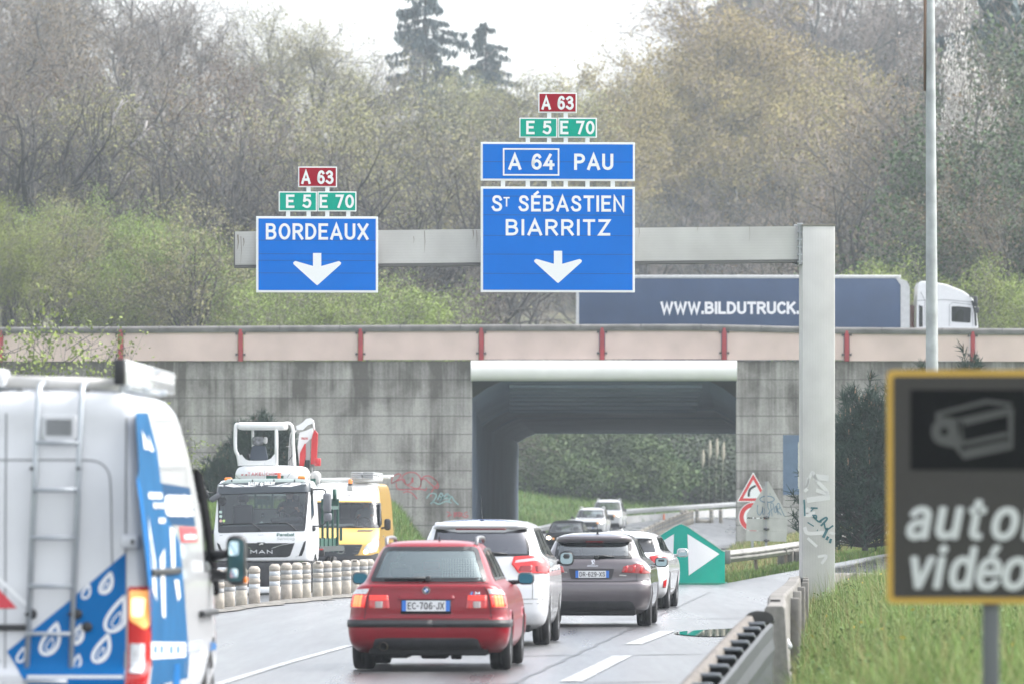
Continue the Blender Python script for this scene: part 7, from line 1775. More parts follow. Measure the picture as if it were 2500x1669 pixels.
# counterweight and engine cover
zb_, zt_ = e1(0, 1080)[1], e1(0, 848)[1]; xl_, xr_ = e1(378, 0)[0], e1(1480, 0)[0]; cxm = (xl_ + xr_) / 2
ES = Shape([(zb_ - .35, .70, .12, 1.5), (zb_ - .1, .83, .04, 1.6), (zb_ + .15, .845, .0, 1.62), (zt_ - .16, .835, .01, 1.6), (zt_ - .07, .79, .04, 1.55), (zt_ - .015, .68, .12, 1.5), (zt_, .4, .3, 1.3)], bow=.16, rc=.32, rcf=.2)
cwr = bpy.data.objects.new("engine_cover", None); C.objects.link(cwr); cwr.parent = ex; cwr.location = (cxm, 0, 0)
ES.body("cover_shell", EWH, cwr)
fe = lambda a, b, off=0.0: ES.near(a - cxm, b, off) + Vector((cxm, 0, 0))
o = MB()
patch(o, fe, rpoly([e1(478, 1010), e1(1130, 985), e1(1128, 938), e1(476, 962)], .03), .003, 1, 0, .1)
for q in ([(490, 1003), (582, 1002), (582, 982), (490, 983)], [(1000, 990), (1108, 984), (1106, 962), (1000, 966)]): flat(o, fe, [e1(*p) for p in q], 2, .008)
put_text(o, fe, "TAKEUCHI", *e1(792, 1004), .072, e1(990, 0)[0] - e1(590, 0)[0], 0, .008, bold=.012, space=1.1)
o.build("lettering", [ERED, EWH, LAMPRED], ex).location = (0, 0, 0)
o = MB(); stroke(o, fe, curve_pts([e1(380, 985), e1(440, 1040), e1(500, 1060)], 4), .012, 0, .004); stroke(o, fe, curve_pts([e1(1200, 1030), e1(1260, 960), e1(1420, 930)], 4), .012, 0, .004); o.build("cover_seam", SEAM, ex)
# canopy
zl = e1(0, 850)[1]; ztop = e1(0, 180)[1]
def bar(o, pts, w, d): o.tube(pts, max(w, d) / 2, 10, 0)
o = MB(); xa_, xb_ = e1(398, 0)[0], e1(1023, 0)[0]
o.tube(curve_pts([(e1(452, 0)[0], .25, zl), (e1(428, 0)[0], .22, e1(0, 690)[1]), (e1(392, 0)[0], .20, e1(0, 590)[1]), (e1(395, 0)[0], .20, e1(0, 260)[1]), (e1(430, 0)[0], .22, ztop + .0 - .05)], 4), .042, 10, 0)
o.tube([(e1(1022, 0)[0], .22, zl), (e1(1022, 0)[0], .20, e1(0, 230)[1])], .042, 10, 0)
o.tube(curve_pts([(e1(1262, 0)[0], .95, zl), (e1(1240, 0)[0], .95, e1(0, 500)[1]), (e1(1232, 0)[0], .95, e1(0, 280)[1]), (e1(1190, 0)[0], .9, ztop - .03), (e1(1120, 0)[0], .6, ztop - .03)], 4), .035, 10, 0)
o.tube([(e1(615, 0)[0], 1.0, e1(0, 560)[1]), (e1(608, 0)[0], 1.0, e1(0, 280)[1])], .03, 8, 0)
o.box((e1(790, 0)[0], .6, (e1(0, 185)[1] + e1(0, 300)[1]) / 2), (e1(1225, 0)[0] - e1(365, 0)[0] - .18, .95, .175), 0, r=.07, seg=3)
o.build("canopy_frame", EWH, ex)
o = MB()
pts = [e1(440, 852), e1(1040, 840), e1(1040, 670), e1(995, 668), e1(940, 740), e1(860, 772), e1(700, 775), e1(600, 772), e1(545, 752), e1(500, 700), e1(495, 680), e1(448, 690)]
o.prism(pts, lambda a, b, d: Vector((a, d, b)), .19, .24, 0); o.build("rear_panel", EWH, ex)
o = MB(); pts = rpoly([e1(590, 772), e1(880, 760), e1(835, 540), e1(640, 540)], .05); o.prism(pts, lambda a, b, d: Vector((a, d, b)), .42, .52, 0); o.box((e1(735, 0)[0], .65, e1(0, 800)[1]), (.5, .5, .12), 0, r=.04); o.build("seat", mat("seat_blue_grey", (.055, .068, .09), .8), ex)
o = MB(); q = e1(720, 470); o.box((q[0], .46, q[1]), (.27, .13, .20), 0, r=.05); q = e1(840, 460); o.box((q[0], .46, q[1]), (.09, .10, .16), 1, r=.04); o.build("headrest_cover", [mat("grey_fabric_wrap", (.20, .205, .22), .9, var=.5, vscale=12), mat("pale_fabric_wrap", (.5, .5, .5), .9, var=.2, vscale=12)], ex)
o = MB(); q = e1(575, 700); o.box((q[0], .5, q[1]), (.05, .3, .10), 0, r=.02); o.build("armrest", BLACKP, ex)
# boom folded up on the right, red stick hanging down
o = MB()
o.prism([e1(1300, 850), e1(1270, 560), e1(1300, 330), e1(1400, 300), e1(1495, 260), e1(1510, 340), e1(1490, 410), e1(1400, 500), e1(1330, 590)], lambda a, b, d: Vector((a, d, b)), 1.55, 1.75, 0)
o.prism([e1(1340, 180), e1(1400, 120), e1(1470, 105), e1(1502, 130), e1(1490, 190), e1(1420, 215), e1(1345, 290), e1(1260, 290), e1(1240, 230), e1(1290, 212)], lambda a, b, d: Vector((a, d, b)), 1.60, 1.72, 0)
o.tube([(*[e1(1505, 0)[0]], 1.62, e1(0, 140)[1]), (e1(1530, 0)[0], 1.62, e1(0, 300)[1])], .022, 6, 0)
put_text(o, plane((0, 0, 0), 1.55), "TB225", *e1(1380, 440), .05, .16, 1, .006, bold=.02)
o.build("boom", [EWH, ERED], ex)
o = MB()
o.prism([e1(1478, 820), e1(1490, 440), e1(1520, 330), e1(1540, 290), e1(1585, 350), e1(1562, 830)], lambda a, b, d: Vector((a, d, b)), 1.5, 1.7, 0)
o.prism([e1(1300, 850), e1(1312, 645), e1(1385, 500), e1(1400, 510), e1(1400, 700), e1(1370, 850)], lambda a, b, d: Vector((a, d, b)), 1.5, 1.66, 0)
o.box((*[(e1(1585, 0)[0])], 1.55, e1(0, 790)[1]), (.14, .2, .18), 0, r=.015); o.box((e1(1568, 0)[0], 1.44, e1(0, 770)[1]), (.10, .04, .13), 0, r=.01); o.build("stick", ERED, ex)
o = MB(); o.box((e1(1430, 0)[0], 1.62, e1(0, 650)[1]), (.10, .1, .72), 0); o.tube([(e1(1492, 0)[0], 1.6, e1(0, 830)[1]), (e1(1488, 0)[0], 1.6, e1(0, 1010)[1])], .02, 8, 0); o.build("hydraulic_ram", mat("ram_grey", (.42, .43, .43), .4, metal=.4), ex)
o = MB(); o.box((e1(1425, 0)[0], 1.58, e1(0, 870)[1]), (.10, .1, .34), 0)
for k in range(8): o.box((e1(1452, 0)[0], 1.56, e1(0, 780 + k * 22)[1]), (.03, .09, .02), 0)
o.build("tooth_rack", BLACKP, ex)
o = MB()
for x in (1150, 1175, 1200): o.tube(curve_pts([(e1(x, 0)[0], 1.3, e1(0, 840)[1]), (e1(x + 5, 0)[0], 1.3, e1(0, 600)[1]), (e1(x + 25, 0)[0], 1.32, e1(0, 370)[1]), (e1(x + 60, 0)[0], 1.4, e1(0, 300)[1])], 4), .014, 6, 0)
o.tube([(e1(1110, 0)[0], 1.25, e1(0, 548)[1]), (e1(1165, 0)[0], 1.25, e1(0, 548)[1])], .008, 5, 0); o.tube(curve_pts([(e1(1130, 0)[0], 1.2, e1(0, 790)[1]), (e1(1190, 0)[0], 1.2, e1(0, 720)[1]), (e1(1240, 0)[0], 1.2, e1(0, 620)[1])], 4), .01, 5, 1); o.build("hydraulic_hose", [mat("hose_grey", (.4, .4, .4), .5), BLACKP], ex)
o = MB(); q = e1(1588, 1010); o.lathe([(.125, -.1), (.13, 0), (.11, .07), (.06, .115), (0, .125)], 18, 0, Matrix.Translation((q[0], .9, q[1])), smooth=True); o.box((q[0], .88, q[1] - .12), (.20, .18, .12), 0, r=.02); o.build("work_lamp_dome", mat("pale_grey_dome", (.42, .42, .41), .6), ex)
for sg in (-1, 1):
    o = MB(); o.box((sg * .58, .7, .26), (.3, 1.9, .46), 0, r=.2, seg=4)
    for k in range(14): o.box((sg * .58, -.2 + k * .13, .50), (.31, .07, .03), 0)
    o.build("track", RUBBER, ex)
o = MB(); o.box((0, .7, .55), (.9, 1.2, .5), 0, r=.05); o.build("undercarriage", UNDER, ex)

# ------------------------------------------------------------------ yellow and white van behind the truck
YP = mat("yellow_van_paint", (.70, .43, .09), .3, coat=.7, var=.03); YWP = mat("yellow_van_white", (.78, .78, .76), .3, coat=.7, var=.02)
SD = 168.0; SXC = -4.43
yv = veh("delivery_van", "oncoming yellow and white high-roof van with a beacon and ladders on its roof", "van", SXC, SD, 3.2)
sz = yv.location.z
def y3(x, y): return ((770 + x / 5.227 - 831) / 94.6, CAMZ + (131 - y / 5.227) / 94.6 - sz)
def yz(y): return y3(0, y)[1]
SS = Shape([(.30, .88, .10, 5.6), (.42, .94, .02, 5.75), (.62, .96, .0, 5.8), (yz(1180), .965, .02, 5.8), (yz(1040), .965, .05, 5.8), (yz(980), .96, .16, 5.8), (yz(850), .955, .62, 5.8), (yz(825), .95, .75, 5.8), (yz(490), .90, 1.32, 5.78), (yz(380), .87, 1.50, 5.75), (yz(290), .82, 1.72, 5.7), (yz(250), .74, 1.95, 5.6), (yz(238), .5, 2.4, 5.2)], bow=.13, rc=.24, rcf=.12, bowf=.02)
f = SS.near
def ynp(pts): return [y3(*p) for p in pts]
w1 = rpoly(ynp([(-148, 822), (790, 828), (778, 495), (-130, 495)]), .05)
swv = rpoly([(1.05, yz(800)), (1.75, yz(780)), (1.75, yz(510)), (1.45, yz(510))], .05)
SS.body("body", YP, yv, [inset(w1, .03)], [inset(swv, .03)], [], [(1.05, .35, .42), (4.7, .35, .42)], mat2=YWP, split=lambda x, y, z: 1 if (z > yz(480) and y < 3.0 - .0 and abs(x) < .80) or (z > yz(250)) else 0)
window(SS, yv, "windscreen", f, w1, .04, glass_mat("van_windscreen", (.62, .68, .68), ior=1.6))
for sg in (1, -1): window(SS, yv, "side_window", SS.side(sg), swv, .04, GLASS_DK, step=.2)
o = MB(); patch(o, f, rpoly(ynp([(60, 1040), (598, 1030), (570, 1155), (330, 1190), (60, 1190)][0:0] or [(65, 1185), (400, 1188), (545, 1160), (600, 1035), (40, 1035), (90, 1160)]), .02), .012, 0, .012); gr = o.build("grille", mat("grille_dark_grey", (.03, .034, .04), .4), yv)
o = MB()
for y in (1075, 1110, 1145): stroke(o, f, ynp([(60, y), (320, y + 3), (570 - (y - 1075) * .4, y)]), .022, 0, .018)
o.build("grille_bar", mat("grille_bar_grey", (.10, .11, .12), .35), gr)
q = y3(320, 1098); o = MB(); cpl = plane((q[0], 0, q[1]), f(q[0], q[1]).y - .03)
stroke(o, cpl, [(.105 * math.cos(a), .105 * math.sin(a)) for a in np.linspace(0, 2 * math.pi, 33)[:-1]], .018, 0, 0, True)
for a in (90, 210, 330): 
    ca, sa = math.cos(R(a)), math.sin(R(a)); flat(o, cpl, [(-.016 * sa, .016 * ca), (.016 * sa, -.016 * ca), (.10 * ca, .10 * sa)], 0, .001)
o.build("star_badge", CHROME, gr)
for sg in (1, -1):
    mir_ = (lambda pts: pts) if sg > 0 else mirrorpts
    o = MB(); patch(o, f, mir_(rpoly(ynp([(612, 1095), (660, 1030), (795, 985), (800, 1040), (770, 1130), (700, 1145), (625, 1140)]), .03)), .012, 0, .012); hl = o.build("headlamp", LAMPCLR, yv)
    o = MB(); q = y3(640, 1130); flat(o, lambda a, b, off: f(a, b, .024), [(sg * q[0] + .06 * math.cos(a), q[1] + .05 * math.sin(a)) for a in np.linspace(0, 2 * math.pi, 16)[:-1]], 0); o.build("lit_lamp", HEADLIT, hl)
o = MB(); patch(o, f, rpoly(ynp([(-160, 1290), (800, 1290), (790, 1140), (700, 1170), (560, 1195), (330, 1222), (60, 1222), (-140, 1170)]), .02), .008, 0, .01); o.build("bumper", mat("dark_bumper_insert", (.035, .035, .038)), yv)
o = MB(); patch(o, f, rpoly(ynp([(505, 872), (695, 872), (722, 850), (525, 850)]), .01), .008, 0, .006); o.build("bonnet_vent", mat("vent_dark", (.10, .09, .07), .7), yv)
o = MB(); o.tube([f(*y3(300, 826), .03), f(*y3(420, 812), .03), f(*y3(560, 822), .03)], .012, 6, 0); o.build("wiper", BLACKP, yv)
o = MB(); q = y3(382, 0)[0]; zz = yz(318); yy = f(q, zz).y; o.box((q, yy - .03, zz), (.14, .10, .16), 0, r=.02); o.lathe([(.06, 0), (.06, .05)], 14, 1, Matrix.Translation((q, yy - .02, yz(280)))); o.lathe([(.055, .0), (.058, .09), (.04, .13), (0, .135)], 14, 2, Matrix.Translation((q, yy - .02, yz(262)))); o.build("beacon", [mat("beacon_box_grey", (.45, .45, .43), .6), BLACKP, AMBER], yv)
o = MB(); q = y3(373, 408); o.lathe([(0, 0), (.018, .0)], 10, 0, Matrix.Translation((q[0], f(*q).y - .008, q[1])) @ Matrix.Rotation(R(90), 4, 'X') @ Matrix.Scale(2, 4, (0, 1, 0))); o.build("roof_badge", STEELD, yv)
side_mirror(yv, 1, .97, 1.35, yz(780), .17, .30, .06, BLACKP, MIRROR, near_glass=False); side_mirror(yv, -1, .97, 1.35, yz(780), .17, .30, .06, BLACKP, MIRROR, near_glass=False)
o = MB(); 
for k in (0, 1): stroke(o, SS.side(1), [(.52 + k * .12, yz(1040)), (.45 + k * .12, yz(975))], .06, 0, .004)
o.build("side_stripe", mat("dull_red_stripe", (.35, .12, .14), .5), yv)
o = MB(); o.box((SS.w(1.2) + .01, 2.0, 1.2), (.02, .12, .04), 0); o.build("door_handle", GALV, yv)
seats(yv, .5, 2.35, yz(860), 2, .6, mat("van_seat_grey", (.16, .17, .19), .9))
o = MB(); o.box((0, 1.2, yz(850)), (1.7, .5, .18), 0, r=.05); o.build("dashboard", mat("dash_grey", (.07, .075, .08)), yv)
o = MB()
for k in range(4): o.box((-.45 + .2 * k, 1.15, yz(790) + .01 * (k % 2)), (.22, .3, .06), 0, r=.02)
o.build("papers", mat("white_paper", (.75, .75, .74), .8), yv)["kind"] = "stuff"
steering_wheel(yv, .48, 1.6, yz(770), .19)
o = MB(); o.box((0, 3.0, yz(640)), (1.6, .04, 1.1), 0); o.box((-.1, 2.9, yz(600)), (.25, .05, .4), 1); o.build("bulkhead", [mat("bulkhead_grey", (.22, .24, .26), .8), mat("bulkhead_white", (.6, .6, .6), .7)], yv)
YT = lambda x, y, z: Matrix.Rotation(R(-3.2), 4, 'Z') @ Vector((x, y, z)) + yv.location
person("person", "grey-haired driver in a pale shirt at the wheel of the yellow and white van", YT(.50, 2.12, yz(870)), mat("pale_grey_shirt", (.30, .33, .35), .9), mat("grey_hair", (.30, .28, .26), .9))
o = MB(); o.tube([(-1.0, 1.95, yz(212)), (.95, 1.95, yz(200))], .06, 10, 0); o.build("rack_bar", YWP, yv)
for sx, ln in ((-.62, .0), (.15, .1)):
    pass
RL = mat("roof_ladder_grey", (.55, .56, .57), .45, metal=.4)
for xx, zz in ((.28, 0), (.58, .01)):
    o = MB()
    for k in range(4): o.box((xx, 3.4, yz(182) + .045 * k), (.30 - .03 * (k % 2), 3.4, .03), 0, r=.006)
    o.build("roof_ladder", RL, yv)
o = MB(); o.box((.98, 2.2, yz(170)), (.28, .5, .09), 0, r=.02); o.tube([(.8, 2.2, yz(155)), (1.22, 2.2, yz(155))], .025, 8, 0); o.build("rack_end", YWP, yv)
o = MB()
for k in range(6): o.box((-1.02 + k * .05, 2.5, yz(160)), (.02, .5, .05), 0)
o.box((-.9, 2.5, yz(145)), (.3, .5, .03), 0); o.build("rack_comb", RL, yv)
for y in (1.05, 4.7):
    for sg in (1, -1): make_wheel(yv, sg * .85, y, .345, .225, sg, 6)
o = MB(); o.box((0, 2.9, .45), (1.4, 5.2, .4), 0); o.build("underbody", UNDER, yv)

# ------------------------------------------------------------------ three oncoming cars beyond the underpass
def oncoming(name, label, X, D, yaw, paint, H, w, lights=True, suv=True, z=None, windtint=(.25, .3, .3), rails=False, hl_on=(1, -1), boxy=0.0):
    r = veh(name, label, "car", X, D, yaw, z)
    s = H / 1.7
    S = Shape([(.25, w * .88, .2, 4.1), (.34, w * .95, .06, 4.25), (.5, w, .0, 4.35), (.78 * s, w, .02, 4.35), (.98 * s, w * .97, .12, 4.35), (1.06 * s, w * .94, .55, 4.3), (1.11 * s, w * .91, .95, 4.25), (1.2 * s, w * .87, 1.12, 4.2), (1.55 * s, w * .76, 1.65, 4.0), (1.63 * s, w * .70, 1.85, 3.9), (1.68 * s, w * .55, 2.1, 3.7), (1.70 * s, w * .3, 2.5, 3.4)], bow=.12, rc=.24, rcf=.2)
    f = S.near; ww = rpoly([(-w * .84, 1.13 * s), (w * .84, 1.13 * s), (w * .70, 1.56 * s), (-w * .70, 1.56 * s)], .05)
    sws = [rpoly([(1.45, 1.14 * s), (2.35, 1.12 * s), (2.35, 1.55 * s), (1.85, 1.53 * s)], .05), rpoly([(2.4, 1.12 * s), (3.9, 1.12 * s), (3.75, 1.54 * s), (2.4, 1.55 * s)], .05)]
    S.body("body", paint, r, [inset(ww, .03)], [inset(q, .03) for q in sws], [rpoly([(-w * .75, 1.15 * s), (w * .75, 1.15 * s), (w * .66, 1.52 * s), (-w * .66, 1.52 * s)], .05)], [(.85, .36, .42), (3.5, .36, .42)])
    window(S, r, "windscreen", f, ww, .04, glass_mat("oncoming_glass", windtint))
    for sg in (1, -1):
        for q in sws: window(S, r, "side_window", S.side(sg), q, .03, GLASS_DK, step=.25)
        side_mirror(r, sg, w * .93, 1.3, 1.14 * s, .18, .15, .06, BLACKP, near_glass=False)
        o = MB(); patch(o, f, rpoly([(sg * w * .55, .80 * s), (sg * w * .93, .82 * s), (sg * w * .93, .96 * s), (sg * w * .60, .93 * s)] if sg > 0 else [(-w * .93, .82 * s), (-w * .55, .80 * s), (-w * .60, .93 * s), (-w * .93, .96 * s)], .03), .010, 0, .01); hl = o.build("headlamp", LAMPCLR, r)
        if sg in hl_on:
            o = MB(); flat(o, lambda a, b, off: f(a, b, .025), [(sg * w * .76 + .085 * math.cos(a), .88 * s + .07 * math.sin(a)) for a in np.linspace(0, 2 * math.pi, 14)[:-1]], 0); o.build("lit_lamp", HEADLIT, hl)
            o = MB(); flat(o, lambda a, b, off: f(a, b, .025), [(sg * w * .52 + .05 * math.cos(a), .84 * s + .045 * math.sin(a)) for a in np.linspace(0, 2 * math.pi, 14)[:-1]], 0); o.build("side_light", AMBLIT, hl)
    o = MB(); patch(o, f, rpoly([(-w * .5, .62 * s), (w * .5, .62 * s), (w * .55, .90 * s), (-w * .55, .90 * s)], .03), .008, 0, .008); o.build("grille", BLACKP, r)
    o = MB(); patch(o, f, rpoly([(-w * .85, .3), (w * .85, .3), (w * .8, .52), (-w * .8, .52)], .03), .008, 0, .008); o.build("bumper_insert", mat("dark_bumper_insert", (.035, .035, .038)), r)
    plate(r, f, 0, .58, .5, .11, "", holder=False)
    seats(r, .38, 2.2, .55, 2, .55); 
    o = MB(); o.box((0, 2.2, .42), (1.3, 3.8, .4), 0); o.build("underbody", UNDER, r)
    if rails:
        for sg in (1, -1):
            o = MB(); z_ = 1.63 * s; o.tube(curve_pts([(sg * w * .66, 2.0, z_), (sg * w * .66, 2.1, z_ + .10), (sg * w * .66, 3.6, z_ + .10), (sg * w * .66, 3.7, z_)], 4), .025, 6, 0); o.build("roof_rail", mat("rail_silver", (.55, .56, .57), .35, metal=.5), r)
    for y in (.85, 3.5):
        for sg in (1, -1): make_wheel(r, sg * (w - .13), y, .35, .225, sg, 5)
    return r
BLKP = mat("black_car_paint", (.005, .0055, .007), .6, spec=.02)
oncoming("off_road_car", "black oncoming car with lit headlamps, front one of three beyond the underpass", 2.30, 288, 4.5, BLKP, 1.62, .90, z=gz(2.3, 288) + .02)
oncoming("off_road_car", "white oncoming off-road car with a dark grille, right behind the black car", 4.15, 352, 5.0, WP2, 1.68, .90, rails=True, z=gz(4.15, 352) - .15, windtint=(.3, .36, .36))
oncoming("small_van", "white oncoming van with roof bars, last of the three cars beyond the underpass", 5.35, 372, 5.0, WP2, 1.88, .93, rails=True, z=gz(5.35, 372) - .1, hl_on=(1,))
# ================================================================== vegetation
def tubes(segs, n):
    """segs: array (m, 8) of p0, p1, r0, r1 -> vertices, quads"""
    S_ = np.asarray(segs, float); p0, p1, r0, r1 = S_[:, :3], S_[:, 3:6], S_[:, 6], S_[:, 7]
    d = p1 - p0; d /= np.maximum(1e-9, np.linalg.norm(d, axis=1, keepdims=True))
    a = np.where(np.abs(d[:, 2:3]) < .9, np.array([[0, 0, 1.0]]), np.array([[1.0, 0, 0]]))
    u = np.cross(d, a); u /= np.linalg.norm(u, axis=1, keepdims=True); v = np.cross(d, u)
    m = len(S_); V = np.zeros((m, 2 * n, 3)); 
    for k in range(n):
        w = 2 * math.pi * k / n; dirv = u * math.cos(w) + v * math.sin(w)
        V[:, k] = p0 + dirv * r0[:, None]; V[:, n + k] = p1 + dirv * r1[:, None]
    base = np.arange(m)[:, None] * 2 * n
    Fq = np.concatenate([base + np.array([[k, (k + 1) % n, n + (k + 1) % n, n + k]]) for k in range(n)], 0)
    return V.reshape(-1, 3), Fq
def leaf_quads(P_, size, rs, asp=1.0, droop=None):
    m = len(P_); a = rs.normal(size=(m, 3)); a /= np.linalg.norm(a, axis=1, keepdims=True); b = rs.normal(size=(m, 3)); b -= a * (a * b).sum(1, keepdims=True); b /= np.linalg.norm(b, axis=1, keepdims=True)
    if droop is not None: a = a * .35 + np.array(droop); a /= np.linalg.norm(a, axis=1, keepdims=True); b -= a * (a * b).sum(1, keepdims=True); b /= np.linalg.norm(b, axis=1, keepdims=True)
    s_ = size * rs.uniform(.6, 1.4, (m, 1)); a = a * s_; b = b * s_ * asp
    V = np.stack([P_ - a * .5, P_ + b * .5, P_ + a * .5, P_ - b * .5], 1).reshape(-1, 3)
    return V, np.arange(4 * m).reshape(m, 4)
def join(parts):
    V = []; Fq = []; M = []; o = 0
    for v, f_, m in parts:
        V.append(v); Fq.append(f_ + o); M.append(np.full(len(f_), m)); o += len(v)
    return np.concatenate(V), np.concatenate(Fq), np.concatenate(M)

def grow_tree(seed, H=16.0, spread=.55, nl=7, nb=7, ns=6, nt=5, leaf=.16, leaves=3, twig_r=.016, fork=.28, trunk_r=.32, up=.10):
    rs = np.random.RandomState(seed); big = []; small = []; tips = []
    def nrm(v): return v / max(1e-9, np.linalg.norm(v))
    def limb(p, d, L_, r, lev):
        steps = (6, 5, 4, 3, 2)[lev]; kids_ = (nl, nb, ns, nt, 0)[lev]; jit = (.07, .18, .24, .28, .3)[lev]; tr = (.02, up, up * .8, up * .5, .0)[lev]
        pts = [p]; rr = [r]
        for i in range(steps):
            d = nrm(d + rs.normal(size=3) * jit + np.array([0, 0, tr])); q = pts[-1] + d * L_ / steps; r2 = r * (1 - (.55 if lev == 0 else .75) * (i + 1) / steps)
            r2 = max(r2, twig_r * .5); (big if lev < 3 else small).append((*pts[-1], *q, rr[-1], r2)); pts.append(q); rr.append(r2)
        if lev >= 3 or (lev == 2): tips.extend([pts[-1]] * (2 if lev == 2 else 1)); 
        if lev >= 3: tips.append((pts[-1] + pts[-2]) / 2)
        if kids_ == 0: return
        t0 = fork if lev == 0 else .22
        for k in range(kids_):
            t = t0 + (1 - t0) * ((k + rs.uniform(.1, .9)) / kids_); x = t * steps; i = min(steps - 1, int(x)); q = pts[i] + (pts[i + 1] - pts[i]) * (x - i); dd = nrm(pts[i + 1] - pts[i])
            az = rs.uniform(0, 2 * math.pi) if lev else (k * 2.4 + rs.uniform(-.5, .5)); s_ = nrm(np.cross(dd, [math.cos(az), math.sin(az), .15]))
            ang = rs.uniform(.45, .85) if lev else rs.uniform(.35, .8)
            nd = nrm(dd * math.cos(ang) + s_ * math.sin(ang)); LL = (H * spread * rs.uniform(.7, 1.1) * (1.15 - .55 * t), L_ * rs.uniform(.38, .62), L_ * rs.uniform(.4, .65), L_ * rs.uniform(.4, .7))[lev]
            limb(q, nd, LL, max(rr[i] * (.62 if lev == 0 else .58), twig_r), lev + 1)
    limb(np.zeros(3), np.array([rs.normal() * .04, rs.normal() * .04, 1]), H * .72, trunk_r, 0)
    # scale to height H
    small = np.array(small); big = np.array(big); zt = max(small[:, 5].max(), small[:, 2].max()); k = H / zt
    small[:, :6] *= k; big[:, :6] *= k; tp = np.array(tips) * k
    tp = np.repeat(tp, leaves, 0) + rs.normal(size=(len(tp) * leaves, 3)) * .22
    return tubes(big, 7), tubes(small, 3), leaf_quads(tp, leaf, rs) if leaves else None

def fol(name, col, objrand=.16, rough=.65, var=.35, vs=.5):
    m = mat(name, col, rough, spec=.25, var=var, vscale=vs, objrand=objrand)
    return m
BARK = fol("grey_bark", (.07, .067, .065)); BARKD = fol("dark_bark", (.052, .049, .046)); TWIG = fol("grey_brown_twigs", (.155, .138, .122)); TWIGP = fol("pinkish_twigs", (.21, .17, .145))
BUDB = fol("brown_buds", (.17, .12, .07)); BUDY = fol("olive_yellow_buds", (.26, .25, .11)); BUDG = fol("golden_buds", (.29, .235, .085)); FRESH = fol("fresh_green_leaves", (.225, .285, .065)); GRNM = fol("mid_green_leaves", (.055, .095, .03)); GRND = fol("dark_ivy_leaves", (.055, .068, .042)); BLOS = fol("white_blossom", (.62, .59, .57)); NEED = fol("blue_green_needles", (.045, .075, .078)); NEEDL = fol("pine_needles", (.022, .046, .032)); CAND = fol("pale_pine_candles", (.28, .19, .13))
PROTO = {}
WEED1 = mat("broad_weed_leaf", (.10, .16, .05), .6, spec=.2, var=.3, vscale=3); WEED2 = mat("yellow_flower", (.55, .42, .05), .7)
def proto(kind):
    if kind in PROTO: return PROTO[kind]
    base, i = kind.rsplit("_", 1); i = int(i); parts = []
    P0 = dict(bare=dict(leaves=1, leaf=.06, nt=4), rust=dict(leaves=2, leaf=.10, nt=4), bud=dict(leaves=3, leaf=.10, nt=4), gold=dict(leaves=7, leaf=.10, nt=5), pink=dict(leaves=1, leaf=.07, nt=5, up=.14), fresh=dict(leaves=6, leaf=.085, fork=.12, spread=.42, trunk_r=.14, up=.2), blossom=dict(leaves=2, leaf=.13), limb=dict(leaves=1, leaf=.05, nt=2, ns=4, trunk_r=.46, spread=.62, up=.12), ivy=dict(leaves=3, leaf=.15))
    M_ = dict(limb=(BARKD, BARK, BUDB), bare=(BARK, TWIG, BUDB), rust=(BARKD, TWIG, BUDB), bud=(BARK, TWIG, BUDY), gold=(BARK, TWIGP, BUDG), pink=(BARK, TWIGP, TWIGP), fresh=(BARK, TWIG, FRESH), blossom=(BARKD, TWIG, BLOS), ivy=(BARKD, TWIG, GRNM))
    b, s_, l_ = grow_tree(100 + 17 * i + len(base), **P0[base])
    m = M_[base]
    parts.append(("trunk", *b, None, [m[0]]))
    V, Fq, mi = join([(*s_, 0), (*l_, 1)])
    if base == "ivy":
        rs = np.random.RandomState(i + 5); n = 24000; seg = b[0].reshape(-1, 14, 3).mean(1); c = seg[rs.randint(0, len(seg), n)]; pp = c + rs.normal(size=(n, 3)) * np.array([.7, .7, .8]); lv = leaf_quads(pp, .115, rs)
        V, Fq, mi = join([(V, Fq, 0), (*lv, 2)]); mi = np.concatenate([np.where(np.arange(len(Fq) - n) < len(s_[1]), 0, 1), np.full(n, 2)])
        parts.append(("crown", V, Fq, mi, [m[1], m[2], GRND]))
    else: parts.append(("crown", V, Fq, mi, [m[1], m[2]]))
    PROTO[kind] = parts; return parts
MESHES = {}
def plant(name, key, parts, label, cat, loc, sc, rz, group=None):
    root = thing(name, label, cat, loc, rz, group); root.scale = sc
    for nm, V, Fq, mi, ms in parts:
        k = (key, nm)
        if k not in MESHES:
            o = raw(nm, V, Fq, ms, mi, False, root); MESHES[k] = o.data
        else:
            o = bpy.data.objects.new(nm, MESHES[k]); C.objects.link(o); o.parent = root
    return root
def zone(dx):
    for lim, t in ((130, "far left above parapet end"), (270, "left of first red post"), (410, "between first two red posts"), (545, "left of gantry beam's end"), (660, "behind BORDEAUX sign's left half"), (780, "behind plates over BORDEAUX"), (900, "behind BORDEAUX sign's right edge"), (1010, "behind bare gantry beam"), (1110, "left of ST SEBASTIEN sign"), (1240, "behind left of PAU sign"), (1370, "behind right of PAU sign"), (1490, "just right of PAU sign"), (1620, "above lorry's web address"), (1750, "above beam right of signs"), (1880, "above gantry mast top"), (2000, "just right of mast"), (2110, "left of lamp post"), (2230, "right of lamp post"), (9999, "at right edge")):
        if dx < lim: return t
DESC = dict(limb="dark forking bare tree", bare="bare grey brown tree", rust="brown budding tree", bud="olive budding tree", gold="golden budding tree", pink="pinkish bare twiggy tree", fresh="fresh green young tree", blossom="white blossoming tree", ivy="dark ivy covered tree")
SEEN_L = {}
WORDS = ["", "nearest of cluster", "behind its neighbour", "half hidden", "deepest in cluster"]
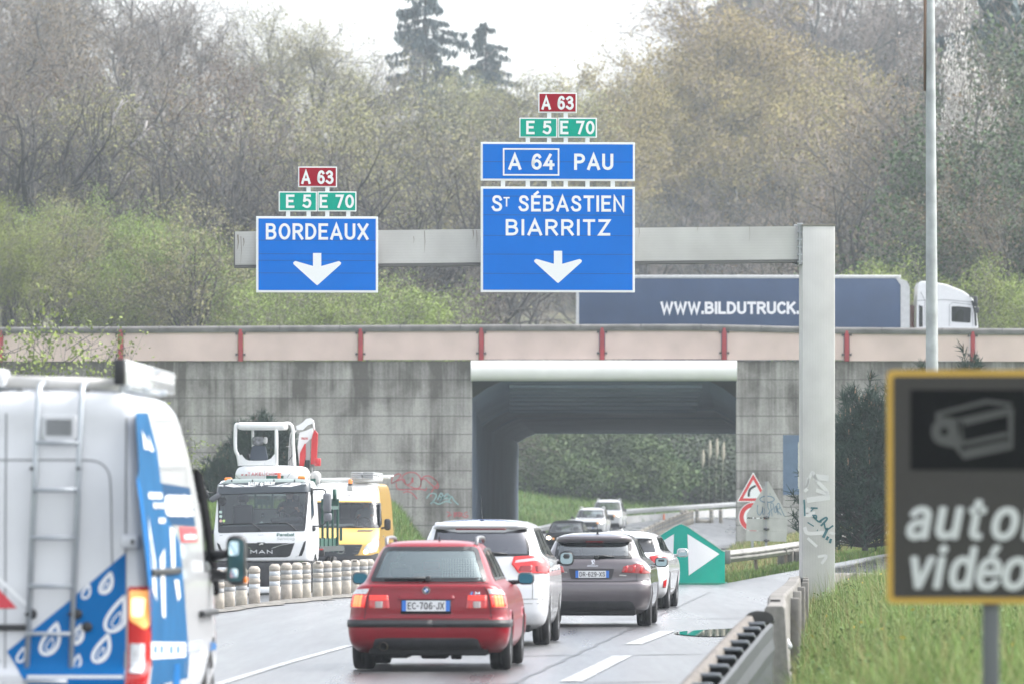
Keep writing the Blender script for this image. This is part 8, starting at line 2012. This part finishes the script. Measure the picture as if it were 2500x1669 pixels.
def tree(kind, dx, dy, D, wide=1.0, row="on the slope"):
    x = PX(dx, D); z0 = gz(x, D) - .3; Ht = PZ(dy, D) - z0; i = rnd.randint(0, 2) if kind in ("bare", "bud", "gold", "pink", "limb") else rnd.randint(0, 1)
    key = f"{kind}_{i}"; s_ = Ht / 16.0; lab = f"{DESC[kind]} {row}, {zone(dx)}"
    n = SEEN_L.get(lab, 0); SEEN_L[lab] = n + 1
    if n: lab = f"{DESC[kind]} {row}, {WORDS[min(n, 4)]}, {zone(dx)}"
    nm = {"limb": "bare_tree", "bare": "bare_tree", "rust": "budding_tree", "bud": "budding_tree", "gold": "budding_tree", "pink": "bare_tree", "fresh": "young_tree", "blossom": "blossom_tree", "ivy": "ivy_tree"}[kind]
    return plant(nm, key, proto(key), lab, "tree", (x, D, z0), (s_ * wide * rnd.uniform(.9, 1.15), s_ * wide, s_), rnd.uniform(0, 6.28), "trees on the wooded hillside")
SKYX = [-200, 300, 480, 560, 640, 700, 760, 820, 900, 960, 1060, 1160, 1260, 1340, 1420, 1480, 1530, 1580, 1700, 2500]
SKYY = [-200, -170, -60, -10, -15, 10, 60, 92, 112, 112, 145, 155, 145, 130, 122, 95, 30, -60, -190, -220]
def skyl(dx): return float(np.interp(dx, SKYX, SKYY))
# back row along the skyline
for k, dx in enumerate(range(-80, 1600, 92)):
    kind = "bare" if dx < 500 else ("bud" if dx < 1350 else "gold")
    if k % 3 == 1 and dx < 900: kind = "bare"
    tree(kind, dx + rnd.uniform(-20, 20), skyl(dx) + rnd.uniform(-8, 14), 545 + rnd.uniform(-15, 25), 1.1, "on the skyline")
for k, dx in enumerate(range(1560, 2420, 105)):
    tree("pink" if k % 2 else "bare", dx, skyl(dx) - rnd.uniform(0, 30), 610 + rnd.uniform(-10, 25), 1.1, "on the far skyline")
# second row
for k, dx in enumerate(range(-60, 1130, 96)):
    kind = ("rust", "bare", "bare")[k % 3] if dx < 560 else ("bud", "bare", "bud")[k % 3]
    tree(kind, dx + rnd.uniform(-25, 25), skyl(dx) + 105 + rnd.uniform(-30, 40), 455 + rnd.uniform(-15, 15), 1.1, "halfway up the hill")
# third row, big bare trees on the left
for k, dx in enumerate(range(-70, 1010, 108)):
    top = np.interp(dx, [-100, 150, 400, 600, 800, 1000], [30, 70, 190, 250, 320, 380]) + rnd.uniform(-40, 40)
    tree(("rust", "bare", "bare", "bud")[k % 4] if dx < 420 else ("bare", "bud")[k % 2], dx + rnd.uniform(-25, 25), top, 365 + rnd.uniform(-12, 12), 1.05, "low on the hill")
for k, (dx, dy, D) in enumerate(((60, 150, 344), (150, 190, 350), (235, 120, 346), (330, 215, 342), (400, 190, 348), (470, 250, 340), (540, 205, 350), (600, 300, 342), (690, 255, 346), (770, 330, 340), (850, 300, 350), (920, 390, 344), (985, 330, 350), (1045, 400, 346))):
    tree("limb", dx, dy, D, 1.15, "in front")
for k, (dx, dy, D) in enumerate(((1090, 330, 530), (1500, 420, 516), (1590, 380, 524), (1690, 440, 518), (1780, 400, 522), (1860, 460, 516), (1940, 400, 520), (1180, 380, 528), (1730, 250, 552), (1640, 180, 556))):
    tree("limb", dx, dy, D, 1.2, "in front")
# centre and right, seen over the underpass
for k, dx in enumerate(range(1120, 1560, 80)):
    tree(("bud", "pink", "bud")[k % 3], dx + rnd.uniform(-15, 15), skyl(dx) + 60 + rnd.uniform(-10, 50), 590 - 2 * (k % 3) * 6, 1.1, "high on the hill")
for k, dx in enumerate(range(1060, 1980, 84)):
    tree(("pink", "pink", "bud")[k % 3], dx + rnd.uniform(-20, 20), 360 + rnd.uniform(-70, 60), 545 + rnd.uniform(-6, 10), 1.15, "midway up the right slope")
for k, dx in enumerate(range(1150, 1960, 100)):
    tree(("pink", "bare")[k % 2], dx + rnd.uniform(-20, 20), 520 + rnd.uniform(-30, 30), 520 + rnd.uniform(-4, 6), 1.3, "low on the right slope")
for dx, dy, D in ((1545, 120, 575), (1640, 10, 580), (1735, 20, 575), (1690, 130, 560), (1820, 70, 570), (1800, 190, 556), (1900, 130, 566), (1950, 230, 556), (2020, 270, 552), (1590, 240, 552), (1870, 300, 548)):
    tree("gold", dx, dy, D, 1.25, "with a broad crown")
# right-hand woods
for dx, dy, D, kd in ((2010, 330, 352, "bare"), (2090, 260, 340, "limb"), (2110, 440, 322, "ivy"), (2180, 120, 350, "rust"), (2260, 180, 335, "ivy"), (2340, 100, 345, "bare"), (2400, 220, 330, "ivy"), (2160, 330, 330, "rust"), (2240, 380, 322, "ivy"), (2330, 330, 322, "rust"), (1985, 500, 345, "pink"), (2060, 560, 322, "rust"), (2300, 20, 370, "ivy"), (2190, -20, 385, "pink"), (2090, 60, 400, "bare"), (2040, 110, 420, "pink"), (2390, -60, 390, "ivy"), (2225, -50, 352, "blossom")):
    tree(kd, dx, dy, D, 1.1 if kd != "blossom" else .28, "in the right-hand wood")
for k, (dx, dy, D) in enumerate(((2105, 545, 312), (2190, 590, 308), (2270, 560, 310), (2350, 600, 306), (2000, 620, 318))):
    tree("fresh", dx, dy, D, 1.2, "before the right-hand wood")
# fresh green young trees behind the parapet on the left
for k, (dx, dy) in enumerate(((-30, 470), (40, 430), (110, 385), (170, 415), (215, 470), (20, 540), (90, 520), (250, 520), (310, 500), (360, 530), (410, 490), (470, 500), (530, 505), (590, 520), (150, 560), (640, 560), (700, 590), (760, 600), (820, 560), (880, 565), (930, 600), (345, 590), (480, 600), (560, 610), (850, 640))):
    tree("fresh" if k % 4 != 2 else "bud", dx, dy + rnd.uniform(-60, 45), 306 + (k % 5) * 4, 1.1, "behind the parapet")
for k, (dx, dy) in enumerate(((985, 600), (1030, 560), (1065, 620), (700, 560), (960, 640))):
    tree("bare", dx, dy, 318 + k * 2, 1.1, "close behind the parapet")
# pale broken limbs hanging on the left
for (pts, lab) in (([(282, 228), (276, 245), (262, 262), (257, 282), (247, 292)], "pale broken limb high in the trees left of the A 63 plate, upper one"), ([(337, 278), (330, 305), (318, 322), (300, 340)], "pale forked broken limb below the upper broken one on the left"), ([(300, 388), (290, 405), (280, 418)], "short pale broken stub lowest of the pale limbs on the left")):
    D = 352; a = P(*pts[-1], D); t = thing("broken_branch", lab, "branch", a); o = MB(); q = [P(*p, D) - a for p in pts]; o.tube(q, [.05] + [.09] * (len(q) - 2) + [.13], 7, 0); o.tube([q[1], q[1] + Vector((.45, 0, .35))], [.05, .02], 5, 0); o.build("limb", mat("bleached_wood", (.45, .42, .40), .8, var=.15), t)

# conifers on the skyline
def conifer(seed, Hc, wid, dens=40):
    rs = np.random.RandomState(seed); big = [(0, 0, 0, 0, 0, Hc * .55, Hc * .018, Hc * .010), (0, 0, Hc * .55, 0, 0, Hc, Hc * .010, .02)]; small = []; pos = []; dr = []
    z = .12 * Hc
    while z < Hc * .985:
        t = z / Hc; n = 5 if t < .8 else 4; rad = wid * (1 - t) ** .75 * (1 if t > .2 else .8)
        for k in range(n):
            if rs.rand() < .28: continue
            az = rs.uniform(0, 6.28); L_ = rad * rs.uniform(.4, 1.2) + .2; d = np.array([math.cos(az), math.sin(az), 0]); p = np.array([0, 0, z]); m = 6
            for j in range(m):
                u0, u1 = j / m, (j + 1) / m; a = p + d * L_ * u0 + np.array([0, 0, -.30 * L_ * u0 ** 1.5 + .12 * L_ * u0 ** 3]); b = p + d * L_ * u1 + np.array([0, 0, -.30 * L_ * u1 ** 1.5 + .12 * L_ * u1 ** 3])
                small.append((*a, *b, .05 * (1 - u0) + .012, .05 * (1 - u1) + .012))
                if j >= 1:
                    for q in range(int(dens * L_ / wid) + 5):
                        s_ = rs.rand(); c = a + (b - a) * s_ + np.array([-d[1], d[0], 0]) * rs.normal() * .16 * L_ * (1.05 - u0); pos.append(c + np.array([0, 0, -abs(rs.normal()) * .22]))
        z += Hc * rs.uniform(.018, .034)
    lv = leaf_quads(np.array(pos), .50, rs, .34, (0, 0, -.6))
    tb = tubes(np.array(big), 7); sm = tubes(np.array(small), 3); V, Fq, mi = join([(*sm, 0), (*lv, 1)])
    return [("trunk", *tb, None, [BARKD]), ("crown", V, Fq, mi, [BARKD, NEED])]
for dx, dy, D, wd, lab, sd in ((975, -95, 600, .30, "tall dark conifer standing above the skyline at the centre", 3), (1115, 42, 615, .36, "smaller dark conifer right of the tall one on the skyline", 8), (1830, -120, 640, .40, "dark conifer at the top edge above the golden trees", 12), (2300, -110, 420, .42, "dark conifer at the top right corner behind the lamp post", 14), (1690, -160, 640, .30, "dark conifer hidden at the top edge left of the golden trees", 16)):
    x = PX(dx, D); z0 = gz(x, D); Hc = PZ(dy, D) - z0
    plant("conifer", f"conifer{sd}", conifer(sd, 20.0, 20 * wd * 1.25), lab, "tree", (x, D, z0), (Hc / 20,) * 3, rnd.uniform(0, 6))

# shrubs: leafy mounds
def shrub(seed, n=15000, leaf=.10, a=(2.4, 1.8, 2.6), m=(GRNM, FRESH), mix=.3):
    rs = np.random.RandomState(seed); segs = []; cl = []
    for k in range(46):
        az = rs.uniform(0, 6.28); r = math.sqrt(rs.rand()); h = rs.uniform(.25, 1.0) * (1 - .45 * r * r); c = np.array([a[0] * r * math.cos(az), a[1] * r * math.sin(az), 2 * a[2] * h * .5]); cl.append(c)
        p = np.array([c[0] * .25, c[1] * .25, 0]); mid = (p + c) / 2 + rs.normal(size=3) * .15; segs += [(*p, *mid, .04, .03), (*mid, *c, .03, .012)]
        for j in range(4):
            e = c + rs.normal(size=3) * .5; segs.append((*c, *e, .012, .006))
    cl = np.array(cl); ci = rs.randint(0, len(cl), n); rad = rs.uniform(.35, .75, len(cl))[ci]
    pp = cl[ci] + rs.normal(size=(n, 3)) * rad[:, None] * np.array([.62, .62, .5]); pp[:, 2] = np.abs(pp[:, 2])
    lv = leaf_quads(pp, leaf, rs); tone = (rs.rand(len(cl))[ci] < mix).astype(int)
    sm = tubes(np.array(segs), 4); V, Fq, mi = join([(*sm, 0), (*lv, 1)]); mi[len(sm[1]):] = 1 + tone
    return [("stem", *sm, None, [BARKD]), ("foliage", *lv, tone, [m[0], m[1]])]
SHK = {"light": shrub(21, mix=.55, m=(GRNM, fol("soft_green_leaves", (.095, .15, .05)))), "dark": shrub(22, mix=.2, m=(GRND, GRNM)), "mid": shrub(23, mix=.35, m=(GRNM, fol("soft_green_leaves", (.095, .15, .05))))}
sh = [(1205, 434, 2.0, "light"), (1255, 437, 2.1, "mid"), (1300, 446, 2.4, "light"), (1345, 440, 2.2, "mid"), (1395, 444, 2.6, "light"), (1440, 448, 2.3, "light"), (1490, 456, 2.3, "dark"), (1540, 460, 2.4, "dark"), (1590, 464, 2.2, "dark"), (1645, 468, 2.3, "dark"), (1700, 470, 2.2, "dark"), (1230, 456, 3.0, "dark"), (1320, 466, 3.2, "mid"), (1410, 472, 3.3, "dark"), (1500, 478, 3.3, "dark"), (1590, 484, 3.2, "mid"), (1670, 488, 3.2, "dark")]
shz = ["far left by the tunnel wall", "second from the tunnel wall", "left of the middle", "just left of centre", "at the centre", "just right of centre", "right of the centre", "over the far rail", "above the single bollards", "left of the pier edge", "against the pier edge", "in the back row at left", "in the back row left of centre", "in the back row at centre", "in the back row right of centre", "in the back row at right", "in the back row by the pier"]
for i, (dx, D, s_, k) in enumerate(sh):
    x = PX(dx, D); plant("shrub", "shrub" + k, SHK[k], f"{ {'light': 'pale green', 'dark': 'dark green', 'mid': 'mid green'}[k]} shrub framed by the underpass, {shz[i]}", "shrub", (x, D, gz(x, D) - .2), (s_ * rnd.uniform(.85, 1.1), s_ * .9, s_ * rnd.uniform(.85, 1.1) * .8), rnd.uniform(0, 6), "shrubs beyond the underpass")
for i, (dx, dy, D) in enumerate(((1626, 1008, 452), (1642, 1004, 453), (1657, 1012, 452), (1610, 1030, 450))):
    x = PX(dx, D); z0 = gz(x, D); hh = PZ(dy, D) - z0; t = thing("pampas_grass", "pale feathery pampas plume before the dark shrubs beyond the underpass", "grass plume", (x, D, z0), 0, "pampas plumes"); o = MB(); o.tube([(0, 0, 0), (.05, 0, hh * .8)], .012, 5, 0); o.tube([(.05, 0, hh * .72), (.06, 0, hh * .82), (.08, 0, hh * .93), (.12, 0, hh)], [.03, .14, .11, .02], 7, 0); o.build("plume", mat("pampas_cream", (.45, .41, .33), .9, var=.2), t)
# thin leafy shrub before the wall at the left edge
def sapling(seed, H=5.0):
    rs = np.random.RandomState(seed); segs = []; tips = []
    for k in range(9):
        p = np.array([rs.normal() * .3, rs.normal() * .2, 0]); d = np.array([rs.normal() * .25, rs.normal() * .15, 1.0])
        for i in range(7):
            d = d + rs.normal(size=3) * .10; d /= np.linalg.norm(d); q = p + d * H / 7; segs.append((*p, *q, .022 * (1 - i / 8), .022 * (1 - (i + 1) / 8)))
            for j in range(3):
                e = q + (rs.normal(size=3) * np.array([.55, .4, .3]) + np.array([0, 0, .35])); segs.append((*q, *e, .008, .004)); tips += [e, (e + q) / 2, e]
            p = q
    tp = np.repeat(np.array(tips), 2, 0); tp = tp + rs.normal(size=tp.shape) * .10
    lv = leaf_quads(tp, .095, rs); sm = tubes(np.array(segs), 4)
    return [("stem", *sm, None, [BARK]), ("foliage", *lv, None, [FRESH])]
for i, (dx, dy, D, lab) in enumerate(((40, 690, 226, "spindly fresh green sapling before the parapet at the far left"), (120, 735, 227, "second spindly green sapling before the parapet, above the van's roof"), (210, 790, 228, "low spindly sapling before the wall by the van's roof case"), (478, 1010, 228, "wispy green sapling before the wall between van and pine"))):
    x = PX(dx, D); z0 = gz(x, D); hh = PZ(dy, D) - z0; plant("sapling", f"sap{i % 2}", sapling(40 + i % 2), lab, "sapling", (x, D, z0), (1.25 if i < 3 else .5, 1, hh / 5.2), rnd.uniform(0, 6))
# pines: tufts of needles with pale candles
def pine(seed, n=520, a=(1.5, 1.3, 1.9), nl=.28):
    rs = np.random.RandomState(seed); segs = [(0, 0, 0, 0, 0, a[2] * 1.7, .09, .03)]; nd = []; cd = []
    for k in range(n):
        u = rs.normal(size=3); u /= np.linalg.norm(u); rr = rs.uniform(.45, 1.0) ** .6; az_ = math.atan2(u[1], u[0]); rr *= 1 + .20 * math.sin(3 * az_ + 5 * u[2] + seed) + .14 * math.sin(7 * az_ - 9 * u[2]); c = np.array([u[0] * a[0], u[1] * a[1], u[2] * a[2]]) * rr; c[:2] *= 1 / math.sqrt(1.001 - .8 * u[2] ** 2) if u[2] < 0 else 1.0; c[2] += a[2] * 1.05
        tp = c[2] / (2.1 * a[2]); c[0] *= 1.12 - .55 * tp ** 2; c[1] *= 1.12 - .55 * tp ** 2
        if c[2] < .15: continue
        if k % 3 == 0: segs.append((0, 0, max(.1, c[2] - .6), *c, .03, .012))
        ax = np.array([u[0] * .55, u[1] * .55, .85]); ax /= np.linalg.norm(ax)
        for j in range(26):
            v = ax * rs.uniform(.2, .9) + rs.normal(size=3) * .42; v /= np.linalg.norm(v); b = c + ax * rs.uniform(-.18, .22); e = b + v * nl * rs.uniform(.7, 1.2); nd.append((*b, *e, .015, .005))
        if rs.rand() < .30 and u[2] > -.1: cd.append((*(c + ax * .1), *(c + ax * .1 + np.array([0, 0, .20])), .024, .012))
    V, Fq, mi = join([(*tubes(np.array(nd), 3), 0), (*tubes(np.array(cd), 5), 1)])
    return [("trunk", *tubes(np.array(segs), 5), None, [BARKD]), ("foliage", V, Fq, mi, [NEEDL, CAND])]
PN = [pine(61, 760), pine(62, 860, (1.5, 1.3, 2.1))]
for i, (dx, dy, D, wd, lab) in enumerate(((600, 948, 226, 1.25, "pine bush before the concrete wall behind the truck's excavator"), (515, 1035, 224, .9, "lower pine bush left of the excavator before the wall"), (560, 1010, 228, .9, "small pine bush between its two neighbours behind the truck"), (1985, 902, 160, 1.0, "dark pine bush right of the gantry mast"), (2110, 846, 166, .85, "tall dark pine mostly hidden behind the surveillance sign"), (2230, 838, 166, .85, "dark pine fully behind the surveillance sign, tips showing above it"))):
    x = PX(dx, D); z0 = gz(x, D) + (.25 if D < 200 else 0); hh = PZ(dy, D) - z0; s_ = hh / (4.2 if i % 2 == 0 else 4.5); plant("pine_bush", f"pine{i % 2}", PN[i % 2], lab, "pine", (x, D, z0), (s_ * wd * 1.15, s_ * wd, s_), rnd.uniform(0, 6))

# ------------------------------------------------------------------ grass: blades in their thousands
GB1 = mat("grass_fresh", (.16, .25, .06), .6, spec=.2, var=.25, vscale=.8); GB2 = mat("grass_mid", (.10, .17, .045), .6, spec=.2, var=.25, vscale=.8); GB3 = mat("grass_straw", (.30, .25, .12), .8, spec=.2, var=.2, vscale=.8); GB4 = mat("grass_pale_seed", (.24, .27, .12), .7, spec=.2, var=.2)
def blades(label, pts, h, w, rs, mix=(.5, .35, .1, .05), lean=.35, mats=None, name="grass"):
    n = len(pts); x, y = pts[:, 0], pts[:, 1]; z = hgt(x, y) - .03; hh = h * rs.uniform(.45, 1.35, n); az = rs.uniform(0, 6.28, n); ln = lean * rs.uniform(.1, 1.3, n) * hh
    dx_, dy_ = np.cos(az) * ln, np.sin(az) * ln; a2 = rs.uniform(0, 6.28, n); wx, wy = np.cos(a2) * w, np.sin(a2) * w
    V = np.zeros((n, 8, 3))
    for k, (t, ww) in enumerate(((0, 1.0), (.4, .9), (.75, .6), (1.0, .12))):
        cx_, cy_, cz_ = x + dx_ * t * t, y + dy_ * t * t, z + hh * (t - .12 * t * t)
        V[:, 2 * k] = np.stack([cx_ - wx * ww / 2, cy_ - wy * ww / 2, cz_], -1); V[:, 2 * k + 1] = np.stack([cx_ + wx * ww / 2, cy_ + wy * ww / 2, cz_], -1)
    b = np.arange(n)[:, None] * 8; Fq = np.stack([b + np.array([[2 * k, 2 * k + 1, 2 * k + 3, 2 * k + 2]]) for k in range(3)], 1).reshape(-1, 4)
    mi = np.repeat(rs.choice(4, n, p=mix), 3)
    o = raw(name, V.reshape(-1, 3), Fq, mats or [GB1, GB2, GB3, GB4], mi, False); tag(o, label, None, None, "stuff"); return o
rs = np.random.RandomState(5)
def scatter(n, x0, x1, y0, y1, keep, clump=.5):
    x = rs.uniform(x0, x1, n); y = rs.uniform(y0, y1, n); k = keep(x, y)
    c = .5 + .5 * np.sin(x * 2.3 + 1.7 * np.sin(y * .9)) * np.sin(y * 1.7 + np.sin(x * 3.1)); k &= rs.rand(n) < (1 - clump + clump * c)
    return np.stack([x[k], y[k]], -1)
bank = lambda x, y: (x > barx(y) + .18) & (x < .0786 * y + 1.2)
blades("tall fresh green grass on the bank behind the concrete barrier", scatter(330000, 1.0, 12, 38, 134, bank), .34, .0055, rs, (.46, .26, .14, .14), .6)
blades("seed stalks standing above the bank grass", scatter(9000, 1.0, 12, 38, 134, bank), .68, .007, rs, (.25, .1, .25, .4), .25, name="grass_stalks")
blades("green grass on the mound against the wall left of the underpass", scatter(60000, -12, -2.2, 203, 234.5, lambda x, y: x < -2.4), .42, .02, rs, (.45, .45, .08, .02))
verge = lambda x, y: (x > np.interp(y, [160, 166, 185, 200, 218, 235], [5.6, 5.4, 5.8, 6.4, 7.2, 8.0])) & (x < 14)
blades("dry straw and green grass on the verge before the right pier", scatter(60000, 5, 14, 172, 234, verge), .32, .02, rs, (.18, .17, .5, .15))
blades("short green grass under the guardrail by the green marker", scatter(22000, 5.0, 10.5, 164.5, 173, lambda x, y: x > 5.1 + (173 - y) * .05), .20, .016, rs, (.5, .35, .12, .03))
slope = lambda x, y: (xrail(y) - x > .5) & (xrail(y) - x < 16)
blades("short green grass on the slope beyond the underpass", scatter(120000, -12, 26, 296, 480, slope, .3), .34, .045, rs, (.62, .30, .04, .04))
wp_ = scatter(3200, 1.0, 12, 40, 134, bank, .8); wq = leaf_quads(np.concatenate([np.repeat(wp_, 5, 0) + rs.normal(size=(len(wp_) * 5, 2)) * .07, (hgt(np.repeat(wp_[:, 0], 5), np.repeat(wp_[:, 1], 5)) + rs.uniform(.05, .34, len(wp_) * 5))[:, None]], 1), .05, rs, .6)
tag(raw("weeds", *wq, [WEED1, WEED2], (rs.rand(len(wq[1])) < .03).astype(int)), "broad leaved weeds and a few yellow flowers in the bank grass", None, None, "stuff")
weed = lambda x, y: np.abs(x - barx(y) - .1) < .22
blades("weeds along the foot of the far rail", scatter(9000, .5, 30, 296, 490, lambda x, y: np.abs(x - xrail(y) - .45) < .35), .28, .04, rs, (.3, .3, .35, .05), name="weeds")

# ------------------------------------------------------------------ the air
hz = MB(); hz.box((0, 352, 34), (330, 776, 72)); ho = hz.build("haze", bpy.data.materials.new("thin_rain_haze")); ho["kind"] = "stuff"; ho["label"] = "thin pale rain haze in the air"
hm = ho.data.materials[0]; hm.use_nodes = True; N = hm.node_tree.nodes; N.clear(); pv = N.new("ShaderNodeVolumePrincipled"); ou = N.new("ShaderNodeOutputMaterial"); hm.node_tree.links.new(pv.outputs[0], ou.inputs["Volume"])
pv.inputs["Color"].default_value = (.84, .92, 1.0, 1); pv.inputs["Density"].default_value = .00026; pv.inputs["Anisotropy"].default_value = .2
